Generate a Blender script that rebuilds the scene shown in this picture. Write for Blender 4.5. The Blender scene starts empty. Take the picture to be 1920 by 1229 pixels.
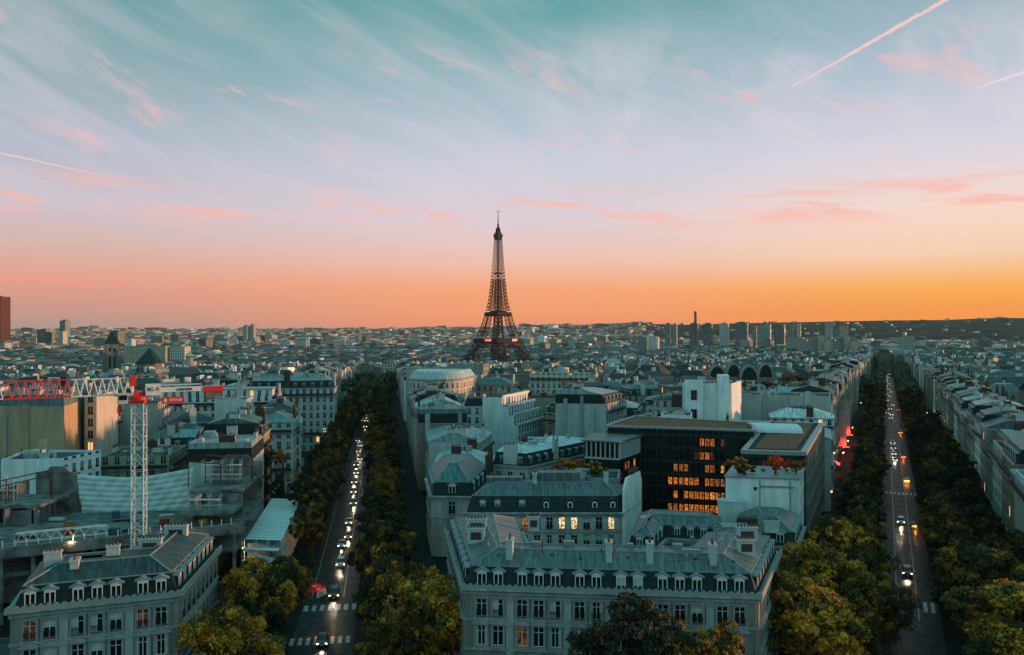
import bpy, math, random
import numpy as np
from mathutils import Vector, Matrix
random.seed(11)
R = math.radians
SC = bpy.context.scene
COL = SC.collection
# ------------------------------------------------------------------ camera
cam_d = bpy.data.cameras.new("camera"); cam = bpy.data.objects.new("camera", cam_d); COL.objects.link(cam)
cam_d.sensor_width = 36.0; cam_d.lens = 29.625; cam_d.clip_start = 0.5; cam_d.clip_end = 60000
cam.location = (0, 0, 50); cam.rotation_euler = (R(90), 0, 0)
SC.camera = cam
KF, CX, CY = 1580.0, 960.0, 615.0        # focal length, centre and horizon of the photograph in pixels
# ------------------------------------------------------------------ node helper
class NT:
    def __init__(s, nt): s.nt = nt; nt.nodes.clear()
    def n(s, t, **kw):
        nd = s.nt.nodes.new(t)
        for k, v in kw.items():
            if k.startswith('i_'): s.put(nd.inputs[k[2:].replace('_', ' ')], v)
            else: setattr(nd, k, v)
        return nd
    def put(s, sock, v):
        if isinstance(v, bpy.types.NodeSocket): s.nt.links.new(v, sock)
        elif isinstance(v, (tuple, list)) and len(v) == 3 and sock.type == 'RGBA': sock.default_value = (*v, 1)
        else: sock.default_value = v
    def m(s, op, a, b=0.0, c=None):
        nd = s.nt.nodes.new('ShaderNodeMath'); nd.operation = op
        s.put(nd.inputs[0], a); s.put(nd.inputs[1], b)
        if c is not None: s.put(nd.inputs[2], c)
        return nd.outputs[0]
    def sm(s, v, a, b, lo=0.0, hi=1.0):
        nd = s.nt.nodes.new('ShaderNodeMapRange'); nd.interpolation_type = 'SMOOTHSTEP'
        s.put(nd.inputs[0], v); s.put(nd.inputs[1], a); s.put(nd.inputs[2], b); s.put(nd.inputs[3], lo); s.put(nd.inputs[4], hi)
        return nd.outputs[0]
    def mix(s, f, a, b, t='MIX'):
        nd = s.nt.nodes.new('ShaderNodeMix'); nd.data_type = 'RGBA'; nd.blend_type = t
        s.put(nd.inputs[0], f); s.put(nd.inputs[6], a); s.put(nd.inputs[7], b)
        return nd.outputs[2]
    def ramp(s, f, stops):
        nd = s.nt.nodes.new('ShaderNodeValToRGB'); cr = nd.color_ramp
        while len(cr.elements) < len(stops): cr.elements.new(0.5)
        for e, (p, c) in zip(cr.elements, stops): e.position = p; e.color = (*c, 1)
        s.put(nd.inputs[0], f); return nd.outputs[0]
    def noise(s, vec, scale, detail=3.0, rough=0.55, dist=0.0):
        nd = s.nt.nodes.new('ShaderNodeTexNoise')
        if vec is not None: s.put(nd.inputs['Vector'], vec)
        nd.inputs['Scale'].default_value = scale; nd.inputs['Detail'].default_value = detail
        nd.inputs['Roughness'].default_value = rough; nd.inputs['Distortion'].default_value = dist
        return nd.outputs[0]
    def xyz(s, x, y, z=0.0):
        nd = s.nt.nodes.new('ShaderNodeCombineXYZ')
        for i, v in enumerate((x, y, z)): s.put(nd.inputs[i], v)
        return nd.outputs[0]
    def sep(s, v):
        nd = s.nt.nodes.new('ShaderNodeSeparateXYZ'); s.put(nd.inputs[0], v); return nd.outputs
def lin(r, g, b):
    f = lambda c: (c / 255 / 12.92) if c <= 10.3 else ((c / 255 + .055) / 1.055) ** 2.4
    return (f(r), f(g), f(b))
# ------------------------------------------------------------------ world: dusk sky
SUN_AZ, SUN_EL = R(77), R(4.0)          # measured from the view axis towards the right
W = bpy.data.worlds.new("World"); SC.world = W; W.use_nodes = True
g = NT(W.node_tree)
out = g.n('ShaderNodeOutputWorld'); bg = g.n('ShaderNodeBackground'); g.nt.links.new(bg.outputs[0], out.inputs[0])
tc = g.n('ShaderNodeTexCoord'); X, Y, Z = g.sep(tc.outputs['Generated'])
zc = g.m('MAXIMUM', Z, 0.0)
hl = g.m('SQRT', g.m('ADD', g.m('MULTIPLY', X, X), g.m('MULTIPLY', Y, Y)))
az = g.m('ARCTAN2', X, Y)
rL = g.ramp(zc, [(0, lin(178, 146, 138)), (.02, lin(208, 148, 134)), (.05, lin(232, 160, 138)), (.09, lin(218, 183, 176)), (.13, lin(206, 195, 205)), (.19, lin(178, 186, 202)), (.27, lin(138, 170, 178)), (.34, lin(112, 160, 165)), (.55, lin(92, 160, 164)), (1, lin(74, 146, 154))])
rC = g.ramp(zc, [(0, lin(238, 140, 106)), (.015, lin(251, 152, 100)), (.045, lin(251, 166, 118)), (.08, lin(240, 194, 178)), (.125, lin(224, 207, 214)), (.19, lin(200, 205, 220)), (.27, lin(158, 187, 198)), (.35, lin(104, 163, 166)), (.55, lin(90, 160, 164)), (1, lin(74, 146, 154))])
rR = g.ramp(zc, [(0, lin(255, 146, 48)), (.02, lin(255, 152, 44)), (.045, lin(255, 176, 82)), (.08, lin(248, 210, 178)), (.13, lin(248, 219, 206)), (.19, lin(217, 214, 227)), (.27, lin(178, 194, 208)), (.35, lin(138, 174, 184)), (.55, lin(94, 160, 164)), (1, lin(74, 146, 154))])
base = g.mix(g.sm(az, -.52, 0.0), rL, rC)
base = g.mix(g.sm(az, 0.02, .50), base, rR)
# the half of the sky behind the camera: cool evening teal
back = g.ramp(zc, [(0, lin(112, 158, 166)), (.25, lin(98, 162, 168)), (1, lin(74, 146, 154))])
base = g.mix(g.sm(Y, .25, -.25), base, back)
# cirrus: long streaks falling to the right, thinner on the right half
wv = g.noise(g.xyz(az, zc), 2.2, 2.0)
vv = g.m('ADD', zc, g.m('MULTIPLY', wv, .10))
ca = g.m('SUBTRACT', g.m('MULTIPLY', az, .90), g.m('MULTIPLY', vv, .42))
cb = g.m('ADD', g.m('MULTIPLY', az, .38), g.m('MULTIPLY', vv, .92))
c1 = g.noise(g.xyz(g.m('MULTIPLY', ca, 3.0), g.m('MULTIPLY', cb, 21.0), 3.0), 1.0, 8.0, .62, .6)
big = g.noise(g.xyz(g.m('MULTIPLY', az, 2.6), g.m('MULTIPLY', zc, 7.0), 8.0), 1.0, 2.0)
k1 = g.sm(g.m('ADD', g.m('MULTIPLY', c1, .75), g.m('MULTIPLY', big, .5)), .50, .80)
k1 = g.m('MULTIPLY', k1, g.m('MULTIPLY', g.sm(zc, .11, .17), g.sm(zc, .46, .30)))
k1 = g.m('MULTIPLY', k1, g.sm(az, .25, -.15, .55, 1.0))
base = g.mix(g.m('MULTIPLY', k1, .38), base, lin(228, 214, 222))
# right half: soft curved veils
c3 = g.noise(g.xyz(g.m('MULTIPLY', g.m('SUBTRACT', az, g.m('MULTIPLY', zc, .35)), 7.0), g.m('MULTIPLY', g.m('ADD', zc, g.m('MULTIPLY', az, .25)), 9.0), 1.5), 1.0, 6.0, .62, .35)
k3 = g.m('MULTIPLY', g.sm(c3, .47, .70), g.m('MULTIPLY', g.sm(az, -.05, .12), g.m('MULTIPLY', g.sm(zc, .12, .20), g.sm(zc, .36, .28))))
base = g.mix(g.m('MULTIPLY', k3, .45), base, lin(226, 216, 226))
# salmon puffs in a low band
c2 = g.noise(g.xyz(g.m('MULTIPLY', az, 7.0), g.m('MULTIPLY', g.m('ADD', zc, g.m('MULTIPLY', az, .05)), 62.0), 5.0), 1.0, 5.0, .58, .6)
k2 = g.m('MULTIPLY', g.sm(c2, .46, .64), g.m('MULTIPLY', g.sm(zc, .105, .135), g.sm(zc, .172, .14)))
base = g.mix(g.m('MULTIPLY', k2, .85), base, lin(252, 186, 172))
c4 = g.noise(g.xyz(g.m('MULTIPLY', ca, 9.0), g.m('MULTIPLY', cb, 26.0), 9.0), 1.0, 5.0, .6, .6)
k4 = g.m('MULTIPLY', g.sm(c4, .55, .72), g.m('MULTIPLY', g.sm(zc, .16, .20), g.sm(zc, .34, .28)))
base = g.mix(g.m('MULTIPLY', k4, .55), base, lin(246, 192, 186))
# three condensation trails, part of the upper sky like the cirrus
def skydir(px, py): return Vector(((px - CX) / KF, 1.0, (CY - py) / KF)).normalized()
wob = g.noise(tc.outputs['Generated'], 130.0, 3.0, .6)
for (p0, p1, w, op, col, rough) in (((1470, 173), (1800, -15), .0026, .95, (252, 205, 200), 1.0), ((1822, 169), (1945, 128), .0022, .80, (232, 222, 228), .25), ((-30, 281), (205, 333), .0016, .75, (242, 208, 200), .2)):
    a_, b_ = skydir(*p0), skydir(*p1); nn = a_.cross(b_).normalized(); tt = (b_ - a_).normalized(); L_ = (b_ - a_).length; o0 = a_.dot(tt)
    dot = lambda v: g.m('ADD', g.m('MULTIPLY', X, v.x), g.m('ADD', g.m('MULTIPLY', Y, v.y), g.m('MULTIPLY', Z, v.z)))
    along = g.m('DIVIDE', g.m('SUBTRACT', dot(tt), o0), L_); dd = g.m('ADD', dot(nn), g.m('MULTIPLY', g.m('SUBTRACT', wob, .5), w * 2.2 * rough))
    wid = g.m('MULTIPLY', w, g.sm(along, -.05, .6, .35, 1.0) if p0[0] > 1000 else g.sm(along, .2, 1.05, 1.0, .3)); q = g.sm(g.m('DIVIDE', g.m('ABSOLUTE', dd), wid), 1.0, .25)
    q = g.m('MULTIPLY', q, g.m('MULTIPLY', g.sm(along, -.01, .12), g.sm(along, 1.0, .80) if p0[0] < 0 else 1.0)); q = g.m('MULTIPLY', q, g.sm(wob, .2, .6, 1 - .45 * rough, 1.0))
    base = g.mix(g.m('MULTIPLY', q, op), base, lin(*col))
# below the horizon the dome is only ever met by stray rays
base = g.mix(g.sm(Z, -.003, -.03), base, lin(40, 60, 62))
# added fill light: the unseen sky overhead and behind the viewer is brightened
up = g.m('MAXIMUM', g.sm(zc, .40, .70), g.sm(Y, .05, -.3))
stren = g.m('ADD', 1.0, g.m('MULTIPLY', up, SKY_FILL := 0.72))
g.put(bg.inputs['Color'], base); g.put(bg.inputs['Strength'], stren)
# ------------------------------------------------------------------ sun: last low light from the right
sl = bpy.data.lights.new("sun", 'SUN'); sl.energy = 4.4; sl.angle = R(1.5); sl.color = (1.0, .50, .235)
so = bpy.data.objects.new("sun", sl); COL.objects.link(so)
sd = Vector((math.sin(SUN_AZ) * math.cos(SUN_EL), math.cos(SUN_AZ) * math.cos(SUN_EL), math.sin(SUN_EL)))
so.rotation_euler = sd.to_track_quat('Z', 'Y').to_euler(); so.location = (300, 60, 120)
SC.view_settings.view_transform = 'Standard'; SC.view_settings.look = 'None'
SC.view_settings.exposure = 0.0; SC.view_settings.gamma = 1.0
SC.cycles.use_denoising = True
SC.cycles.max_bounces = 6; SC.cycles.diffuse_bounces = 1; SC.cycles.glossy_bounces = 3; SC.cycles.transparent_max_bounces = 8
SC.cycles.sample_clamp_indirect = 4.0
SC.cycles.volume_bounces = 6
HAZE = 1.5e-5
# ------------------------------------------------------------------ places
def smooth(t): t = max(0.0, min(1.0, t)); return t * t * (3 - 2 * t)
HILL = [(-60, 22), (-31, 22), (-20, 24), (-10, 26), (-2, 44), (4, 66), (9, 82), (14, 86), (18, 106), (25, 118), (31, 132), (60, 132)]
def gz(x, y):
    d = math.hypot(x, y)
    a0 = math.degrees(math.atan2(x, y)); k = smooth((a0 + 1) / 17.0) if y > 0 else 0.0
    z = -34.0 * smooth((d - 430) / 1150.0) * (1 - k) + k * (-7.0 * smooth((d - 430) / 800.0) - 27.0 * smooth((d - 1500) / 800.0))
    if d > 4000:
        a = math.degrees(math.atan2(x, y)); h = HILL[0][1]
        for (a0, h0), (a1, h1) in zip(HILL, HILL[1:]):
            if a0 <= a <= a1: h = h0 + (h1 - h0) * (a - a0) / (a1 - a0)
        h += 5 * math.sin(a * .9) + 3 * math.sin(a * 2.3 + 1)
        z += (h - z) * smooth((d - 4000) / 4600.0)
    return z
def at_depth(px, d): return (px - CX) / KF * d
def pz(py, d): return 50 - (py - CY) / KF * d
def pd(py, z): return KF * (50 - z) / (py - CY)
class Av:
    def __init__(s, x0, slope):
        n = math.hypot(slope, 1); s.o = (x0, 0.0); s.u = (slope / n, 1 / n); s.r = (1 / n, -slope / n); s.rot = -math.atan(slope)
    def p(s, a, t): return (s.o[0] + s.u[0] * a + s.r[0] * t, s.o[1] + s.u[1] * a + s.r[1] * t)
    def st(s, x, y):
        dx, dy = x - s.o[0], y - s.o[1]
        return dx * s.u[0] + dy * s.u[1], dx * s.r[0] + dy * s.r[1]
AL = Av(-9.7, -0.152); AR = Av(4.1, 0.443)
# ------------------------------------------------------------------ object helpers
def tag(o, label, cat, group=None):
    o['label'] = label; o['category'] = cat
    if group: o['group'] = group
    return o
def thing(name, loc, label=None, cat=None, group=None, rz=0.0):
    o = bpy.data.objects.new(name, None); COL.objects.link(o); o.location = loc; o.rotation_euler = (0, 0, rz); o.empty_display_size = .5
    if label: tag(o, label, cat, group)
    return o
class MB:
    def __init__(s): s.v = []; s.f = []; s.uv = []; s.mi = []; s.col = []; s.c = None
    def face(s, pts, m=0, uv=None):
        b = len(s.v); s.v.extend(tuple(p) for p in pts); s.f.append(tuple(range(b, b + len(pts)))); s.mi.append(m)
        if uv is None:
            p0 = Vector(pts[0]); ex = Vector(pts[1]) - p0; lx = ex.length or 1; ex = ex / lx
            nn = (Vector(pts[1]) - p0).cross(Vector(pts[-1]) - p0)
            ey = nn.cross(ex); ey = ey.normalized() if ey.length > 1e-9 else Vector((0, 0, 1))
            uv = [((Vector(p) - p0).dot(ex), (Vector(p) - p0).dot(ey)) for p in pts]
        s.uv.append(uv); s.col.append(s.c)
    def box(s, c, size, m=0, rz=0.0, taper=1.0, bottom=False, mt=None):
        cx, cy, cz = c; sx, sy, sz = size[0] / 2, size[1] / 2, size[2]
        cs, sn = math.cos(rz), math.sin(rz)
        def P(x, y, z): return (cx + x * cs - y * sn, cy + x * sn + y * cs, cz + z)
        lo = [P(-sx, -sy, 0), P(sx, -sy, 0), P(sx, sy, 0), P(-sx, sy, 0)]
        t = taper; hi = [P(-sx * t, -sy * t, sz), P(sx * t, -sy * t, sz), P(sx * t, sy * t, sz), P(-sx * t, sy * t, sz)]
        for i in range(4):
            j = (i + 1) % 4; s.face([lo[i], lo[j], hi[j], hi[i]], m)
        s.face(hi, m if mt is None else mt)
        if bottom: s.face(lo[::-1], m)
    def bar(s, a, b, r, m=0, n=4, r2=None):
        a = Vector(a); b = Vector(b); d = b - a
        if d.length < 1e-6: return
        q = d.to_track_quat('Z', 'Y'); r2 = r if r2 is None else r2
        A = [a + q @ Vector((math.cos(2 * math.pi * (i + .5) / n) * r, math.sin(2 * math.pi * (i + .5) / n) * r, 0)) for i in range(n)]
        B = [b + q @ Vector((math.cos(2 * math.pi * (i + .5) / n) * r2, math.sin(2 * math.pi * (i + .5) / n) * r2, 0)) for i in range(n)]
        for i in range(n):
            j = (i + 1) % n; s.face([A[i], A[j], B[j], B[i]], m)
        s.face(A[::-1], m); s.face(B, m)
    def lathe(s, c, prof, n=10, m=0):
        cx, cy, cz = c
        rings = [[(cx + r * math.cos(2 * math.pi * i / n), cy + r * math.sin(2 * math.pi * i / n), cz + z) for i in range(n)] for r, z in prof]
        for a, b in zip(rings, rings[1:]):
            for i in range(n):
                j = (i + 1) % n; s.face([a[i], a[j], b[j], b[i]], m)
        s.face(rings[-1], m)
    def prism(s, poly, z0, z1, m=0, mt=None, top=True, bot=False, uo=0.0):
        u = uo
        for i in range(len(poly)):
            a = poly[i]; b = poly[(i + 1) % len(poly)]; L = math.hypot(b[0] - a[0], b[1] - a[1])
            s.face([(a[0], a[1], z0), (b[0], b[1], z0), (b[0], b[1], z1), (a[0], a[1], z1)], m, [(u, 0), (u + L, 0), (u + L, z1 - z0), (u, z1 - z0)]); u += L
        if top: s.face([(p[0], p[1], z1) for p in poly], m if mt is None else mt)
        if bot: s.face([(p[0], p[1], z0) for p in poly[::-1]], m)
    def frustum(s, pa, za, pb, zb, m=0, cap=None):
        for i in range(len(pa)):
            j = (i + 1) % len(pa)
            s.face([(*pa[i], za), (*pa[j], za), (*pb[j], zb), (*pb[i], zb)], m)
        if cap is not None: s.face([(*p, zb) for p in pb], cap)
    def mesh(s, name, mats, off=(0, 0, 0), smooth_=False):
        me = bpy.data.meshes.new(name)
        v = np.array(s.v, dtype=np.float64).reshape(-1, 3) - np.array(off)
        me.from_pydata(v.tolist(), [], s.f)
        for m in mats: me.materials.append(m)
        me.polygons.foreach_set('material_index', s.mi)
        ul = me.uv_layers.new(name='UVMap'); flat = [c for f in s.uv for p in f for c in p]
        ul.data.foreach_set('uv', flat)
        if any(c is not None for c in s.col):
            ca = me.color_attributes.new('Col', 'FLOAT_COLOR', 'CORNER'); arr = []
            for f, c in zip(s.f, s.col): arr.extend((*(c or (1, 1, 1)), 1.0) * len(f))
            ca.data.foreach_set('color', arr)
        if smooth_: me.polygons.foreach_set('use_smooth', [True] * len(me.polygons))
        me.update(); return me
    def build(s, name, mats, parent=None, kind=None, color=None, smooth_=False):
        if not isinstance(mats, (list, tuple)): mats = [mats]
        off = tuple(parent.location) if parent is not None else (0, 0, 0)
        o = bpy.data.objects.new(name, s.mesh(name, mats, off, smooth_)); COL.objects.link(o)
        if parent is not None: o.parent = parent
        if kind: o['kind'] = kind
        if color: o.color = (*color, 1)
        return o
def put(name, me, parent, loc, rz=0.0, color=None, scale=None):
    """a linked copy of a part; loc in the scene, parents stand unrotated"""
    o = bpy.data.objects.new(name, me); COL.objects.link(o); o.parent = parent
    o.location = Vector(loc) - (parent.location if parent.parent is None else parent.parent.location + parent.location) if parent else loc
    o.rotation_euler = (0, 0, rz)
    if color: o.color = (*color, 1)
    if scale: o.scale = scale
    return o
def sub(name, me, parent, loc=(0, 0, 0), color=None):
    """a linked copy of a sub-part in its part's own frame"""
    o = bpy.data.objects.new(name, me); COL.objects.link(o); o.parent = parent; o.location = loc
    if color: o.color = (*color, 1)
    return o
def area2(p): return sum(p[i][0] * p[(i + 1) % len(p)][1] - p[(i + 1) % len(p)][0] * p[i][1] for i in range(len(p)))
def ccw(p): return list(p) if area2(p) > 0 else list(p)[::-1]
def inset(p, d):
    """mitred inset of a CCW polygon; d a number or one per edge"""
    n = len(p); ds = [d] * n if isinstance(d, (int, float)) else list(d); outp = []
    for i in range(n):
        a, b, c = p[i - 1], p[i], p[(i + 1) % n]
        e0 = (b[0] - a[0], b[1] - a[1]); e1 = (c[0] - b[0], c[1] - b[1])
        l0 = math.hypot(*e0); l1 = math.hypot(*e1)
        n0 = (-e0[1] / l0, e0[0] / l0); n1 = (-e1[1] / l1, e1[0] / l1)
        q0 = (a[0] + n0[0] * ds[i - 1], a[1] + n0[1] * ds[i - 1]); q1 = (b[0] + n1[0] * ds[i], b[1] + n1[1] * ds[i])
        cr = e0[0] * e1[1] - e0[1] * e1[0]
        if abs(cr) < 1e-6: outp.append((b[0] + n1[0] * ds[i], b[1] + n1[1] * ds[i])); continue
        t = ((q1[0] - q0[0]) * e1[1] - (q1[1] - q0[1]) * e1[0]) / cr
        outp.append((q0[0] + e0[0] * t, q0[1] + e0[1] * t))
    return outp
def rect(cx, cy, w, d, rz=0.0):
    cs, sn = math.cos(rz), math.sin(rz)
    return [(cx + x * cs - y * sn, cy + x * sn + y * cs) for x, y in ((-w / 2, -d / 2), (w / 2, -d / 2), (w / 2, d / 2), (-w / 2, d / 2))]
# ------------------------------------------------------------------ materials
def mat(name):
    m = bpy.data.materials.new(name); m.use_nodes = True; t = NT(m.node_tree)
    o = t.n('ShaderNodeOutputMaterial'); b = t.n('ShaderNodeBsdfPrincipled'); t.nt.links.new(b.outputs[0], o.inputs[0])
    return m, t, b
def bump(t, b, h, dist=.05, st=.6):
    nd = t.n('ShaderNodeBump'); nd.inputs['Distance'].default_value = dist; nd.inputs['Strength'].default_value = st
    t.put(nd.inputs['Height'], h); t.put(b.inputs['Normal'], nd.outputs[0])
def plain(name, c, rough=.6, metal=0.0, var=.25, scale=1.2, objcol=False):
    m, t, b = mat(name); tcn = t.n('ShaderNodeTexCoord')
    n = t.noise(tcn.outputs['Object'], scale, 4.0)
    col = c
    if objcol: col = t.mix(1.0, c, t.n('ShaderNodeObjectInfo').outputs['Color'], 'MULTIPLY')
    f = t.m('ADD', 1 - var / 2, t.m('MULTIPLY', t.m('SUBTRACT', n, .5), var * 2))
    t.put(b.inputs['Base Color'], t.mix(1.0, col, t.xyz(f, f, f), 'MULTIPLY'))
    b.inputs['Roughness'].default_value = rough; b.inputs['Metallic'].default_value = metal
    if rough > .5 and not metal: b.inputs['Specular IOR Level'].default_value = .15
    return m
def emit(name, c, s, base=(.5, .5, .5)):
    m, t, b = mat(name); t.put(b.inputs['Base Color'], base); t.put(b.inputs['Emission Color'], c); b.inputs['Emission Strength'].default_value = s
    return m
def uvs(t):
    return t.sep(t.n('ShaderNodeUVMap').outputs[0])
def mulcol(t, c, f): return t.mix(1.0, c, t.xyz(f, f, f), 'MULTIPLY')
def stone_mat(name, c, joints=True, objcol=False, stain=.5):
    """ashlar: courses and joints along the wall, rain streaks, soot"""
    m, t, b = mat(name); U, V, _ = uvs(t); tcn = t.n('ShaderNodeTexCoord')
    n1 = t.noise(tcn.outputs['Object'], .35, 4.0); n2 = t.noise(tcn.outputs['Object'], 3.0, 3.0)
    st = t.noise(t.xyz(t.m('MULTIPLY', U, .55), t.m('MULTIPLY', V, .08)), 1.0, 4.0)
    f = t.m('ADD', .62, t.m('ADD', t.m('MULTIPLY', n1, .32), t.m('MULTIPLY', n2, .22)))
    f = t.m('MULTIPLY', f, t.sm(st, .38, .62, 1 - stain * .5, 1.08))
    col = c if not objcol else t.mix(1.0, c, t.n('ShaderNodeObjectInfo').outputs['Color'], 'MULTIPLY')
    if joints:
        row = t.m('DIVIDE', V, .52); off = t.m('MULTIPLY', t.m('MODULO', t.m('FLOOR', row), 2.0), .5)
        jv = t.m('LESS_THAN', t.m('FRACT', row), .09); ju = t.m('LESS_THAN', t.m('FRACT', t.m('ADD', t.m('DIVIDE', U, 1.3), off)), .03)
        j = t.m('MAXIMUM', jv, ju)
        f = t.m('MULTIPLY', f, t.m('SUBTRACT', 1.0, t.m('MULTIPLY', j, .30)))
        bump(t, b, t.m('SUBTRACT', 1.0, j), .03, .5)
    t.put(b.inputs['Base Color'], mulcol(t, col, f)); b.inputs['Roughness'].default_value = .85; b.inputs['Specular IOR Level'].default_value = .1
    return m
def zinc_mat(name, c, seam=.62, rough=.46, objcol=False, spec=.25):
    m, t, b = mat(name); U, V, _ = uvs(t); tcn = t.n('ShaderNodeTexCoord')
    cell = t.m('FLOOR', t.m('DIVIDE', U, seam)); fr = t.m('FRACT', t.m('DIVIDE', U, seam))
    wn = t.n('ShaderNodeTexWhiteNoise', noise_dimensions='2D')
    t.put(wn.inputs['Vector'], t.xyz(cell, t.m('FLOOR', t.m('DIVIDE', V, 2.1))))
    st = t.noise(t.xyz(t.m('MULTIPLY', U, 1.6), t.m('MULTIPLY', V, .22)), 1.0, 5.0, .65)
    n1 = t.noise(tcn.outputs['Object'], .25, 4.0)
    sm_ = t.m('LESS_THAN', fr, .10); sh = t.m('MULTIPLY', t.m('GREATER_THAN', fr, .10), t.m('LESS_THAN', fr, .2))
    cross = t.m('LESS_THAN', t.m('FRACT', t.m('DIVIDE', V, 2.1)), .03)
    f = t.m('ADD', .40, t.m('ADD', t.m('MULTIPLY', wn.outputs[0], .36), t.m('ADD', t.m('MULTIPLY', t.sm(st, .35, .62), .85), t.m('MULTIPLY', n1, .3))))
    f = t.m('MULTIPLY', f, t.m('SUBTRACT', 1.0, t.m('MULTIPLY', t.m('MAXIMUM', sh, cross), .55)))
    f = t.m('MULTIPLY', f, t.m('ADD', 1.0, t.m('MULTIPLY', sm_, .5)))
    col = c if not objcol else t.mix(1.0, c, t.n('ShaderNodeObjectInfo').outputs['Color'], 'MULTIPLY')
    t.put(b.inputs['Base Color'], mulcol(t, col, f)); b.inputs['Roughness'].default_value = rough; b.inputs['Metallic'].default_value = .10; b.inputs['Specular IOR Level'].default_value = spec
    bump(t, b, t.m('ADD', sm_, t.m('MULTIPLY', st, .3)), .05, .7)
    return m
def slate_mat(name, c, rough=.5):
    m, t, b = mat(name); U, V, _ = uvs(t)
    row = t.m('DIVIDE', V, .28); off = t.m('MULTIPLY', t.m('MODULO', t.m('FLOOR', row), 2.0), .5)
    uu = t.m('ADD', t.m('DIVIDE', U, .35), off)
    wn = t.n('ShaderNodeTexWhiteNoise', noise_dimensions='2D'); t.put(wn.inputs['Vector'], t.xyz(t.m('FLOOR', uu), t.m('FLOOR', row)))
    n = t.noise(t.xyz(U, V), .5, 4.0)
    f = t.m('ADD', .45, t.m('ADD', t.m('MULTIPLY', wn.outputs[0], .5), t.m('MULTIPLY', n, .7)))
    f = t.m('MULTIPLY', f, t.m('SUBTRACT', 1.0, t.m('MULTIPLY', t.m('LESS_THAN', t.m('FRACT', row), .15), .4)))
    t.put(b.inputs['Base Color'], mulcol(t, c, f)); b.inputs['Roughness'].default_value = rough; b.inputs['Specular IOR Level'].default_value = .15
    bump(t, b, t.m('FRACT', row), .02, .5)
    return m
def facade_mat(name, c, attr=False, bay=2.7, storey=3.25, lit=.012):
    """wall of a more distant block: rows of dark windows with pale surrounds and dark railings and thin string-course lines, from the wall's own uv (metres)"""
    m, t, b = mat(name); U, V, _ = uvs(t); oi = t.n('ShaderNodeObjectInfo')
    if attr: tint = t.n('ShaderNodeVertexColor', layer_name='Col').outputs[0]
    else: tint = oi.outputs['Color']
    a = t.m('DIVIDE', U, bay); v = t.m('DIVIDE', V, storey); fu = t.m('FRACT', a); fv = t.m('FRACT', v)
    cell = t.xyz(t.m('FLOOR', a), t.m('FLOOR', v), t.m('MULTIPLY', oi.outputs['Random'], 77.0))
    wn = t.n('ShaderNodeTexWhiteNoise', noise_dimensions='3D'); t.put(wn.inputs['Vector'], cell)
    wr = wn.outputs[0]
    hw = t.m('LESS_THAN', t.m('ABSOLUTE', t.m('SUBTRACT', fu, .5)), .2)
    win = t.m('MULTIPLY', hw, t.m('MULTIPLY', t.m('GREATER_THAN', fv, .14), t.m('LESS_THAN', fv, .80)))
    mull = t.m('LESS_THAN', t.m('ABSOLUTE', t.m('SUBTRACT', fu, .5)), .025)
    glass = t.m('MULTIPLY', win, t.m('SUBTRACT', 1.0, mull))
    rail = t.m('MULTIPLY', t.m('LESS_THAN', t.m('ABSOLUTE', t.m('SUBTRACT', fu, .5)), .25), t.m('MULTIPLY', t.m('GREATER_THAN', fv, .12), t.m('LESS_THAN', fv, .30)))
    band = t.m('LESS_THAN', fv, .06)
    n1 = t.noise(t.n('ShaderNodeTexCoord').outputs['Object'], .3, 4.0)
    f = t.m('ADD', .66, t.m('MULTIPLY', n1, .6)); f = t.m('MULTIPLY', f, t.m('SUBTRACT', 1.0, t.m('MULTIPLY', band, .25)))
    wall = mulcol(t, t.mix(1.0, c, tint, 'MULTIPLY'), f)
    gcol = t.mix(t.sm(wr, .55, .75), (.012, .018, .02), (.16, .16, .15))
    col = t.mix(win, wall, t.mix(mull, gcol, (.4, .4, .38)))
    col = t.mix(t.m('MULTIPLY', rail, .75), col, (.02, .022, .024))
    t.put(b.inputs['Base Color'], col)
    t.put(b.inputs['Roughness'], t.m('SUBTRACT', .85, t.m('MULTIPLY', glass, .6)))
    on = t.m('MULTIPLY', glass, t.m('GREATER_THAN', wr, 1 - lit))
    t.put(b.inputs['Emission Color'], (1.0, .55, .18)); t.put(b.inputs['Emission Strength'], t.m('MULTIPLY', on, 1.1))
    t.put(b.inputs['Specular IOR Level'], t.m('ADD', .1, t.m('MULTIPLY', glass, .4)))
    bump(t, b, t.m('SUBTRACT', 1.0, win), .2, .6)
    return m
M = {}
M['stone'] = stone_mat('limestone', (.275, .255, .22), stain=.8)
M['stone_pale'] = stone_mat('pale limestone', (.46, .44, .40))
M['trim'] = stone_mat('dressed stone', (.43, .42, .39), joints=False, stain=.7)
M['stone_obj'] = stone_mat('tinted stone', (1, 1, 1), objcol=True)
M['plaster'] = stone_mat('party wall render', (1, 1, 1), joints=False, objcol=True, stain=.2)
M['facade'] = facade_mat('windowed facade', (1, 1, 1))
M['facade_far'] = facade_mat('distant windowed facade', (1, 1, 1), attr=True, bay=3.0)
M['zinc'] = zinc_mat('zinc sheet', (.085, .108, .108)); M['zinc_dark'] = zinc_mat('dark zinc sheet', (.03, .055, .058), spec=.1); M['zinc_teal'] = zinc_mat('greenish zinc sheet', (.075, .135, .135))
M['zinc_obj'] = zinc_mat('tinted zinc sheet', (1, 1, 1), objcol=True)
M['slate'] = slate_mat('slate', (.014, .026, .029))
M['slate_green'] = slate_mat('grey green slate', (.016, .034, .037))
M['lead'] = plain('lead flashing', (.26, .28, .28), .5, .1)
M['white'] = plain('white paint', (.74, .74, .71), .5)
M['grey_white'] = plain('weathered white paint', (.52, .53, .51), .6)
M['iron'] = plain('black ironwork', (.012, .013, .014), .5)
M['glass'] = plain('window glass', (.010, .014, .016), .06)
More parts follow.
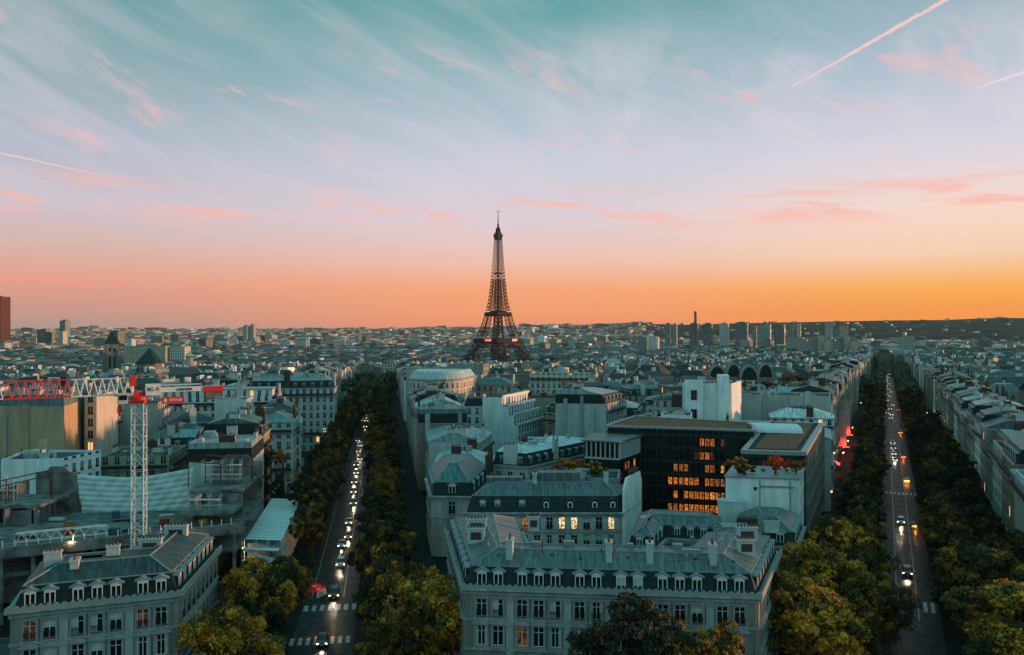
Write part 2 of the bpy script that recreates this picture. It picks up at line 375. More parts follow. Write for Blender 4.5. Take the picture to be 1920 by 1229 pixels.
M['glass_far'] = plain('dark glass', (.012, .018, .022), .12)
M['brick'] = plain('dark chimney brick', (.10, .065, .05), .9, 0, .5, 5)
M['terracotta'] = plain('terracotta', (.19, .07, .045), .8)
M['concrete'] = plain('raw concrete', (.27, .265, .25), .85, 0, .9, .5)
M['steel'] = plain('rusty primer steel', (.05, .032, .028), .7)
M['red'] = plain('red crane paint', (.80, .022, .014), .45)
M['crane_white'] = plain('white crane paint', (.78, .78, .76), .45)
M['black'] = plain('black lettering', (.01, .01, .01), .5)
M['red_letter'] = plain('red lettering', (.6, .02, .02), .5)
M['bark'] = plain('bark', (.05, .04, .032), .9, 0, .5, 3)
M['obj'] = plain('painted surface', (1, 1, 1), .6, 0, .3, .8, True)
M['rubber'] = plain('rubber', (.012, .012, .012), .8)
M['curtain'] = plain('curtain cloth', (.55, .54, .50), .9)
M['asph_roof'] = plain('gravel roof', (.11, .115, .11), .9, 0, .7, .5)
def glass_lit(name, c, s, sc=2.2):
    m, t, b = mat(name); tcn = t.n('ShaderNodeTexCoord'); oi = t.n('ShaderNodeObjectInfo')
    vec = t.n('ShaderNodeVectorMath', operation='ADD'); t.put(vec.inputs[0], tcn.outputs['Object']); t.put(vec.inputs[1], oi.outputs['Location'])
    n = t.noise(vec.outputs[0], sc, 3.0, .7)
    t.put(b.inputs['Base Color'], (.03, .025, .02)); b.inputs['Roughness'].default_value = .2
    t.put(b.inputs['Emission Color'], c); t.put(b.inputs['Emission Strength'], t.sm(n, .40, .62, .10 * s, s))
    return m
M['lit'] = glass_lit('lamplit window', (1.0, .46, .11), 1.25)
M['lit_white'] = glass_lit('bright lamplit window', (1.0, .72, .36), 1.9)
M['lit_dim'] = glass_lit('dim lamplit window', (1.0, .32, .06), .55)
M['lit_office'] = glass_lit('lamplit office window', (1.0, .27, .03), .95, 2.6)
M['lit_faint'] = glass_lit('faintly lit window', (1.0, .30, .06), .10, 1.2)
M['headlamp'] = emit('headlamp', (1.0, .74, .42), 9)
M['taillamp'] = emit('tail lamp', (1.0, .13, .02), 7)
M['indicator'] = emit('amber lamp', (1.0, .38, .06), 20)
M['lamp'] = emit('street lamp glass', (1.0, .85, .62), 14)
M['lamp_amber'] = emit('amber lamp glass', (1.0, .50, .12), 9)
M['red_glow'] = emit('red backlit panel', (1.0, .05, .03), 1.6)
def ground_mats():
    m, t, b = mat('wet cobbled roadway'); U, V, _ = uvs(t)
    br = t.n('ShaderNodeTexBrick'); t.put(br.inputs['Vector'], t.xyz(U, V)); br.inputs['Scale'].default_value = 1.0
    br.inputs['Brick Width'].default_value = .22; br.inputs['Row Height'].default_value = .14; br.inputs['Mortar Size'].default_value = .012
    br.inputs['Color1'].default_value = (.009, .013, .014, 1); br.inputs['Color2'].default_value = (.018, .024, .026, 1); br.inputs['Mortar'].default_value = (.012, .012, .012, 1)
    n = t.noise(t.xyz(U, V), .45, 5.0, .65); n2 = t.noise(t.xyz(t.m('MULTIPLY', U, .35), t.m('MULTIPLY', V, 3.0)), 1.0, 4.0)
    t.put(b.inputs['Base Color'], mulcol(t, br.outputs[0], t.m('ADD', .55, n)))
    t.put(b.inputs['Roughness'], t.sm(t.m('ADD', t.m('MULTIPLY', n, .6), t.m('MULTIPLY', n2, .4)), .35, .65, .34, .62)); b.inputs['Specular IOR Level'].default_value = .05
    bump(t, b, t.m('ADD', t.m('MULTIPLY', n2, .8), t.m('MULTIPLY', n, .6)), .06, .8)
    M['road'] = m
    m, t, b = mat('asphalt'); tcn = t.n('ShaderNodeTexCoord'); n = t.noise(tcn.outputs['Object'], .15, 6.0, .65); n2 = t.noise(tcn.outputs['Object'], 6.0, 3.0)
    t.put(b.inputs['Base Color'], mulcol(t, (.016, .018, .019), t.m('ADD', .4, t.m('ADD', t.m('MULTIPLY', n, .8), t.m('MULTIPLY', n2, .4)))))
    t.put(b.inputs['Roughness'], t.sm(n, .35, .65, .55, .85)); b.inputs['Specular IOR Level'].default_value = .03; M['asphalt'] = m
    m, t, b = mat('pavement slabs'); U, V, _ = uvs(t)
    n = t.noise(t.xyz(U, V), .4, 5.0); j = t.m('MAXIMUM', t.m('LESS_THAN', t.m('FRACT', t.m('DIVIDE', U, 1.0)), .03), t.m('LESS_THAN', t.m('FRACT', t.m('DIVIDE', V, .7)), .04))
    t.put(b.inputs['Base Color'], mulcol(t, mulcol(t, (.026, .027, .027), t.m('ADD', .55, t.m('MULTIPLY', n, .9))), t.m('SUBTRACT', 1.0, t.m('MULTIPLY', j, .4))))
    b.inputs['Roughness'].default_value = .8; b.inputs['Specular IOR Level'].default_value = .03; M['pave'] = m
    m, t, b = mat('trodden earth'); tcn = t.n('ShaderNodeTexCoord'); n = t.noise(tcn.outputs['Object'], .6, 5.0)
    t.put(b.inputs['Base Color'], mulcol(t, (.022, .020, .016), t.m('ADD', .5, n))); b.inputs['Roughness'].default_value = .95; b.inputs['Specular IOR Level'].default_value = 0; M['earth'] = m
    m, t, b = mat('city ground and far slopes'); tcn = t.n('ShaderNodeTexCoord')
    n = t.noise(tcn.outputs['Object'], .004, 7.0, .65); n2 = t.noise(tcn.outputs['Object'], .02, 5.0, .7)
    t.put(b.inputs['Base Color'], t.mix(t.sm(t.m('ADD', t.m('MULTIPLY', n, .6), t.m('MULTIPLY', n2, .4)), .42, .60), (.016, .024, .020), (.055, .060, .056)))
    b.inputs['Roughness'].default_value = .95; b.inputs['Specular IOR Level'].default_value = 0; M['terrain'] = m
    m, t, b = mat('white road paint'); U, V, _ = uvs(t); n = t.noise(t.xyz(U, V), 2.5, 5.0, .7)
    t.put(b.inputs['Base Color'], t.mix(t.sm(n, .40, .62), (.035, .037, .038), (.50, .50, .48))); b.inputs['Roughness'].default_value = .5; M['mark'] = m
ground_mats()
def leaf_mat():
    m, t, b = mat('leaves'); vc = t.n('ShaderNodeVertexColor', layer_name='Col').outputs[0]; oi = t.n('ShaderNodeObjectInfo')
    c = t.mix(1.0, vc, oi.outputs['Color'], 'MULTIPLY')
    t.put(b.inputs['Base Color'], c); b.inputs['Roughness'].default_value = .6
    b.inputs['Specular IOR Level'].default_value = .25
    tr = t.n('ShaderNodeBsdfTranslucent'); t.put(tr.inputs['Color'], c)
    mx = t.n('ShaderNodeMixShader'); mx.inputs[0].default_value = .12
    o = [n for n in t.nt.nodes if n.type == 'OUTPUT_MATERIAL'][0]
    t.nt.links.new(b.outputs[0], mx.inputs[1]); t.nt.links.new(tr.outputs[0], mx.inputs[2]); t.nt.links.new(mx.outputs[0], o.inputs[0])
    M['leaf'] = m
leaf_mat()
def green_roof_mat():
    m, t, b = mat('planted roof'); tcn = t.n('ShaderNodeTexCoord'); n = t.noise(tcn.outputs['Object'], .35, 5.0, .7); n2 = t.noise(tcn.outputs['Object'], 2.5, 4.0, .7)
    c = t.ramp(t.m('ADD', t.m('MULTIPLY', n, .6), t.m('MULTIPLY', n2, .4)), [(.34, (.02, .02, .017)), (.45, (.075, .045, .03)), (.53, (.05, .05, .024)), (.62, (.10, .10, .034))])
    t.put(b.inputs['Base Color'], c); b.inputs['Roughness'].default_value = .95; bump(t, b, n2, .4, 1.0); M['green_roof'] = m
green_roof_mat()
# ------------------------------------------------------------------ windows, dormers, chimneys: shared meshes
CACHE = {}
def cached(key, fn):
    if key not in CACHE: CACHE[key] = fn()
    return CACHE[key]
def m_frame(w, h):
    def f():
        b = MB(); t = .09
        for x in (-w / 2 + t / 2, w / 2 - t / 2): b.box((x, .20, 0), (t, .08, h))
        b.box((0, .20, h - t), (w - 2 * t, .08, t)); b.box((0, .20, 0), (w - 2 * t, .08, t))
        b.box((0, .19, t), (.10, .09, h - 2 * t))
        if h > 1.9:
            for s in (-1, 1): b.box((s * (w / 4 - .0), .20, h * .70), (w / 2 - t - .06, .06, .06))
        return b.mesh('frame', [M['white']])
    return cached(('frame', w, h), f)
def m_pane(w, h, k):
    def f():
        b = MB(); y = .235
        Q = lambda x0, x1, m: b.face([(x0, y, 0), (x1, y, 0), (x1, y, h), (x0, y, h)], m)
        if k == 'curtain': Q(-w / 2, -w * .30, 1); Q(-w * .30, w * .28, 0); Q(w * .28, w / 2, 1)
        elif k == 'half': Q(-w / 2, 0, 1); Q(0, w / 2, 0)
        elif k == 'blind': b.face([(-w / 2, y, h * .55), (w / 2, y, h * .55), (w / 2, y, h), (-w / 2, y, h)], 1); b.face([(-w / 2, y, 0), (w / 2, y, 0), (w / 2, y, h * .55), (-w / 2, y, h * .55)], 0)
        else: Q(-w / 2, w / 2, 0)
        return b.mesh('pane', [M[k] if k.startswith('lit') else M['glass'], M['curtain']])
    return cached(('pane', w, h, k), f)
def m_rail(w, h=.95, out=.10):
    def f():
        b = MB(); n = max(5, int(w / .16))
        b.box((0, -out, h - .05), (w, .05, .06)); b.box((0, -out, .05), (w, .05, .05)); b.box((0, -out, h * .72), (w, .03, .04))
        for i in range(n + 1): b.box((-w / 2 + w * i / n, -out, .05), (.045, .03, h - .08))
        return b.mesh('railing', [M['iron']])
    return cached(('rail', w, h, out), f)
def m_surround(w, h, st):
    def f():
        b = MB(); t = .22; y = -.05
        for s in (-1, 1): b.box((s * (w / 2 + t / 2), y, -.12), (t, .14, h + .12))
        b.box((0, y, h), (w + 2 * t, .16, .28))
        b.box((0, y - .04, -.22), (w + 2 * t + .1, .28, .14))
        if st == 'cap': b.box((0, y - .08, h + .28), (w + 2 * t + .3, .34, .16))
        if st == 'pediment':
            W_ = w / 2 + .55; z = h + .36
            b.box((0, y - .1, h + .24), (2 * W_, .42, .14))
            P = [(-W_, z), (W_, z), (0, z + .62)]
            fr = [(x, y - .30, zz + .02) for x, zz in P]; bk = [(x, .0, zz + .02) for x, zz in P]
            b.face(fr); b.face([fr[1], bk[1], bk[2], fr[2]]); b.face([fr[2], bk[2], bk[0], fr[0]])
        return b.mesh('surround', [M['trim']])
    return cached(('sur', w, h, st), f)
def m_shutter(h, c='grey_white'):
    def f():
        b = MB(); b.box((0, -.07, .02), (.52, .06, h))
        for i in range(int(h / .14)): b.box((0, -.105, .06 + i * .14), (.42, .02, .05))
        return b.mesh('shutter', [M[c]])
    return cached(('shut', h, c), f)
def window(par, loc, rz, w, h, k='dark', st=None, rail=True, shutters=False, full=True):
    o = put('window', m_frame(w, h), par, loc, rz)
    sub('pane', m_pane(w, h, k), o)
    if rail: sub('railing', m_rail(w + .1), o)
    if st: sub('surround', m_surround(w, h, st), o)
    if shutters:
        for s in (-1, 1): sub('shutter', m_shutter(h), o, (s * (w / 2 + .30), 0, 0))
    return o
def m_simple_window(w, h, k):
    """small window: frame, mullion and pane in one mesh (only a few pixels)"""
    def f():
        b = MB(); t = .08
        for x in (-w / 2, w / 2): b.box((x, -.02, 0), (t, .08, h))
        b.box((0, -.02, h - .02), (w + t, .08, t)); b.box((0, -.03, -.06), (w + .3, .14, .08)); b.box((0, -.02, 0), (.06, .06, h))
        b.face([(-w / 2, -.008, 0), (w / 2, -.008, 0), (w / 2, -.008, h), (-w / 2, -.008, h)], 1)
        return b.mesh('window', [M['grey_white'], M[k]])
    return cached(('sw', w, h, k), f)
def m_dormer(st, w=1.25, h=1.75, dep=2.2, roofm='lead', wallm='slate'):
    def f():
        b = MB(); W_ = w / 2 + .16
        if st == 'oeil':
            b.box((0, dep / 2, 0), (2 * W_, dep, .8), 1)
        # cheeks
        z0 = 0.0
        for s in (-1, 1):
            b.box((s * (W_ - .06), dep / 2, z0), (.12, dep, h), 1)
        b.box((0, .06, h - .16), (2 * W_ - .24, .12, .16), 2)
        if st == 'pediment':
            ov = .22; rh = .48; X = W_ + ov
            A = [(-X, -ov, h - .02), (0, -ov, h + rh), (X, -ov, h - .02)]; B = [(x, dep + .1, z) for x, _, z in A]
            t = .12
            for i in range(2):
                p, q, r_, s_ = A[i], A[i + 1], B[i + 1], B[i]
                b.face([p, s_, r_, q], 0); up = lambda v: (v[0], v[1], v[2] + t)
                b.face([up(p), up(q), up(r_), up(s_)], 0); b.face([p, q, up(q), up(p)], 0)
                if i == 0: b.face([p, up(p), up(s_), s_], 0)
                else: b.face([q, r_, up(r_), up(q)], 0)
            b.face([(-W_, -.02, h), (W_, -.02, h), (0, -.02, h + rh * .85)], 2)
        elif st in ('arch', 'oeil'):
            n = 10; X = W_ + .18
            arc = [(-X * math.cos(math.pi * i / n), h - .05 + math.sin(math.pi * i / n) * (.62 if st == 'arch' else .8)) for i in range(n + 1)]
            for (x0, za), (x1, zb) in zip(arc, arc[1:]):
                b.face([(x0, -.2, za), (x0, dep, za), (x1, dep, zb), (x1, -.2, zb)][::-1], 0)
                k = .80; b.face([(x0 * k, -.2, h - .05 + (za - h + .05) * k), (x1 * k, -.2, h - .05 + (zb - h + .05) * k), (x1, -.2, zb), (x0, -.2, za)], 0)
            b.face([(x * .86, -.02, h - .05 + (z - h + .05) * .86) for x, z in arc][::-1], 1 if st == 'oeil' else 2)
        else:
            b.box((0, dep / 2 - .1, h), (2 * W_ + .3, dep + .3, .14), 0)
        if st == 'oeil': b.face([(-W_, .1, 0), (W_, .1, 0), (W_, .1, h), (-W_, .1, h)], 1)
        return b.mesh('dormer', [M[roofm], M[wallm], M['white']])
    return cached(('dor', st, w, h, dep, roofm, wallm), f)
def m_dormer_win(w, h, k, oval=False):
    def f():
        b = MB()
        if oval:
            n = 14; ring = [(math.cos(2 * math.pi * i / n), math.sin(2 * math.pi * i / n)) for i in range(n)]
            zc = h * .62; a, c = .40, .58
            for i in range(n):
                p, q = ring[i], ring[(i + 1) % n]
                o_ = lambda r, s, y: (r[0] * a * s, y, zc + r[1] * c * s)
                b.face([o_(p, 1.35, -.06), o_(q, 1.35, -.06), o_(q, .85, -.06), o_(p, .85, -.06)][::-1], 0)
            b.face([(r[0] * a * .95, -.02, zc + r[1] * c * .95) for r in ring], 1)
        else:
            t = .11; y = .05
            for x in (-w / 2 + t / 2, w / 2 - t / 2): b.box((x, y, .1), (t, .1, h - .24))
            b.box((0, y, h - .28), (w - 2 * t, .1, .13)); b.box((0, y, .08), (w - 2 * t, .1, .12)); b.box((0, y - .01, .2), (.12, .1, h - .48))
            b.face([(-w / 2, y + .04, .1), (w / 2, y + .04, .1), (w / 2, y + .04, h - .16), (-w / 2, y + .04, h - .16)], 1)
        return b.mesh('window', [M['white'], M[k]])
    return cached(('dw', w, h, k, oval), f)
def dormer(par, loc, rz, st='pediment', k='glass', w=1.25, h=1.75, dep=2.2, roofm='lead', wallm='slate', win=True):
    o = put('dormer', m_dormer(st, w, h, dep, roofm, wallm), par, loc, rz)
    if win: sub('window', m_dormer_win(w, h, k, st == 'oeil'), o)
    return o
def m_pot(r=.14, h=.7):
    def f():
        b = MB(); b.lathe((0, 0, 0), [(r * 1.15, 0), (r * .95, .12), (r * .85, h * .8), (r * 1.05, h * .82), (r * 1.05, h), (r * .6, h)], 8)
        return b.mesh('chimney_pot', [M['terracotta']])
    return cached(('pot', r, h), f)
def m_stack(L, T, h, st):
    def f():
        b = MB(); b.box((0, 0, 0), (L, T, h), 0); b.box((0, 0, h), (L + .2, T + .2, .18), 0)
        if st == 'brick':
            for s in (-1, 1): b.box((0, s * (T / 2 + .01), h * .30), (L * .62, .04, h * .52), 1)
        if st == 'allbrick': b.mi = [1] * len(b.mi)
        return b.mesh('chimney', [M['grey_white'], M['brick']])
    return cached(('stack', L, T, h, st), f)
def chimney(par, loc, rz, L, T, h, st='plain', pots=4, dark=0):
    o = put('chimney', m_stack(L, T, h, st), par, loc, rz)
    for i in range(pots):
        x = (i - (pots - 1) / 2) * min(.5, (L - .3) / max(1, pots - 1))
        sub('chimney_pot', m_pot(.14 + .02 * (i % 2), .30 + .2 * ((i * 7) % 3) / 2), o, (x, 0, h + .18))
    return o
def m_stack_pots(L, T, h, pots, st):
    """distant chimney: stack and its pots in one mesh"""
    def f():
        b = MB(); b.box((0, 0, 0), (L, T, h), 0); b.box((0, 0, h), (L + .15, T + .15, .15), 0)
        for i in range(pots):
            x = (i - (pots - 1) / 2) * (L - .5) / max(1, pots - 1); b.box((x, 0, h + .15), (.26, .26, .6 + .25 * (i % 3 == 0)), 1, 0, .8)
        return b.mesh('chimney', [M['grey_white' if st else 'brick'], M['terracotta']])
    return cached(('sp', L, T, h, pots, st), f)
# ------------------------------------------------------------------ walls with real openings
def wall_edge(mb, a, b, z0, z1, ops, m=0, dep=.24, zb=None, mr=None):
    """outer face from a to b (outside on the right) with rectangular openings (u0,u1,v0,v1) and their reveals"""
    zb = z0 if zb is None else zb
    L = math.hypot(b[0] - a[0], b[1] - a[1]); dx, dy = (b[0] - a[0]) / L, (b[1] - a[1]) / L; ix, iy = -dy, dx
    us = sorted({0.0, L} | {round(o[0], 4) for o in ops} | {round(o[1], 4) for o in ops})
    vs = sorted({z0, z1} | {round(o[2], 4) for o in ops} | {round(o[3], 4) for o in ops})
    P = lambda u, v, q=0.0: (a[0] + dx * u + ix * q, a[1] + dy * u + iy * q, v)
    for u0, u1 in zip(us, us[1:]):
        for v0, v1 in zip(vs, vs[1:]):
            uc, vc = (u0 + u1) / 2, (v0 + v1) / 2
            if any(o[0] < uc < o[1] and o[2] < vc < o[3] for o in ops): continue
            mb.face([P(u0, v0), P(u1, v0), P(u1, v1), P(u0, v1)], m, [(u0, v0 - zb), (u1, v0 - zb), (u1, v1 - zb), (u0, v1 - zb)])
    r = m if mr is None else mr
    for u0, u1, v0, v1 in ops:
        mb.face([P(u0, v0), P(u0, v0, dep), P(u0, v1, dep), P(u0, v1)][::-1], r); mb.face([P(u1, v0), P(u1, v0, dep), P(u1, v1, dep), P(u1, v1)], r)
        mb.face([P(u0, v0), P(u1, v0), P(u1, v0, dep), P(u0, v0, dep)], r); mb.face([P(u0, v1), P(u1, v1), P(u1, v1, dep), P(u0, v1, dep)][::-1], r)
def edge_pts(a, b, n, margin, groups=None):
    L = math.hypot(b[0] - a[0], b[1] - a[1])
    if groups:                          # bays grouped between pilasters, e.g. (2, 3, 2, ...)
        tot = sum(groups) + .45 * (len(groups) - 1); s = (L - 2 * margin) / tot; u = margin; res = []; pil = []
        for gi, k in enumerate(groups):
            for j in range(k): res.append(u + s * (j + .5))
            u += s * k
            if gi < len(groups) - 1: pil.append(u + .225 * s); u += .45 * s
        return res, pil
    return [margin + (L - 2 * margin) * (i + .5) / n for i in range(n)], []
def palace(name, label, cat, poly, zc, mans, ridge, edges, stone='stone', slate='slate', zinc='zinc', cornice=.55, crest=False, group=None, z0=0.0, bands=(), dormer_kw=None, dormer_z=.25, lit=None, dor_lit=None, roof_tint=None):
    """Paris town house on any footprint: limestone walls with opened windows, cornice, steep slate mansard with dormers, low seamed zinc roof.
    edges[i]: dict(n|groups, margin, rows=[(z, w, h, surround, rail, shutters)], dormers=bool)"""
    poly = ccw(poly); cx = sum(p[0] for p in poly) / len(poly); cy = sum(p[1] for p in poly) / len(poly)
    T = thing(name, (cx, cy, z0), label, cat, group); rnd = random.Random(int(cx * 13 + cy * 7))
    wb = MB(); wins = []; dors = []; pils = []
    for i in range(len(poly)):
        a, b = poly[i], poly[(i + 1) % len(poly)]; E = edges.get(i); ops = []
        L = math.hypot(b[0] - a[0], b[1] - a[1]); dx, dy = (b[0] - a[0]) / L, (b[1] - a[1]) / L; th = math.atan2(dy, dx)
        if E:
            us, pl = edge_pts(a, b, E.get('n', 0), E.get('margin', 1.0), E.get('groups'))
            for ri, (z, w, h, st, rail, sh) in enumerate(E['rows']):
                for ui, u in enumerate(us):
                    ops.append((u - w / 2, u + w / 2, z, z + h)); wins.append(((a[0] + dx * u, a[1] + dy * u, z), th, w, h, st, rail, sh, i, ri, ui))
            if E.get('dormers'): dors += [(i, u, a, dx, dy, th, ui) for ui, u in enumerate(us)]
            pils += [(a[0] + dx * u, a[1] + dy * u, th) for u in pl]
        wall_edge(wb, a, b, z0, zc, ops, 0, .26, z0)
    wb.build('wall', [M[stone]], T)
    # cornice, dentils, string courses
    cb = MB(); o1 = inset(poly, -cornice); o0 = inset(poly, -.18)
    cb.prism(o0, zc - .75, zc - .32); cb.frustum(o0, zc - .32, o1, zc - .12); cb.prism(o1, zc - .12, zc + .12)
    for i in range(len(poly)):
        if not edges.get(i): continue
        a, b = o0[i], o0[(i + 1) % len(poly)]; L = math.hypot(b[0] - a[0], b[1] - a[1]); th = math.atan2(b[1] - a[1], b[0] - a[0]); n = int(L / .62)
        for k in range(n):
            u = (k + .5) / n; cb.box((a[0] + (b[0] - a[0]) * u + math.sin(th) * .08, a[1] + (b[1] - a[1]) * u - math.cos(th) * .08, zc - .62), (.28, .22, .28), 0, th)
    cb.build('cornice', [M['trim']], T)
    for zb_ in bands:
        s_ = MB(); s_.prism(inset(poly, -.14), zb_, zb_ + .26, bot=True); s_.build('string_course', [M['trim']], T)
    for x, y, th in pils:
        s_ = MB(); s_.box((x, y, z0), (1.0, .26, zc - z0 - .75), 0, th); s_.box((x, y, zc - 1.5), (1.15, .44, .7), 0, th); s_.build('pilaster', [M['trim']], T)
    if crest:
        for i in range(len(poly)):
            if not edges.get(i): continue
            a, b = o1[i], o1[(i + 1) % len(poly)]; L = math.hypot(b[0] - a[0], b[1] - a[1]); dx, dy = (b[0] - a[0]) / L, (b[1] - a[1]) / L; n = int(L / .85); s = L / n; q = MB()
            for yo, fl in ((0.0, 1), (.22, -1)):
                pts = [(0, .0)]; top = []
                for k in range(n):
                    for j in range(5): top.append((k * s + s * (j + .25) / 4.5, .38 + .30 * math.sin(math.pi * (j + .25) / 4.5)))
                for (u0, v0), (u1, v1) in zip(top, top[1:]):
                    Pq = lambda u, v: (a[0] + dx * u - dy * yo, a[1] + dy * u + dx * yo, zc + .12 + v)
                    f4 = [Pq(u0, 0), Pq(u1, 0), Pq(u1, v1), Pq(u0, v0)]; q.face(f4 if fl > 0 else f4[::-1])
                    if fl > 0: Pr = lambda u, v: (a[0] + dx * u - dy * .22, a[1] + dy * u + dx * .22, zc + .12 + v); q.face([Pq(u0, v0), Pq(u1, v1), Pr(u1, v1), Pr(u0, v0)])
            q.build('roof_cresting', [M['trim']], T)
    # roof
    pm = inset(poly, mans[0]); p0 = inset(poly, .25); zm = zc + mans[1]; pr = inset(poly, ridge[0]); zr = zm + ridge[1]
    r1 = MB(); r1.frustum(p0, zc + .12, pm, zm); r1.build('mansard', [M[slate]], T)
    r2 = MB(); r2.prism(inset(pm, -.12), zm - .05, zm + .12, m=1, top=False); r2.frustum(inset(pm, -.10), zm + .06, pr, zr, 0, 0)
    ro = r2.build('roof', [M[zinc], M['lead']], T)
    rt = MB()
    for i in range(len(pr)):
        rt.bar((*pr[i], zr + .05), (*pr[(i + 1) % len(pr)], zr + .05), .11); rt.bar((*pm[i], zm + .08), (*pr[i], zr + .06), .10)
    rt.build('ridge_flashing', [M['lead']], T)
    for loc, th, w, h, st, rail, sh, i, ri, ui in wins:
        k = (lit or {}).get((i, ri, ui)) or rnd.choice(('dark', 'dark', 'dark', 'curtain', 'half', 'blind'))
        window(T, loc, th, w, h, k, st, rail, sh)
    sl = mans[0] / mans[1]; kw = dict(dormer_kw or {})
    for i, u, a, dx, dy, th, ui in dors:
        st = kw.get('st', 'pediment'); st = st(ui) if callable(st) else st
        q = .30 + sl * dormer_z
        k = (dor_lit or {}).get((i, ui), 'glass')
        dormer(T, (a[0] + dx * u - dy * q, a[1] + dy * u + dx * q, zc + .12 + dormer_z), th, st, k, kw.get('w', 1.25), kw.get('h', 1.75), kw.get('dep', 2.0), kw.get('roofm', 'lead'), kw.get('wallm', slate))
    return T
# ------------------------------------------------------------------ plainer city blocks
WALLS = [('cream', (.33, .295, .235)), ('pale', (.44, .42, .38)), ('white', (.76, .75, .73)), ('grey', (.17, .17, .155)), ('tan', (.27, .21, .15)), ('buff', (.37, .285, .19))]
ROOFS = [('grey zinc', (.095, .118, .118)), ('pale zinc', (.26, .29, .29)), ('dark zinc', (.025, .036, .038)), ('greenish zinc', (.05, .10, .10)), ('blue grey', (.065, .105, .115))]
GEN = []        # (object, phrase, px, category) to be told apart at the end
def roof_bits(T, mbx, poly, z, rnd, n):
    cx = sum(p[0] for p in poly) / len(poly); cy = sum(p[1] for p in poly) / len(poly)
    for _ in range(n):
        k = rnd.random() * .75; q = poly[rnd.randrange(len(poly))]
        mbx.append((cx + (q[0] - cx) * k, cy + (q[1] - cy) * k))
def block(poly, zb, h, style='mansard', wall=(.5, .47, .41), roof=(.24, .275, .28), blank=(), name='apartment_building', chim=2, rnd=random, detail=1, pitch=.0, balc=True, wallm=None, party=True, dorm=True, pent=True):
    """a city block: windowed walls, blank party walls, one of several Paris roofs, chimney walls, dormers; returns the thing (unlabelled)"""
    poly = ccw(poly); n = len(poly); cx = sum(p[0] for p in poly) / n; cy = sum(p[1] for p in poly) / n
    T = thing(name, (cx, cy, zb)); zc = zb + h
    Ls = [math.hypot(poly[(i + 1) % n][0] - poly[i][0], poly[(i + 1) % n][1] - poly[i][1]) for i in range(n)]
    wb = MB()
    for i in range(n):
        a, b = poly[i], poly[(i + 1) % n]; L = Ls[i]; k = max(1, round(L / 2.7)); us = k * 2.7 / L
        wb.face([(*a, zb), (*b, zb), (*b, zc), (*a, zc)], 1 if i in blank else 0, [(0, 0), (L * us, 0), (L * us, h), (0, h)] if i not in blank else [(0, 0), (L, 0), (L, h), (0, h)])
    if style == 'flat': wb.face([(*p, zc - .5) for p in poly], 2)
    wb.build('wall', [wallm or M['facade'], M['plaster'], M['asph_roof']], T, color=wall)
    if detail and style != 'flat':
        cb = MB(); cb.prism(inset(poly, [-.35 if i not in blank else .02 for i in range(n)]), zc - .25, zc + .1, bot=True)
        cb.build('cornice', [M['trim']], T)
    if balc and detail:
        for zz in [zc - 3.3] + ([zb + 6.6] if h > 14 else []):
            q = MB(); got = False
            for i in range(n):
                if i in blank or Ls[i] < 5: continue
                a, b = poly[i], poly[(i + 1) % n]; th = math.atan2(b[1] - a[1], b[0] - a[0]); mx, my = (a[0] + b[0]) / 2 + math.sin(th) * .45, (a[1] + b[1]) / 2 - math.cos(th) * .45
                q.box((mx, my, zz), (Ls[i] - .6, .9, .16), 0, th, bottom=True); q.box((mx + math.sin(th) * .4, my - math.cos(th) * .4, zz + .16), (Ls[i] - .6, .06, .95), 1, th); got = True
            if got: q.build('balcony', [M['trim'], M['iron']], T)
    mn = min(min(Ls), 16.0)
    if style in ('mansard', 'hip'):
        if style == 'mansard':
            mh = 3.0; d1 = [1.25 if i not in blank else .0 for i in range(n)]; p1 = inset(poly, d1); zm = zc + mh
            r1 = MB(); r1.frustum([(x, y) for x, y in inset(poly, [.1 if i not in blank else 0 for i in range(n)])], zc + .1, p1, zm); r1.build('mansard', [M['slate']], T)
        else: p1 = inset(poly, [-.3 if i not in blank else 0 for i in range(n)]); zm = zc + .12
        rd = mn * .42 if style == 'hip' else max(1.0, mn * .42 - 1.0); rh = rd * (.42 if style == 'hip' else .28)
        pr = inset(p1, [rd if i not in blank else 0.02 for i in range(n)])
        if any(math.hypot(pr[i][0] - cx, pr[i][1] - cy) > math.hypot(p1[i][0] - cx, p1[i][1] - cy) + .5 for i in range(n)): pr = [(cx + (p[0] - cx) * .2, cy + (p[1] - cy) * .2) for p in p1]
        r2 = MB(); r2.frustum(p1, zm, pr, zm + rh, 0, 0); r2.build('roof', [M['zinc_obj']], T, color=roof); ztop = zm + rh; pt = pr
        if style == 'mansard' and dorm:
            for i in range(n):
                if i in blank or Ls[i] < 5: continue
                a, b = poly[i], poly[(i + 1) % n]; th = math.atan2(b[1] - a[1], b[0] - a[0]); k = int(Ls[i] / 3.2)
                # only the sides one can see from the camera's side of the block
                nx, ny = (b[1] - a[1]), -(b[0] - a[0])
                if nx * -cx + ny * -cy < -.15 * math.hypot(cx, cy) * Ls[i]: continue
                for j in range(k):
                    u = (j + .5) / k; put('dormer', m_block_dormer(rnd.choice((0, 0, 1))), T, (a[0] + (b[0] - a[0]) * u - math.sin(th) * .35, a[1] + (b[1] - a[1]) * u + math.cos(th) * .35, zc + .35), th)
    elif style == 'flat':
        q = MB(); pi_ = inset(poly, .3)
        for i in range(n):
            a, b = poly[i], poly[(i + 1) % n]; c, d = pi_[(i + 1) % n], pi_[i]
            q.face([(*a, zc + .002), (*b, zc + .002), (*c, zc + .002), (*d, zc + .002)]); q.face([(*d, zc - .5), (*d, zc), (*c, zc), (*c, zc - .5)])
        q.build('parapet', [M['plaster']], T, color=tuple(min(.8, c * 1.15) for c in wall))
        ztop = zc - .5; pt = inset(poly, 1.0)
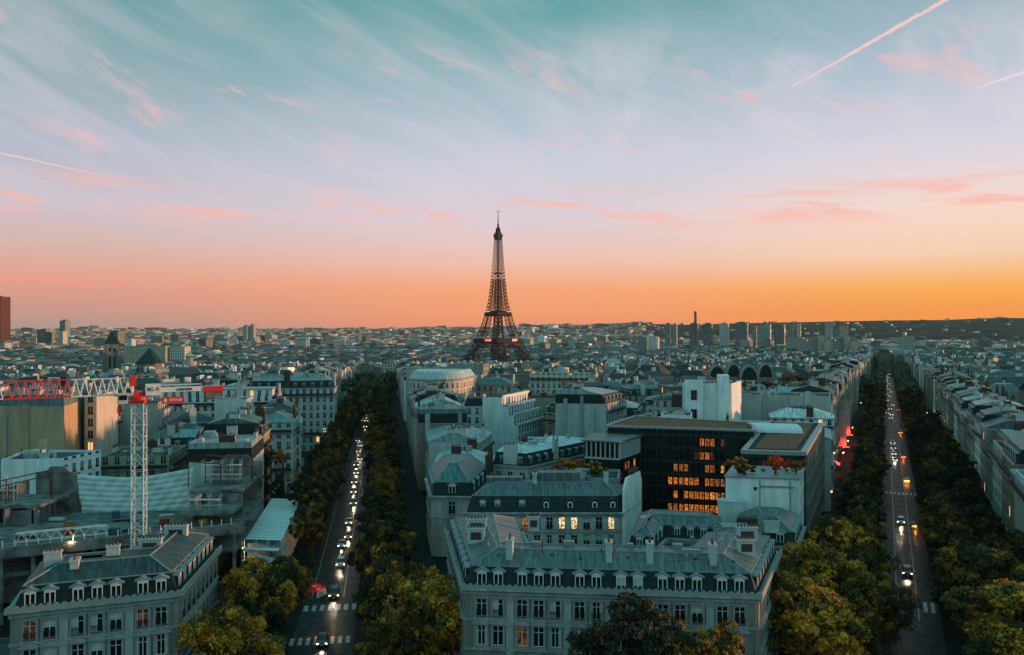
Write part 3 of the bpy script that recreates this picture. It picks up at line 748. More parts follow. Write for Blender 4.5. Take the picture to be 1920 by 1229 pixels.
        if pent and rnd.random() < .75 and mn > 7:
            pp = inset(poly, [2.0 if i not in blank else .05 for i in range(n)]); q = MB(); hh = 2.9
            for i in range(n):
                a, b = pp[i], pp[(i + 1) % n]; L = math.hypot(b[0] - a[0], b[1] - a[1]); q.face([(*a, ztop), (*b, ztop), (*b, ztop + hh), (*a, ztop + hh)], 1 if i in blank else 0, [(0, .2), (L, .2), (L, hh + .2), (0, hh + .2)])
            q.face([(*p, ztop + hh) for p in pp], 2); q.build('penthouse', [M['facade'], M['plaster'], M['asph_roof']], T, color=wall)
            s_ = MB(); s_.prism(inset(pp, -.5), ztop + hh + .004, ztop + hh + .25, bot=True); s_.build('roof_slab', [M['obj']], T, color=roof); ztop += hh + .25; pt = inset(pp, .5)
    # clutter
    bits = []; roof_bits(T, bits, pt, ztop, rnd, 8 if detail else 2)
    for bx, by in bits:
        q = MB(); s = rnd.choice((.5, .7, 1.0, 1.6, 2.4)); q.box((bx, by, ztop - .3), (s, s * rnd.uniform(.6, 1.6), rnd.uniform(.7, 1.6)), 0, rnd.random() * .4); q.build('roof_box', [M['obj']], T, color=rnd.choice(((.55, .55, .53), (.16, .18, .18), (.35, .36, .35))))
    if detail and rnd.random() < .7:
        bx, by = pt[0]; bx, by = (bx * 2 + cx) / 3, (by * 2 + cy) / 3; q = MB(); q.bar((bx, by, ztop - 1), (bx, by, ztop + 2.6), .05); q.bar((bx - .7, by, ztop + 2.3), (bx + .7, by, ztop + 2.3), .03); q.bar((bx - .5, by, ztop + 1.9), (bx + .5, by, ztop + 1.9), .03); q.build('aerial', [M['iron']], T)
    for c in range(chim):
        i = (list(blank) + list(range(n)))[c % (len(blank) + n)]; a, b = poly[i], poly[(i + 1) % n]; th = math.atan2(b[1] - a[1], b[0] - a[0]); u = rnd.uniform(.35, .65)
        if style == 'flat': u = rnd.uniform(.15, .85)
        L_ = min(Ls[i] * .5, rnd.choice((1.8, 2.6, 3.6))); hh = (ztop - zc) + rnd.uniform(.5, 1.6)
        put('chimney', m_stack_pots(round(L_ * 2) / 2, .6, round(hh * 2) / 2 + .5, max(2, int(L_ * 1.6)), rnd.random() < .7), T, (a[0] + (b[0] - a[0]) * u - math.sin(th) * .5, a[1] + (b[1] - a[1]) * u + math.cos(th) * .5, zc - .3), th)
    return T
def m_block_dormer(k):
    def f():
        b = MB(); b.box((0, .9, 0), (1.3, 1.8, 1.7), 1)
        if k == 0: b.box((0, .85, 1.7), (1.6, 2.1, .16), 0, 0, .9)
        else:
            b.face([(-.75, -.1, 1.7), (.75, -.1, 1.7), (0, -.1, 2.2)], 0); b.face([(.75, -.1, 1.7), (.75, 1.8, 1.7), (0, 1.8, 2.2), (0, -.1, 2.2)], 0); b.face([(0, -.1, 2.2), (0, 1.8, 2.2), (-.75, 1.8, 1.7), (-.75, -.1, 1.7)], 0)
        for s in (-1, 1): b.box((s * .48, -.01, .1), (.12, .06, 1.5), 2)
        b.box((0, -.01, 1.45), (.9, .06, .14), 2); b.box((0, -.015, .1), (.08, .06, 1.4), 2)
        b.face([(-.45, -.008, .1), (.45, -.008, .1), (.45, -.008, 1.5), (-.45, -.008, 1.5)], 3)
        return b.mesh('dormer', [M['lead'], M['slate'], M['grey_white'], M['glass']])
    return cached(('bd', k), f)
# ------------------------------------------------------------------ ground, avenues
def ground():
    b = MB(); rad = [0, 60, 120, 200, 300, 430]; r = 430
    while r < 13000: r *= 1.09; rad.append(r)
    N = 120; grid = [[(q * math.sin(2 * math.pi * i / N), q * math.cos(2 * math.pi * i / N)) for i in range(N)] for q in rad]
    for k in range(len(rad) - 1):
        for i in range(N):
            j = (i + 1) % N; P = [grid[k][i], grid[k + 1][i], grid[k + 1][j], grid[k][j]]
            if k == 0: P = [grid[0][0], grid[1][i], grid[1][j]]
            b.face([(x, y, gz(x, y)) for x, y in P][::-1], 0 if rad[k] < 430 else 1, [(x, y) for x, y in P][::-1])
    b.build('ground', [M['asphalt'], M['terrain']], kind='structure', smooth_=True)
ground()
def strip(name, av, t0, t1, s0, s1, dz, m, kerb=0.0, step=20.0):
    b = MB(); n = max(1, int((s1 - s0) / step))
    for i in range(n):
        a0 = s0 + (s1 - s0) * i / n; a1 = s0 + (s1 - s0) * (i + 1) / n
        q = [av.p(a0, t0), av.p(a0, t1), av.p(a1, t1), av.p(a1, t0)]; zz = [gz(*p) + dz for p in q]
        b.face([(*p, z) for p, z in zip(q, zz)], 0, [(t0, a0), (t1, a0), (t1, a1), (t0, a1)])
        if kerb:
            for (i0, i1) in ((3, 0), (1, 2), (0, 1)) if i == 0 else ((3, 0), (1, 2)):
                b.face([(*q[i0], zz[i0] - kerb), (*q[i1], zz[i1] - kerb), (*q[i1], zz[i1]), (*q[i0], zz[i0])], 0)
    return b.build(name, [M[m]], kind='structure')
for av, s0, s1 in ((AL, 128, 1000), (AR, 128, 1300)):
    strip('roadway', av, -4.9, 4.9, s0, s1, .02, 'road')
    for sg in (-1, 1):
        a, b_ = sorted((sg * 4.9, sg * 10.0)); strip('tree_strip', av, a, b_, s0 + 22, s1, .13, 'earth', .13)
        a, b_ = sorted((sg * 14.0, sg * 20.4)); strip('pavement', av, a, b_, s0 + 22, s1, .14, 'pave', .14)
    for t in ((-3.6, 2.2) if av is AL else (-1.8, 1.6)):
        strip('lane_line', av, t - .07, t + .07, s0 + 30, 420, .028, 'mark')
def crosswalk(av, s, t0, t1, n, w=3.2):
    b = MB()
    for i in range(n):
        t = t0 + (t1 - t0) * (i + .5) / n; h = (t1 - t0) / n * .27
        P = [av.p(s, t - h), av.p(s, t + h), av.p(s + w, t + h), av.p(s + w, t - h)]
        b.face([(*p, .032) for p in P], 0, [(t - h, s), (t + h, s), (t + h, s + w), (t - h, s + w)])
    b.build('crosswalk', [M['mark']], kind='structure')
crosswalk(AL, 150.5, -9, 5, 10); crosswalk(AL, 134.5, -10.5, 4.5, 12); crosswalk(AL, 203, 9.2, 14.5, 8, 4.5); crosswalk(AR, 276, -4, 5, 8, 3.5); crosswalk(AR, 163, 2.2, 4.6, 2, 6)
# ------------------------------------------------------------------ the two mansions on the circle
ROWS = [(11.95, 1.42, 2.35, 'cap', True, False), (8.15, 1.45, 2.65, 'pediment', False, False), (3.6, 1.35, 2.7, 'cap', False, False)]
F = [(-6.3, 111.2), (31.4, 107.4), (40.6, 128.5), (29.6, 131.5), (24.6, 121.2), (3.0, 123.2), (1.6, 141), (-10.8, 141.8)]
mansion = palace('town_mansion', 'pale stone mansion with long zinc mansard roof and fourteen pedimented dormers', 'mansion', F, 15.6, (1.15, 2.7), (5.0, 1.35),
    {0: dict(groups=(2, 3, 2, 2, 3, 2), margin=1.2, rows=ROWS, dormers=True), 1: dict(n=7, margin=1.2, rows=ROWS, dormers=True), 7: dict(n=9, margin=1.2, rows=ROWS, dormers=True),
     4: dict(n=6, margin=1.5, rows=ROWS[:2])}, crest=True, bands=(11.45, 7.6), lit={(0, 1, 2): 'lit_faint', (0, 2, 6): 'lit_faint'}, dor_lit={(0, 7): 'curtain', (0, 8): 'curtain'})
def on_front(u, q):       # a spot on the front wing: u along the facade, q metres behind it
    dx, dy = F[1][0] - F[0][0], F[1][1] - F[0][1]; L = math.hypot(dx, dy); dx, dy = dx / L, dy / L
    return (F[0][0] + dx * u - dy * q, F[0][1] + dy * u + dx * q)
FR = math.atan2(F[1][1] - F[0][1], F[1][0] - F[0][0])
for u, p in ((5.7, 3), (19.0, 4), (24.4, 3), (32.6, 3)):
    x, y = on_front(u, 3.4); chimney(mansion, (x, y, 18.3), FR + R(90), 1.9, .85, 3.0, 'plain', p)
for (x, y, z, L) in ((-5.4, 128.5, 18.6, 3.0), (-5.2, 122.2, 18.7, 2.5), (34.4, 123.6, 18.5, 3.0), (32.2, 116.0, 18.6, 2.4), (3.4, 132, 18.2, 1.8)):
    chimney(mansion, (x, y, z), FR + R(4), L, 1.0, 2.1, 'brick', 6)
for u, q, w in ((9, 7.2, 1.2), (13.5, 8.0, 1.6), (22, 7.4, .8), (28.5, 7.8, 1.4), (30.0, 5.2, 2.4)):
    x, y = on_front(u, q); b = MB(); b.box((x, y, 19.1), (w, .9, 1.1), 0, FR); b.build('roof_box', [M['lead']], mansion)
for u, w, q in ((4.2, .8, 2.6), (11.4, 1.0, 3.0), (15.3, .7, 2.4), (21.6, .9, 2.9), (28.2, .8, 2.5), (30.4, 1.4, 3.1), (35.2, .8, 2.6)):
    b = MB(); Pk = lambda uu, qq, e: (*on_front(uu, qq), 18.38 + (qq - 1.15) * .35 + e)
    for e, k, m_ in ((.10, 0, 0), (.13, .09, 1)):
        b.face([Pk(u - w / 2 + k, q + k, e), Pk(u + w / 2 - k, q + k, e), Pk(u + w / 2 - k, q + 1.0 - k, e), Pk(u - w / 2 + k, q + 1.0 - k, e)], m_)
    for (a, c) in (((u - w / 2, q), (u + w / 2, q)), ((u + w / 2, q), (u + w / 2, q + 1.0)), ((u - w / 2, q + 1.0), (u - w / 2, q))): b.face([Pk(*a, -.05), Pk(*c, -.05), Pk(*c, .10), Pk(*a, .10)])
    b.build('skylight', [M['lead'], M['glass']], mansion)
VR = random.Random(3)
for k in range(16):
    u, q = VR.uniform(2, 36), VR.uniform(1.8, 6.0); x, y = on_front(u, q); b = MB(); b.lathe((x, y, 18.2), [(.11, 0), (.10, .5 + VR.random() * .4 + q * .2), (.16, .7 + q * .22), (.03, .9 + q * .25)], 7); b.build('vent_pipe', [M['lead' if k % 3 else 'terracotta']], mansion)
for u, q in ((7.5, 6.5), (25.5, 6.0), (33.5, 6.4)):
    x, y = on_front(u, q); b = MB(); b.bar((x, y, 19), (x, y, 22.6), .035); [b.bar((x - .6, y, 21.2 + .3 * i), (x + .6, y, 21.2 + .3 * i), .02) for i in range(5)]; b.build('aerial', [M['iron']], mansion)
for u in (.5, 11.0, 24.0, 37.5):
    x, y = on_front(u, -.16); b = MB(); b.bar((x, y, 0), (x, y, 14.9), .07, 0, 6); b.build('drainpipe', [M['lead']], mansion)
LF = [(-60.6, 101.7), (-42.9, 108.4), (-45.4, 130.0), (-56.0, 128.8), (-54.2, 118.4), (-65.0, 114.2)]
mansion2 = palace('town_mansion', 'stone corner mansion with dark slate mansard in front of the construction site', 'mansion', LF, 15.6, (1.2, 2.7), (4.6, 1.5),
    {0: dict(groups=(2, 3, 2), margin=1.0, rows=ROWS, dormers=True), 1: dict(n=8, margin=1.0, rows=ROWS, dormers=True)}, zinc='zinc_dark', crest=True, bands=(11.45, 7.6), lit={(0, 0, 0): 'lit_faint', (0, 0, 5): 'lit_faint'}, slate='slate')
for (x, y, z, L, rz, st, p) in ((-56.0, 108.0, 18.2, 1.9, R(110), 'plain', 3), (-50.2, 117.0, 18.6, 3.0, R(10), 'brick', 7), (-49.6, 124.6, 18.6, 3.2, R(4), 'brick', 6), (-59.6, 109.4, 18.8, 2.0, R(20), 'plain', 4), (-53.0, 112.0, 18.9, 1.6, R(20), 'plain', 3)):
    chimney(mansion2, (x, y, z), rz, L, 1.0, 2.0, st, p)
for x, y, w, h in ((-55.6, 111.0, 3.0, .8), (-51.0, 120.6, 2.2, .9)):
    b = MB(); b.box((x, y, 19.0), (w, 1.4, h), 0, R(18)); b.build('roof_box', [M['zinc']], mansion2)
# ------------------------------------------------------------------ shuttered house and corner pavilion behind the mansion
def shutter_rows(): return [(10.4, 1.3, 2.4, None, True, True), (6.9, 1.3, 2.4, None, True, True), (3.2, 1.3, 2.4, None, False, False)]
D = [(-9.3, 165.2), (21.6, 165.2), (26.5, 176), (-6.2, 178)]
sh = palace('apartment_house', 'apartment house with pale shutters, two lamplit windows and round dormers behind the front mansion', 'apartment house', D, 13.6, (1.1, 3.2), (4.8, 2.0),
    {0: dict(n=12, margin=.9, rows=shutter_rows())}, stone='stone_pale', slate='slate_green', bands=(9.9,),
    lit={(0, 0, 1): 'lit_faint', (0, 0, 4): 'lit_dim', (0, 0, 7): 'lit_white', (0, 0, 8): 'lit_white', (0, 0, 11): 'lit_white'})
for i, px in enumerate((905, 933, 979, 1024, 1069, 1115, 1149)):
    dormer(sh, (at_depth(px, 165.8), 165.75, 14.0), 0, 'arch' if i < 3 else 'oeil', 'glass', 1.0, 1.7, 2.0, 'zinc', 'slate_green')
b = MB(); b.prism([(21.62, 165.1), (22.1, 165.0), (27.1, 176.0), (26.55, 176.2)], 0, 18.2, 0); b.frustum([(21.62, 165.1), (22.1, 165.0), (27.1, 176.0), (26.55, 176.2)], 18.2, [(22.4, 167), (22.9, 166.8), (26.6, 175), (26.0, 175.2)], 20.2, 0, 0)
b.build('party_wall', [M['plaster']], sh, color=(.80, .77, .74))
chimney(sh, (24.8, 172.5, 19.4), R(65), 5.0, .7, 1.4, 'allbrick', 8); chimney(sh, (4.6, 170.4, 17.8), R(90), 1.8, .8, 2.6, 'plain', 3); chimney(sh, (19.0, 170.4, 18.2), R(90), 1.4, .8, 2.4, 'plain', 2)
for x, y, w, d_, h in ((9.5, 172.2, 8.5, 3.0, 2.0), (-1.5, 172.5, 7.5, 2.6, .9), (15.5, 171.6, 1.2, 1.2, 1.2)):
    b = MB(); b.box((x, y, 18.6), (w, d_, h), 0); b.build('roof_box', [M['zinc']], sh)
C = [(-17.6, 184), (-8.6, 183.6), (-5.0, 205.5), (-20.8, 205.5)]
crows = [(9.3, 1.5, 2.7, 'cap', True, False), (4.9, 1.5, 2.8, 'cap', True, False), (1.0, 1.6, 2.6, None, False, False)]
pav = palace('corner_pavilion', 'stone corner pavilion with steep greenish zinc hip roof and skylight facing the left avenue', 'pavilion', C, 13.1, (.9, 3.0), (4.3, 3.6),
    {0: dict(n=1, margin=.6, rows=crows, dormers=True), 1: dict(n=4, margin=1.2, rows=crows, dormers=True), 3: dict(n=5, margin=1.2, rows=crows, dormers=True)}, stone='stone_pale', zinc='zinc_teal', bands=(8.4, 4.2), lit={(0, 1, 0): 'lit_faint'}, dormer_kw=dict(w=1.5, h=2.1))
chimney(pav, (-5.4, 200, 15.5), R(80), 5.0, .9, 4.2, 'allbrick', 8)
b = MB()
for i in range(6): b.box((-13.6 + i * .55, 189.8, 18.0 + .0), (.3, 1.6, .16), 0, 0)
b.box((-12.2, 190.6, 17.9), (3.6, 1.4, .5), 1); b.build('skylight', [M['white'], M['zinc']], pav)
# ------------------------------------------------------------------ courtyard houses right behind the front mansion
c_rows = [(10.6, 1.2, 2.2, None, True, False), (7.0, 1.2, 2.2, None, False, False)]
cy1 = palace('courtyard_house', 'L-shaped courtyard house with low greenish zinc roof left of the tall white blind wall', 'house', [(18.4, 136.4), (22.8, 135.6), (26.4, 143.6), (36.2, 141.6), (38.0, 150.5), (22.6, 153.5)], 14.0, (.8, 2.2), (2.9, 1.3),
    {0: dict(n=1, margin=.5, rows=c_rows, dormers=True), 1: dict(n=3, margin=.6, rows=c_rows, dormers=True), 2: dict(n=4, margin=.6, rows=c_rows, dormers=True)}, slate='slate_green', cornice=.3, dormer_kw=dict(w=1.0, h=1.55, dep=1.6))
b = MB(); b.box((23.4, 146, 17.0), (1.9, 1.3, .3), 0, R(20)); b.box((23.4, 146, 17.3), (1.5, .9, .06), 1, R(20)); b.build('skylight', [M['white'], M['glass']], cy1)
for x, y in ((29.2, 136.5), (33.6, 134.8)):
    b = MB(); b.box((x, y, 12.0), (.7, .7, 3.4)); b.lathe((x, y, 15.4), [(.3, 0), (.3, .5), (.45, .6), (.1, .9)], 8); b.build('vent_pipe', [M['lead']], cy1)
cy2 = palace('courtyard_house', 'zinc-roofed house at the foot of the tall white blind wall', 'house', [(38.6, 141.2), (47.0, 139.2), (53.2, 153.4), (40.6, 154.6)], 13.6, (.9, 2.4), (3.8, 1.9),
    {0: dict(n=2, margin=.8, rows=c_rows, dormers=True), 1: dict(n=5, margin=1.0, rows=c_rows, dormers=True)}, slate='slate_green', cornice=.35, dormer_kw=dict(w=1.2, h=1.8))
b = MB(); b.box((36.6, 138.4, 10.0), (4.5, 3.0, 7.6)); b.build('annex', [M['lead']], cy2)
chimney(cy2, (39.2, 140.5, 16.0), R(0), 3.2, .8, 2.0, 'allbrick', 6); chimney(cy2, (43.0, 139.8, 16.0), R(0), 2.4, .8, 1.8, 'plain', 5)
yard = MB(); yard.prism([(3.2, 123.6), (24.2, 121.6), (29.0, 132), (27, 142), (2, 142)], .0, 8.2); yo = yard.build('courtyard_annex', [M['asph_roof']]); tag(yo, 'low flat-roofed annex filling the courtyard behind the front mansion', 'annex')
# ------------------------------------------------------------------ white blind wall, planted roofs, dark office
G = [(40.2, 158.6), (53.2, 155.8), (58.2, 168), (45, 170.8)]
T = block(G, 0, 21.8, 'flat', (.78, .79, .77), (.4, .4, .4), blank=(0, 3), chim=0, rnd=random.Random(5), name='white_building', balc=False, pent=False)
T_G = T; tag(T, 'building with tall blank white wall and small roof terrace above the courtyard roofs', 'building')
b = MB(); b.prism(inset(G, -.25), 21.85, 22.1, bot=True); b.build('coping', [M['lead']], T)
b = MB(); b.box((40.8, 157.3, 0), (4.6, 2.2, 17.6), 0, R(-12)); b.box((40.8, 157.3, 17.6), (4.9, 2.5, .25), 0, R(-12)); b.build('stair_annex', [M['plaster']], T, color=(.6, .63, .62))
EO = [(23.4, 205.6), (56.4, 196.6), (60.2, 211.5), (33, 226.5)]
office = thing('office_building', (40, 208, 0), 'dark glass office block with rows of orange lit windows under a planted roof', 'office')
b = MB(); b.prism(EO, 0, 25.7, 0, top=False); b.build('wall', [M['glass_far']], office)
b = MB(); o_ = inset(EO, -.6); b.prism(o_, 25.7, 26.2, 0, bot=True, top=False); i_ = inset(EO, .3)
b.frustum(o_, 26.2, i_, 26.22, 0); b.build('roof_edge', [M['lead']], office)
b = MB(); b.face([(*p, 26.12) for p in i_]); b.build('planted_roof', [M['green_roof']], office)
ex, ey = EO[1][0] - EO[0][0], EO[1][1] - EO[0][1]; eL = math.hypot(ex, ey); ex, ey = ex / eL, ey / eL; eth = math.atan2(ey, ex)
b = MB()
for zz in (5.3, 8.4, 11.6, 14.7, 17.8, 21.0, 24.1): b.box(((EO[0][0] + EO[1][0]) / 2 + ey * .12, (EO[0][1] + EO[1][1]) / 2 - ex * .12, zz), (eL, .2, .5), 0, eth)
for i in range(27): u = eL * i / 26; b.box((EO[0][0] + ex * u + ey * .2, EO[0][1] + ey * u - ex * .2, 0), (.14, .5, 25.6), 0, eth)
b.build('fin_grid', [M['iron']], office)
LIT = {6: {(1300, 1304): 'lit_office', (1313, 1318): 'lit_office', (1323, 1328): 'lit_dim', (1333, 1338): 'lit_office', (1280, 1284): 'lit_faint', (1290, 1294): 'lit_faint', (1352, 1356): 'lit_faint'},
       5: {(1303, 1305): 'lit_faint', (1313, 1316): 'lit_dim', (1323, 1328): 'lit_office', (1333, 1337): 'lit_faint'},
       4: {(1262, 1270): 'lit_dim', (1278, 1287): 'lit_dim', (1318, 1326): 'lit_dim', (1336, 1343): 'lit_dim', (1353, 1360): 'lit'},
       3: {(1256, 1275): 'lit_office', (1277, 1287): 'lit_office', (1288, 1297): 'lit_office', (1299, 1309): 'lit_office', (1321, 1330): 'lit_office', (1336, 1345): 'lit_dim', (1352, 1360): 'lit_dim'},
       2: {(1264, 1272): 'lit_office', (1279, 1292): 'lit_office', (1293, 1309): 'lit_office', (1311, 1324): 'lit_office', (1326, 1334): 'lit', (1335, 1346): 'lit_office', (1352, 1358): 'lit_dim'},
       1: {(1256, 1276): 'lit_dim', (1280, 1300): 'lit_office', (1301, 1322): 'lit_office', (1323, 1346): 'lit_office', (1350, 1360): 'lit_office'}}
ZROW = {6: 21.2, 5: 18.0, 4: 15.0, 3: 11.8, 2: 8.6, 1: 5.5}
for k in range(1, 7):
    for j in range(16):
        px0 = 1207 + j * 9.9; key = next(((a, c) for (a, c) in LIT.get(k, {}) if a - 2 <= px0 < c + 2), None); kind_ = LIT[k][key] if key else 'glass'
        u = ((px0 - CX) / KF * 205.6 - EO[0][0]) / (ex - (px0 - CX) / KF * ey)
        if u > eL - 1: continue
        def f(kk=kind_):
            q = MB(); q.face([(-.45, -.07, .75), (.45, -.07, .75), (.45, -.07, 2.45), (-.45, -.07, 2.45)], 0)
            for z_ in (.44, 2.72): q.box((0, -.08, z_), (1.2, .1, .08), 1)
            q.box((.1, -.085, .5), (.05, .06, 2.25), 1); return q.mesh('window', [M[kk], M['iron']])
        put('window', cached(('ow', kind_), f), office, (EO[0][0] + ex * u, EO[0][1] + ey * u, ZROW[k]), eth)
# pipes, patches and flues on the tall white blind wall
gx, gy = G[1][0] - G[0][0], G[1][1] - G[0][1]; gl = math.hypot(gx, gy); gx, gy = gx / gl, gy / gl; gth = math.atan2(gy, gx)
def on_g(u, z, w, h, t, nm, m, col=None): b = MB(); b.box((G[0][0] + gx * u + gy * t / 2, G[0][1] + gy * u - gx * t / 2, z), (w, t, h), 0, gth, bottom=True); b.build(nm, [M[m]], T_G, color=col)
for u, z, h in ((6.2, 8, 13.6), (11.6, 9, 12.5)): on_g(u, z, .16, h, .18, 'drainpipe', 'lead')
on_g(8.6, 10, 3.2, 6.5, .04, 'render_patch', 'plaster', (.66, .68, .66)); on_g(12.4, 15, 1.3, 5.6, .05, 'render_patch', 'plaster', (.60, .63, .61)); on_g(9.2, 20.2, 6.2, .35, .12, 'string_course', 'lead'); on_g(5.4, 19.6, .6, .6, .1, 'vent', 'iron')
# wing with upright fins, planted terrace in front
FW = [(16.7, 193), (23.8, 190), (30.2, 201), (20.4, 205)]
wing = thing('office_building', (22, 197, 0), 'flat zinc-roofed wing with upright white fins left of the dark office', 'office')
b = MB(); b.prism(FW, 0, 24.0, 0); b.build('wall', [M['glass_far']], wing)
b = MB(); b.prism(inset(FW, -.7), 24.0, 24.35, 0, bot=True); b.build('roof', [M['zinc']], wing)
b = MB()
for (p, q, n) in ((FW[1], FW[2], 12), (FW[0], FW[1], 7)):
    th = math.atan2(q[1] - p[1], q[0] - p[0])
    for i in range(n): u = (i + .5) / n; b.box((p[0] + (q[0] - p[0]) * u + math.sin(th) * .3, p[1] + (q[1] - p[1]) * u - math.cos(th) * .3, 20.4), (.18, .6, 3.5), 0, th)
for (p, q) in ((FW[1], FW[2]), (FW[0], FW[1])): b.bar((*p, 20.3), (*q, 20.3), .3)
b.build('fins', [M['grey_white']], wing)
for i in range(7):
    u = (i + .5) / 7; th = math.atan2(FW[2][1] - FW[1][1], FW[2][0] - FW[1][0])
    put('window', cached(('ow', 'lit_dim' if i in (2, 3) else 'lit' if i == 5 else 'glass'), lambda: None) if ('ow', 'lit_dim' if i in (2, 3) else 'lit' if i == 5 else 'glass') in CACHE else m_simple_window(1.2, 2.2, 'lit_dim'), wing, (FW[1][0] + (FW[2][0] - FW[1][0]) * u, FW[1][1] + (FW[2][1] - FW[1][1]) * u, 16.6), th)
T = block([(9.0, 181), (22.6, 178.6), (24.4, 190), (11.5, 193)], 0, 18.0, 'flat', (.34, .36, .35), (.2, .2, .2), blank=(0,), chim=0, rnd=random.Random(8), name='terrace_building', balc=False, pent=False)
tag(T, 'low flat building with overgrown roof terrace below the finned office wing', 'building')
H = [(48.2, 176.4), (60.4, 173.6), (83.4, 226), (69.6, 230)]
gar = thing('garden_roof_building', (65, 200, 0), 'avenue-side building with planted flat roof and white barrel skylight', 'building')
b = MB(); b.prism(H, 0, 24.0, 0, mt=1, top=True); b.build('wall', [M['glass_far'], M['asph_roof']], gar)
b = MB(); o_ = inset(H, -.3); i_ = inset(H, 1.0); b.prism(o_, 23.6, 24.4, 0, bot=True, top=False); b.frustum(o_, 24.4, i_, 24.41, 0); b.build('parapet', [M['lead']], gar)
b = MB(); i2 = inset(H, 2.2); b.prism(i2, 24.004, 24.5, 0); b.build('planted_roof', [M['green_roof']], gar)
b = MB(); n = 8; ax = (64.0, 207.0); L_ = 11; rz = R(-12)
for i in range(n):
    a0, a1 = math.pi * i / n, math.pi * (i + 1) / n; q = lambda s, a: (ax[0] + math.cos(rz) * s + math.sin(-rz) * math.cos(a) * 3.2, ax[1] + math.sin(rz) * s - math.cos(rz) * math.cos(a) * 3.2, 24.5 + math.sin(a) * 2.0)
    b.face([q(-L_ / 2, a0), q(L_ / 2, a0), q(L_ / 2, a1), q(-L_ / 2, a1)])
for e in (-1, 1): b.face([q(e * L_ / 2, math.pi * i / n) for i in range(n + 1)][::-e])
b.build('barrel_skylight', [M['crane_white']], gar)
b = MB(); e0, e1 = H[1], H[2]; th = math.atan2(e1[1] - e0[1], e1[0] - e0[0]); eL2 = math.hypot(e1[0] - e0[0], e1[1] - e0[1])
for i in range(15): u = (i + .5) / 15; b.box((e0[0] + (e1[0] - e0[0]) * u + math.sin(th) * .25, e0[1] + (e1[1] - e0[1]) * u - math.cos(th) * .25, 3.5), (.7, .5, 20), 0, th)
for zz in (3.4, 8.2, 13.0, 17.8): b.box(((e0[0] + e1[0]) / 2 + math.sin(th) * .28, (e0[1] + e1[1]) / 2 - math.cos(th) * .28, zz), (eL2, .6, .7), 0, th)
b.build('pier_grid', [M['stone']], gar)

T = block([(-84, 96), (-61.8, 101.0), (-64, 112), (-86, 107)], 0, 9.0, 'flat', (.10, .11, .11), (.06, .07, .07), blank=(), chim=1, rnd=random.Random(71), name='low_building', balc=False, pent=False)
tag(T, 'low dark flat-roofed building at the bottom left edge beside the corner mansion', 'building')
# ------------------------------------------------------------------ city blocks along the avenues and between them
TAKEN = [(p, 1) for p in (F, LF, D, C, G, EO, FW, H, [(18.4, 136.4), (53, 139), (53.2, 153.4), (22.6, 153.5)])]
def cen(p): return (sum(q[0] for q in p) / len(p), sum(q[1] for q in p) / len(p))
def inside(pt, poly):
    x, y = pt; r = False; j = len(poly) - 1
    for i in range(len(poly)):
        if (poly[i][1] > y) != (poly[j][1] > y) and x < (poly[j][0] - poly[i][0]) * (y - poly[i][1]) / (poly[j][1] - poly[i][1]) + poly[i][0]: r = not r
        j = i
    return r
OCC = [F, LF, D, C, G, EO, FW, H]
def clash(poly, grow=1.0):
    q = inset(poly, grow) if grow else poly; pts = q + [cen(q)] + [((q[i][0] + q[(i + 1) % len(q)][0]) / 2, (q[i][1] + q[(i + 1) % len(q)][1]) / 2) for i in range(len(q))]
    for o in OCC:
        c = cen(o)
        if math.hypot(c[0] - pts[-1][0], c[1] - pts[-1][1]) > 90: continue
        if any(inside(p, o) for p in pts) or any(inside(p, q) for p in o + [c]): return True
    return False
def inview(x, y, m=6.0): return y > 20 and abs(x / y) < (CX / KF) + m / y + .01
def bwords(style, wn, rn):
    roof = {'mansard': f'slate mansard and {rn} top', 'hip': f'{rn} hip roof', 'flat': 'flat stepped top'}[style]
    return f'{wn} block with {roof}'
def gen(poly, zb, h, style, wi, ri, blank, region, rnd, **kw):
    w = WALLS[wi]; r = ROOFS[ri]; j = rnd.uniform(.85, 1.12)
    T = block(poly, zb, h, style, tuple(c * j for c in w[1]), tuple(c * rnd.uniform(.85, 1.15) for c in r[1]), blank, rnd=rnd, **kw)
    OCC.append(ccw(poly)); c = cen(poly); GEN.append((T, bwords(style, w[0], r[0]), region, CX + KF * c[0] / c[1], 'apartment block'))
    T['group'] = 'Paris apartment blocks'
    return T
RN = random.Random(21)
def row(av, side, s0, s1, region, hs=(20, 23.5), skip=()):
    s = s0; k = 0
    while s < s1:
        wdt = RN.uniform(12, 20); dep = RN.uniform(13, 16); t0 = 20.2 + RN.choice((0, 0, .25)); a, b = side * t0, side * (t0 + dep)
        poly = [av.p(s, a), av.p(s + wdt, a), av.p(s + wdt, b), av.p(s, b)]
        if side < 0: pass
        pc = ccw(poly); c = cen(pc)
        # which edges are party walls: the two that run away from the avenue
        bl = []
        for i in range(4):
            p, q = pc[i], pc[(i + 1) % 4]; sp, sq = av.st(*p), av.st(*q)
            if abs(sp[0] - sq[0]) < 1: bl.append(i)
        s += wdt + .05
        if any(a0 <= s <= a1 for a0, a1 in skip) or not inview(*c, 16) or clash(pc): continue
        st = RN.choices(('mansard', 'hip', 'flat'), (6, 1.5, 1.5))[0]
        gen(pc, gz(*c) - (.0 if c[1] < 420 else .6), RN.uniform(*hs), st, RN.choices(range(6), (4, 3, 1.5, 2, 1, 1))[0], RN.randrange(5), tuple(bl), region, RN, chim=RN.choice((2, 3, 4)), detail=1 if c[1] < 420 else 0)
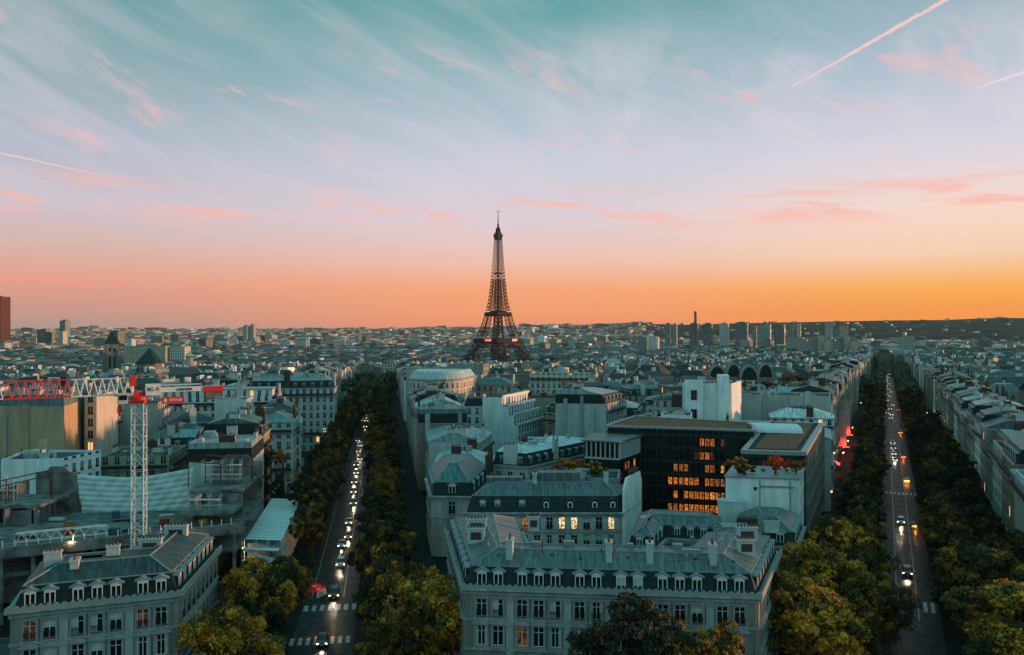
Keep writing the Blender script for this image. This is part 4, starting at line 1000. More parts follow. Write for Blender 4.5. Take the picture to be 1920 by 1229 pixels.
# --- single blocks one can pick out
def hero(poly, h, style, wall, roof, blank, label, zb=0.0, cat='building', name='apartment_building', seed=1, **kw):
    T = block(poly, zb, h, style, wall, roof, blank, rnd=random.Random(seed), name=name, **kw); tag(T, label, cat); OCC.append(ccw(poly)); return T
WHITE = (.82, .82, .81)
# stepped white block
ST = thing('stepped_building', (-3, 300, 0), 'white block with blank gable and three stepped balcony terraces between the avenues', 'building')
prof = [(-10.2, 0), (2.2, 0), (2.2, 16.0), (.6, 16.0), (.6, 19.6), (-1.2, 19.6), (-1.2, 22.6), (-3.4, 22.6), (-3.4, 25.8), (-10.2, 25.8)]
dv = Vector((9.5, 24)); yb = 292
b = MB(); b.face([(x, yb, z) for x, z in prof], 0, [(x, z) for x, z in prof]); b.face([(x + dv.x, yb + dv.y, z) for x, z in prof][::-1], 0)
for i in range(1, len(prof)):
    (x0, z0), (x1, z1) = prof[i], prof[(i + 1) % len(prof)]
    if abs(x0 - x1) < .01: b.face([(x0, yb, z0), (x0 + dv.x, yb + dv.y, z0), (x1 + dv.x, yb + dv.y, z1), (x1, yb, z1)], 1 if x0 > -10 else 0, [(0, z0 + .1), (dv.length, z0 + .1), (dv.length, z1 + .1), (0, z1 + .1)])
    else: b.face([(x0, yb, z0), (x0 + dv.x, yb + dv.y, z0), (x1 + dv.x, yb + dv.y, z1), (x1, yb, z1)], 2)
b.build('wall', [M['plaster'], M['facade'], M['asph_roof']], ST, color=(.70, .75, .75))
for x, z in ((2.2, 16.0), (.6, 19.6), (-1.2, 22.6), (-3.4, 25.8)):
    b = MB(); b.bar((x + .1, yb, z + .3), (x + dv.x + .1, yb + dv.y, z + .3), .5); b.build('terrace_parapet', [M['white']], ST)
b = MB(); b.box((-13.2, 298, 0), (6.0, 10, 22.8), 0); b.build('corner_bay', [M['facade']], ST, color=(.55, .6, .6))
b = MB(); b.box((-13.2, 298, 22.8), (6.6, 10.6, 2.6), 0, 0, .8); b.build('mansard', [M['slate']], ST)
for x, y in ((-4, 305), (1, 312)):
    b = MB(); b.box((x, y, 25.8), (1.8, 1.4, 1.6)); b.build('roof_box', [M['lead']], ST)
OCC.append([(-16.5, 290), (4, 290), (14, 318), (-8, 318)])
hero([(13.8, 268), (29.6, 266), (37.5, 283), (20, 286)], 25.8, 'mansard', (.40, .44, .43), (.2, .26, .26), (0, 3), 'block showing a broad blank grey-green party wall with chimney shafts', seed=3, chim=3)
t_ = hero([(52.2, 258), (66.6, 255.5), (73.5, 270), (57, 273)], 33.0, 'flat', (.80, .82, .81), (.5, .5, .5), (0, 1), 'tall white tower-like block with blind walls beyond the dark office', seed=4, balc=False, pent=False)
for i, (px, zz, hh) in enumerate(((1300, 28.0, 3.0), (1300, 22.4, 2.8), (1300, 18.0, 2.6))): put('window', m_simple_window(1.8, hh, 'glass'), t_, (55.25, 255.86, zz), R(-10))
b = MB(); b.box((55.4, 256.9, 0), (5.4, 2.0, 34.0), 0, R(-10)); b.build('stair_tower', [M['plaster']], t_, color=(.80, .82, .81))
b = MB(); b.box((64.6, 258, 0), (3.2, 7.0, 35.5), 0, R(-10)); b.build('chimney_wall', [M['plaster']], t_, color=(.84, .84, .82))
hero([(43.5, 246), (52, 244), (55, 257), (46.5, 258)], 24.5, 'flat', (.74, .77, .76), (.4, .4, .4), (0,), 'lower white block with dark roof terrace left of the white tower', seed=6, balc=False, pent=False)
hero([(72.5, 283), (104.5, 276), (110, 292), (78, 299)], 27.5, 'flat', (.36, .40, .39), (.4, .4, .4), (0, 3), 'long blank grey wall block crowned by roof garden beside the right avenue', seed=7, balc=False, pent=False, chim=3)
T = hero([(58, 232), (86.5, 228.5), (95, 252), (66, 257)], 19.5, 'hip', (.45, .46, .45), (.12, .24, .25), (0, 3), 'low block with wide teal zinc roof behind the barrel skylight', seed=9)
hero([(80.5, 262), (98.6, 258), (103, 271), (84, 275)], 22.0, 'hip', (.60, .62, .61), (.42, .46, .46), (), 'block with pale flat-pitched roof beside the right avenue', seed=10)
# long zinc-roofed houses right of the pavilion
hero([(-4.6, 203), (3.8, 199), (24.0, 226), (13.0, 231)], 17.0, 'mansard', (.46, .46, .43), (.36, .43, .43), (3,), 'long house with pale zinc roof and dark dormers right of the corner pavilion', seed=12, chim=3)
hero([(-19.5, 214), (-6, 210.5), (-4, 226), (-20, 230)], 15.5, 'hip', (.50, .50, .47), (.30, .38, .38), (), 'small hip-roofed house with pale zinc roof above the corner pavilion', seed=13, chim=3)
hero([(2.5, 236), (18, 233), (22, 248), (5, 251)], 17.5, 'flat', (.72, .76, .75), (.4, .4, .4), (0,), 'low white flat-topped house in front of the stepped block', seed=14, balc=False, pent=False)
hero([(25.5, 228), (46, 226.5), (50, 242), (29, 246)], 22.0, 'hip', (.42, .45, .44), (.16, .25, .25), (0,), 'block with wide teal zinc roof and roof boxes behind the planted office roof', seed=15)
hero([(-22.8, 232), (-9.2, 229), (-6, 252), (-26, 256)], 18.5, 'hip', (.42, .44, .42), (.16, .27, .27), (0,), 'block with blank brown wall and greenish zinc roofs on the left avenue', seed=16, chim=3)
# rounded corner block
rc = thing('rounded_building', (-33, 385, 0), 'rounded stone corner block with warm lit flank beside the left avenue', 'building')
ring = [(-34 + 13 * math.sin(a), 384 - 12 * math.cos(a)) for a in [R(-80 + 14.5 * i) for i in range(12)]] + [(-17, 402), (-46, 402)]
b = MB(); b.prism(ring, 0, 26.8, 0); b.build('wall', [M['facade']], rc, color=(.58, .52, .44))
b = MB(); b.prism(inset(ccw(ring), -.6), 26.6, 27.2, bot=True); b.build('cornice', [M['trim']], rc); b = MB(); p1 = inset(ccw(ring), 2.2); b.frustum(inset(ccw(ring), .4), 27.2, p1, 30.4, 0, 0); b.build('mansard', [M['zinc_obj']], rc, color=(.30, .38, .38))
OCC.append(ccw(ring))
hero([(-33, 428), (-14.5, 426), (-12, 441), (-31, 443)], 31.5, 'flat', (.30, .30, .28), (.3, .3, .3), (0, 3), 'block with broad brown blank wall and sunlit tan flank below the iron tower', seed=18, balc=False, pent=False)
hero([(-52.5, 420), (-34, 424), (-34, 440), (-55, 438)], 29.5, 'flat', (.36, .38, .37), (.3, .3, .3), (0, 3), 'block with wide blank grey-green gable beside the left avenue', seed=19, balc=False, pent=False)
hero([(9, 422), (41, 416), (44, 430), (12, 436)], 27.0, 'flat', (.55, .50, .43), (.4, .4, .4), (), 'long modern block with balcony terraces right below the iron tower', seed=20)
hero([(20, 392), (48, 388), (50, 402), (22, 406)], 20.0, 'flat', (.50, .50, .48), (.4, .4, .4), (), 'long low balcony block in front of the terraced modern block', seed=22)
# four barrel roofs
bv = thing('vaulted_building', (108, 440, 0), 'palace block crowned by four dark barrel-vaulted glass roofs with sunlit rims', 'building')
b = MB(); BV = [(84, 420), (132, 412), (142, 448), (92, 456)]; b.prism(BV, gz(108, 440) - 1, 24, 0, mt=1); b.build('wall', [M['facade'], M['asph_roof']], bv, color=(.5, .48, .44)); OCC.append(BV)
for (px, y0, w) in ((1345, 424, 4.9), (1376, 446, 4.1), (1405, 420, 5.0), (1436, 442, 4.3)):
    x0 = at_depth(px, y0); b = MB(); n = 10
    for i in range(n):
        a0, a1 = math.pi * i / n, math.pi * (i + 1) / n
        P = lambda a, y, k=1.0: (x0 - math.cos(a) * w * .86 * k + (y - y0) * .15, y, 24 + math.sin(a) * 6.9 * k)
        b.face([P(a0, y0), P(a1, y0), P(a1, y0 + 12), P(a0, y0 + 12)][::-1], 0); b.face([P(a0, y0 - .3, 1.08), P(a1, y0 - .3, 1.08), P(a1, y0 + 2.4, 1.08), P(a0, y0 + 2.4, 1.08)][::-1], 1)
        b.face([P(a0, y0 - .3, 1.08), P(a0, y0 - .3, .92), P(a1, y0 - .3, .92), P(a1, y0 - .3, 1.08)], 1)
    b.face([P(math.pi * i / n, y0) for i in range(n + 1)][::-1], 0); b.build('barrel_vault', [M['slate'], M['trim']], bv)
# --- left of the left avenue
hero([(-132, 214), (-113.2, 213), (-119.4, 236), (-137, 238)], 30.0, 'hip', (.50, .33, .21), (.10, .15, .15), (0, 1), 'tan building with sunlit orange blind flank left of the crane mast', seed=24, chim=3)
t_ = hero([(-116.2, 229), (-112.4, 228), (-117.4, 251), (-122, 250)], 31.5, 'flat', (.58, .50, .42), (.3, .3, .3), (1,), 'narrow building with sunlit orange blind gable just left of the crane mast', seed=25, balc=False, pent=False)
hero([(-114, 188), (-101.5, 190), (-99, 203), (-117, 203)], 20.5, 'flat', WHITE, (.2, .22, .22), (0, 3), 'white parapeted building with air conditioners on its dark flat roof', seed=26, balc=False, pent=False, chim=1)
hero([(-141, 190), (-117, 190), (-117, 204), (-143, 204)], 18.5, 'flat', (.40, .42, .41), (.2, .22, .22), (), 'grey flat-roofed building at the left edge behind the white parapet', seed=27, balc=False, pent=False)
hero([(-91.5, 226), (-68.5, 229), (-70, 243), (-94, 240)], 17.3, 'mansard', (.60, .63, .61), (.13, .22, .22), (1, 3), 'white house with dark slate mansard and green zinc roof behind the tarpaulin', seed=28, chim=2)
hero([(-88, 252), (-66, 254), (-68, 268), (-90, 266)], 21.5, 'hip', (.44, .46, .44), (.11, .19, .19), (), 'dark green zinc hip-roofed building behind the white mansard house', seed=29, chim=2)
hero([(-101, 286), (-90.5, 287.5), (-92, 300), (-103, 298)], 25.5, 'flat', (.64, .63, .60), (.4, .4, .4), (0,), 'pale block with flue pipe and blank end wall right of the red sign', seed=30, balc=False, pent=False)
hero([(-130, 300), (-86, 309), (-88, 322), (-133, 313)], 25.0, 'flat', (.68, .68, .66), (.4, .4, .4), (), 'long white terraced block behind the red sign', seed=31)
hero([(-106, 336), (-72, 342), (-74, 356), (-108, 350)], 25.5, 'mansard', (.45, .47, .46), (.12, .2, .2), (), 'wide building with dark green roof and tall chimney behind the white terraces', seed=32, chim=3)
hero([(-80, 262), (-66, 264), (-70, 280), (-83, 278)], 20.0, 'hip', (.5, .5, .48), (.18, .28, .28), (), 'teal-roofed block between the mansard house and the left avenue row', seed=34)
# rows along both avenues
hero([AL.p(197, -20.2), AL.p(217, -20.2), AL.p(217, -34), AL.p(197, -34)], 19.6, 'mansard', (.56, .54, .50), (.22, .25, .25), (0, 2, 3), 'pale block with whitewashed end wall first in the row left of the left avenue', seed=52, chim=5)
row(AL, -1, 217.2, 560, 'left side of the left avenue')
hero([AL.p(258, 20.2), AL.p(276, 20.2), AL.p(276, 35), AL.p(258, 35)], 20.5, 'mansard', (.22, .205, .18), (.10, .14, .14), (0, 2, 3), 'brown party-walled block first in the row right of the left avenue', seed=51, chim=5)
row(AL, 1, 276.2, 560, 'right side of the left avenue')
row(AR, -1, 256, 620, 'left side of the right avenue', (21, 26))
row(AR, 1, 196, 620, 'right side of the right avenue')
T = hero([AR.p(161, 20.2), AR.p(161, 36), AR.p(195.5, 36), AR.p(195.5, 20.2)], 21.4, 'flat', (.84, .83, .80), (.6, .57, .54), (0,), 'pale stone building with balustraded flat roof at the right edge', seed=40)
b = MB(); q = inset(ccw([AR.p(161, 20.2), AR.p(161, 36), AR.p(195.5, 36), AR.p(195.5, 20.2)]), -.8); b.prism(q, 20.6, 21.3, bot=True); b.build('cornice', [M['trim']], T)
for k in range(12):
    a = AR.p(163 + 2.7 * k, 20.05); b = MB(); b.box((*a, 0), (.5, .4, 20.5), 0, AR.rot + R(90)); b.build('pilaster', [M['stone_pale']], T)
# fill the quarters behind
def fill(region, test, rot, step=17.5, r0=150, r1=440, x0=-280, x1=330):
    cs, sn = math.cos(rot), math.sin(rot)
    for i in range(int((x1 - x0) / step)):
        for j in range(int(460 / step)):
            u = x0 + i * step; v = r0 - 60 + j * step
            x = u * cs - v * sn + RN.uniform(-2, 2); y = u * sn + v * cs + RN.uniform(-2, 2); d = math.hypot(x, y)
            if not (r0 < d < r1) or not inview(x, y, 5) or not test(x, y): continue
            w = step * RN.uniform(.78, 1.15); dd = step * RN.uniform(.7, 1.05); rz = rot + RN.choice((0, 0, 0, R(90), R(20), R(-15)))
            p = rect(x, y, w, dd, rz)
            if clash(p, .6): continue
            st = RN.choices(('mansard', 'hip', 'flat'), (4, 3.2, 2.6))[0]; bl = tuple(sorted(RN.sample(range(4), RN.choice((0, 1, 2)))))
            h = RN.uniform(15.5, 23.5) if d > 230 else RN.uniform(13, 18)
            gen(p, gz(x, y), h, st, RN.choices(range(6), (4, 3, 3, 2, 1, 1))[0], RN.randrange(5), bl, region, RN, chim=RN.choice((2, 3, 3)), detail=1 if d < 330 else 0)
tl = lambda x, y: AL.st(x, y)[1]; tr = lambda x, y: AR.st(x, y)[1]
fill('left of the left avenue', lambda x, y: tl(x, y) < -46 and not (-100 < x < -50 and y < 205) and y > 205, -math.atan(AL.u[0] / AL.u[1]) * -1 * -1, 17.0)
fill('between the two avenues', lambda x, y: tl(x, y) > 44 and tr(x, y) < -44 and y > 225, R(-12), 17.0)
fill('right of the right avenue', lambda x, y: tr(x, y) > 46, AR.rot, 18.0)
N_GEN = len(GEN)

# pipes and stacks on the other blind walls
def wall_bits(T, a, b, items):
    L = math.hypot(b[0] - a[0], b[1] - a[1]); dx, dy = (b[0] - a[0]) / L, (b[1] - a[1]) / L; th = math.atan2(dy, dx)
    for u, z, w, h, t, nm, m, col in items: q = MB(); q.box((a[0] + dx * u + dy * t / 2, a[1] + dy * u - dx * t / 2, z), (w, t, h), 0, th, bottom=True); q.build(nm, [M[m]], T, color=col)
for T in [o for o in COL.objects if o.get('label') and o.parent is None]:
    lb = o_l = T['label']
    if 'broad blank grey-green' in lb: wall_bits(T, (13.8, 268), (29.6, 266), [(3.2, 4, 1.3, 23.5, .35, 'flue_shaft', 'plaster', (.30, .34, .33)), (8.4, 4, 1.0, 24.4, .4, 'flue_shaft', 'plaster', (.26, .29, .28)), (12.5, 6, .2, 19, .2, 'drainpipe', 'lead', None), (11.2, 10, 3.0, 7, .05, 'render_patch', 'plaster', (.46, .50, .49))])
    elif 'long blank grey wall' in lb: wall_bits(T, (72.5, 283), (104.5, 276), [(4, 6, .25, 21, .25, 'drainpipe', 'lead', None), (12, 6, 1.4, 22.5, .4, 'flue_shaft', 'plaster', (.30, .33, .32)), (19.5, 6, .25, 21, .25, 'drainpipe', 'lead', None), (25.5, 6, 1.8, 23, .4, 'flue_shaft', 'plaster', (.42, .46, .45)), (16, 18, 5, 8, .05, 'render_patch', 'plaster', (.31, .35, .34))])
    elif 'brown party-walled' in lb: wall_bits(T, AL.p(258, 20.2), AL.p(258, 35), [(2.6, 3, 1.5, 20.5, .4, 'flue_shaft', 'plaster', (.42, .40, .36)), (8.5, 6, 3.6, 9, .05, 'render_patch', 'plaster', (.30, .28, .25)), (12.6, 3, 1.2, 21, .4, 'flue_shaft', 'plaster', (.30, .27, .23)), (6.4, 2, .2, 17, .2, 'drainpipe', 'lead', None)])
    elif 'brown blank wall' in lb: wall_bits(T, (-33, 428), (-14.5, 426), [(5, 6, 1.2, 26, .4, 'flue_shaft', 'plaster', (.36, .35, .32)), (11, 8, 5, 14, .06, 'render_patch', 'plaster', (.24, .24, .22))])
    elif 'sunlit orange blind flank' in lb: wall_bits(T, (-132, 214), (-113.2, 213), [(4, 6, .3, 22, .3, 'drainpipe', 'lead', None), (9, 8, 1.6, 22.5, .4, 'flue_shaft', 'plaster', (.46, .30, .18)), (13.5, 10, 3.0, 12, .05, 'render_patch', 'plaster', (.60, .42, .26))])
# ------------------------------------------------------------------ trees
GREEN, OLIVE, MUST, RUST = (.027, .036, .013), (.15, .098, .015), (.76, .30, .020), (.40, .085, .014)
def crown_mesh(seed, n, leaf, yellow, flat=.8, rust=0.0):
    def f():
        r = np.random.RandomState(seed); nl = 17
        cen_ = r.normal(size=(nl, 3)); cen_ /= np.linalg.norm(cen_, axis=1)[:, None]; cen_ *= r.uniform(.30, .78, (nl, 1)); cen_[:, 2] *= flat; cen_[0] = (0, 0, .1)
        rad = r.uniform(.20, .42, nl); rad[0] = .55; ltone = r.uniform(-.35, .35, nl)
        nc = max(60, n // 55); cl = r.choice(nl, nc, p=rad ** 2 / (rad ** 2).sum()); cd = r.normal(size=(nc, 3)); cd[:, 2] += .25; cd /= np.linalg.norm(cd, axis=1)[:, None]
        cp = cen_[cl] + cd * (rad[cl] * r.uniform(.72, 1.04, nc))[:, None]; cr = r.uniform(.07, .17, nc); ct = r.normal(scale=.32, size=nc)
        ci = r.choice(nc, n, p=cr ** 2 / (cr ** 2).sum()); li = cl[ci]; d = r.normal(size=(n, 3)) + cd[ci] * .7; d[:, 2] += .45; d /= np.linalg.norm(d, axis=1)[:, None]
        p = cp[ci] + d * (cr[ci] * r.uniform(.55, 1.05, n))[:, None] * np.array([1, 1, .8])
        nrm = d + r.normal(scale=.55, size=(n, 3)); nrm /= np.linalg.norm(nrm, axis=1)[:, None]
        t1 = np.cross(nrm, r.normal(size=(n, 3))); t1 /= np.linalg.norm(t1, axis=1)[:, None]; t2 = np.cross(nrm, t1)
        s = leaf * r.uniform(.5, 1.35, (n, 1)); k = r.uniform(.55, .9, (n, 1)); be = nrm * s * .35
        V = np.stack([p - t1 * s - t2 * s * k * .4, p - t1 * s * .1 - t2 * s * k - be, p + t1 * s - t2 * s * .1, p + t1 * s * .2 + t2 * s * k - be * .6], 1).reshape(-1, 3)
        me = bpy.data.meshes.new('crown'); me.from_pydata(V.tolist(), [], np.arange(4 * n).reshape(-1, 4).tolist()); me.materials.append(M['leaf'])
        tone = ltone[li] + ct[ci] + .30 * np.sin(p[:, 0] * 4.1 + seed) * np.cos(p[:, 1] * 3.7 + p[:, 2] * 3.1) + r.normal(scale=.22, size=n) + (yellow - .5) * 1.6
        y = np.clip(.5 + tone, 0, 1)[:, None]; g_, o_, m_, ru = (np.array(c) for c in (GREEN, OLIVE, MUST, RUST))
        c = np.where(y < .5, g_ + (o_ - g_) * y * 2, o_ + (m_ - o_) * (y - .5) * 2)
        if rust: q = (r.uniform(size=(n, 1)) < rust); c = np.where(q, ru * r.uniform(.6, 1.3, (n, 1)), c)
        c = c * r.uniform(.72, 1.28, (n, 1)); rgba = np.concatenate([c, np.ones((n, 1))], 1)
        ca = me.color_attributes.new('Col', 'FLOAT_COLOR', 'CORNER'); ca.data.foreach_set('color', np.repeat(rgba, 4, 0).ravel()); return me
    return cached(('crown', seed, n, leaf, yellow, rust), f)
def trunk_mesh(seed):
    def f():
        b = MB(); r = random.Random(seed); prev = (0, 0, -.02); pr = .055
        for z, q in ((.12, .042), (.35, .036), (.62, .028), (.85, .012)):
            nx = (r.uniform(-.02, .02), r.uniform(-.02, .02), z); b.bar(prev, nx, pr, 0, 7, q); prev, pr = nx, q
        for i in range(6):
            a = i * 1.05 + r.random(); z0 = r.uniform(.28, .45); mid = (math.cos(a) * .16, math.sin(a) * .16, z0 + .16); b.bar((0, 0, z0), mid, .026, 0, 5, .017); b.bar(mid, (math.cos(a + .3) * .30, math.sin(a + .3) * .30, z0 + .36), .017, 0, 4, .006)
        return b.mesh('trunk', [M['bark']])
    return cached(('trunk', seed), f)
TREES = []
def tree(x, y, h, r, cm, tint=(1, 1, 1), label=None, region=None, crown_h=None, z=None, cat='tree', name='plane_tree'):
    z = gz(x, y) if z is None else z; T = thing(name, (x, y, z)); ch = crown_h or min(h * .78, r * 1.9)
    t = sub('trunk', trunk_mesh(int(x * 7) % 3), T); t.scale = (h, h, h * .95)
    c = sub('crown', cm, T, (0, 0, h - ch * .5), tint); c.scale = (r, r, ch * .62); c.rotation_euler = (0, 0, (x * 3.7 + y * 1.3) % 6.28)
    T['group'] = 'trees of the avenues and circle'
    if label: tag(T, label, cat)
    else: T['category'] = cat; TREES.append((T, region))
    return T
big = lambda i, yl, ru=0.0: crown_mesh(40 + i, 20000, .030, yl, .85, ru)
BIG = [(-38.8, 130, 15.4, 7.4, 1, .54, 1, 'large green and gold plane tree beside the corner mansion, rear one of two'),
 (-37.2, 110.5, 14.6, 7.0, 2, .68, 1, 'golden plane tree at the foot of the corner mansion at the bottom'),
 (-38.6, 121, 11.6, 5.4, 18, .32, .8, 'dark green plane tree between the golden and the green-gold tree beside the corner mansion'),
 (-38.2, 141, 12.4, 4.8, 3, .36, .85, 'darker small plane tree below the white hoarding by the crossing'),
 (-19.2, 132, 15.2, 7.0, 4, .46, .95, 'dark green plane tree right of the crossing, behind the golden one'),
 (-12.4, 118.5, 16.0, 8.2, 5, .72, 1.0, 'large golden orange plane tree at left corner of the front mansion'),
 (-16.4, 115, 12.4, 5.4, 19, .44, .8, 'olive plane tree low between the golden tree and the lower crosswalk'),
 (-9.0, 104.5, 9.3, 3.2, 6, .5, 1, 'low golden tree top at bottom edge left of the front mansion'),
 (-2.0, 99, 6.9, 1.6, 6, .5, 1, 'tiny golden tree tip at the bottom edge before the mansion facade'),
 (23.2, 99, 15.2, 4.4, 8, .62, 1, 'small bright yellow-green tree before the mansion right of the dark tree'),
 (41.0, 119, 15.4, 9.2, 9, .58, 1.0, 'largest green-gold plane tree at right corner of the front mansion'),
 (49.2, 134, 16.2, 8.0, 10, .64, 1.0, 'golden-topped plane tree just behind the largest one at the mansion corner'),
 (57.6, 152, 17.0, 7.4, 11, .66, 1.05, 'golden plane tree standing farthest back of the right corner group'),
 (53.0, 124, 13.0, 6.2, 12, .30, .8, 'dark green plane tree between the corner group and right avenue'),
 (59.6, 141, 13.4, 6.4, 13, .34, .8, 'olive plane tree right of the golden group by the right avenue'),
 (69.5, 116, 14.6, 9.8, 14, .54, 1, 'broad olive-gold plane tree in the bottom right corner'),
 (83, 120, 15.0, 8.8, 15, .48, .9, 'olive plane tree cut by the right edge at the bottom'),
 (74.5, 134, 15.2, 8.2, 16, .30, .75, 'dark plane tree behind the bottom right corner trees'),
 (90.5, 147, 14, 7.4, 17, .22, .7, 'dark plane tree below the pale balustraded stone building')]
for x, y, h, r, i, yl, k, lb in BIG: tree(x, y, h, r, big(i, yl, .05 if yl > .6 else 0), (k * .88, k * .86, k * .86), label=lb, crown_h=min(h * .88, r * 2.0))
tree(14.6, 100.5, 17.2, 7.4, big(7, .02), (.75, .62, .85), label='dark purplish tree covering the middle of the front mansion facade', crown_h=12)
mid_c = [crown_mesh(80 + i, 6500, .050, yl) for i, yl in enumerate((.24, .36, .46, .56, .30, .42))]
far_c = [crown_mesh(100 + i, 2000, .090, yl) for i, yl in enumerate((.22, .30, .38))]
RT = random.Random(5)
def tree_row(av, t, s0, s1, region, r=(4.3, 5.4), h=(11.5, 13.8), step=9.3, dark=1.0, skip=()):
    s = s0
    while s < s1:
        x, y = av.p(s + RT.uniform(-.8, .8), t * (.68 if av is AL and s > 415 else 1) + RT.uniform(-.6, .6)); s += step * RT.uniform(.9, 1.12)
        if any(a <= s <= b for a, b in skip) or not inview(x, y, 4): continue
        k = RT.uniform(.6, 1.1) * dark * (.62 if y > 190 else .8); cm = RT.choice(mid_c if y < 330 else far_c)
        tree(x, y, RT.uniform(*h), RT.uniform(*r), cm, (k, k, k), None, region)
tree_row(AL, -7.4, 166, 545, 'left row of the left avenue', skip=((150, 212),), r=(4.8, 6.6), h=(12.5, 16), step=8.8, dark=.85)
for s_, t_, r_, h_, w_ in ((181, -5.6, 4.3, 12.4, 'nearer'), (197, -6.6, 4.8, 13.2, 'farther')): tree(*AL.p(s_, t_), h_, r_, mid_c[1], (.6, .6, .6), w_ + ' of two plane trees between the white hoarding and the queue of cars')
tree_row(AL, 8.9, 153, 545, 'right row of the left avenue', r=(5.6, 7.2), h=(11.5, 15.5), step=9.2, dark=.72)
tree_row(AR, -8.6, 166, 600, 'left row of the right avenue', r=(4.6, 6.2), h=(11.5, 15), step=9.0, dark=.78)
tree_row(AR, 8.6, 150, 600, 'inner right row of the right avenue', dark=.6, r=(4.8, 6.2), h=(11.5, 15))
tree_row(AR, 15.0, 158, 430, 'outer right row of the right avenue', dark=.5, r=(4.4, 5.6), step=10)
def roof_plant(x, y, z, r, h, cm, tint, label, name='roof_shrub', cat='shrub'):
    T = thing(name, (x, y, z), label, cat); t = sub('stem', trunk_mesh(1), T); t.scale = (h,) * 3; c = sub('foliage', cm, T, (0, 0, h * .55), tint); c.scale = (r, r, h * .55); return T
rustc = crown_mesh(120, 2600, .075, .6, .7, .45); redc = crown_mesh(121, 2600, .075, .55, .7, .95); oliv = crown_mesh(122, 2600, .075, .45, .7, .12)
roof_plant(43.8, 161, 21.4, 3.2, 4.2, oliv, (1, .9, .8), 'brown-green shrub on the white blind building, left of the red one'); roof_plant(50.2, 160.5, 21.4, 2.2, 4.6, redc, (2.0, .9, .9), 'red-leaved shrub on the roof terrace of the white blind building')
roof_plant(54.4, 161.5, 21.4, 2.2, 3.6, rustc, (.8, .8, .8), 'dark rusty shrub right of the red shrub on the roof terrace')
roof_plant(12.6, 184, 17.4, 3.6, 4.4, rustc, (1.1, 1.0, .9), 'rust-coloured shrub on the terrace below the finned wing'); roof_plant(18.2, 183, 17.4, 3.2, 4.0, oliv, (1, 1, 1), 'olive shrub on the terrace below the finned wing')
for x, y, z, r, h, k in ((-80.4, 207, 14.5, 4.0, 9.0, 'dark bushy tree right of the crane mast foot'),):
    pass
tree(-99.2, 210, 17.6, 4.6, mid_c[0], (.6, .6, .6), 'dark leafy tree left of the crane mast behind the white parapet', name='courtyard_tree', cat='tree')
tree(-67.8, 218, 22.5, 3.0, mid_c[4], (.5, .5, .5), 'dark tree beside the white mansard house, tallest of the roof garden', name='courtyard_tree', cat='tree')
tree(-62.6, 214, 20.5, 3.4, mid_c[1], (.6, .6, .6), 'dark bushy tree in the roof garden left of the avenue facades', name='courtyard_tree', cat='tree')
tree(-57.8, 212, 19.6, 2.4, crown_mesh(120, 2600, .075, .6, .7, .45), (.8, .8, .8), 'rusty-brown tree in the roof garden left of the avenue facades', name='courtyard_tree', cat='tree')
for i, (px, y, z, r) in enumerate(((1300, 300, 25, 3.0), (1375, 330, 26, 4), (1390, 318, 26, 3.6), (1440, 330, 26, 4.4), (1478, 340, 27, 3.6), (1500, 350, 27, 4), (1515, 306, 27, 3))):
    roof_plant(at_depth(px, y), y, z, r, 4.0, (rustc, oliv)[i % 2], (.55, .6, .6), ('dark roof garden shrub, ' + ('leftmost', 'second from left', 'third from left', 'fourth from left', 'fifth from left', 'sixth from left', 'rightmost')[i] + ' below the barrel vaults'))
# distant trees: one mass
def far_trees():
    r = np.random.RandomState(3); P = []
    for av, s0, s1, ts in ((AL, 545, 960, (-7.6, 9)), (AR, 600, 1250, (-8.2, 8.4, 14))):
        for t in ts:
            for s in np.arange(s0, s1, 9.0):
                x, y = av.p(s, t); P.append((x, y, 4.8, 12))
    for _ in range(620):
        a = r.uniform(-.56, .56); d = 600 * (10 ** r.uniform(0, .78)); x, y = d * math.sin(a), d * math.cos(a)
        if abs(AL.st(x, y)[1]) < 22 or abs(AR.st(x, y)[1]) < 22: continue
        for k in range(r.randint(2, 8)): P.append((x + r.uniform(-28, 28), y + r.uniform(-14, 14), r.uniform(5, 8) * (1 + d / 5000), r.uniform(12, 18)))
    for _ in range(170): P.append((-29 + r.normal() * 75, 1700 + r.uniform(-140, 60), r.uniform(6, 9), r.uniform(14, 20)))
    V = []; C = []
    for x, y, q, h in P:
        n = 110 if y < 900 else 50; d = r.normal(size=(n, 3)); d[:, 2] = np.abs(d[:, 2]) * .9 - .1; d /= np.linalg.norm(d, axis=1)[:, None]
        p = d * np.array([q, q, h * .5]) * r.uniform(.75, 1.05, (n, 1)) + np.array([x, y, gz(x, y) + h * .5])
        t1 = np.cross(d + r.normal(scale=.4, size=(n, 3)), r.normal(size=(n, 3))); t1 /= np.linalg.norm(t1, axis=1)[:, None]; t2 = np.cross(d, t1); s = q * r.uniform(.14, .30, (n, 1))
        V.append(np.stack([p - t1 * s, p - t2 * s, p + t1 * s, p + t2 * s], 1).reshape(-1, 3)); tone = np.clip(.25 + r.normal(scale=.3, size=(n, 1)), 0, 1)
        C.append(np.concatenate([np.array(GREEN) * .9 + (np.array(OLIVE) - np.array(GREEN)) * tone, np.ones((n, 1))], 1))
    V = np.concatenate(V); C = np.concatenate(C); me = bpy.data.meshes.new('distant_trees'); me.from_pydata(V.tolist(), [], np.arange(len(V)).reshape(-1, 4).tolist()); me.materials.append(M['leaf'])
    ca = me.color_attributes.new('Col', 'FLOAT_COLOR', 'CORNER'); ca.data.foreach_set('color', np.repeat(C, 4, 0).ravel())
    o = bpy.data.objects.new('distant_trees', me); COL.objects.link(o); o['kind'] = 'stuff'
far_trees()
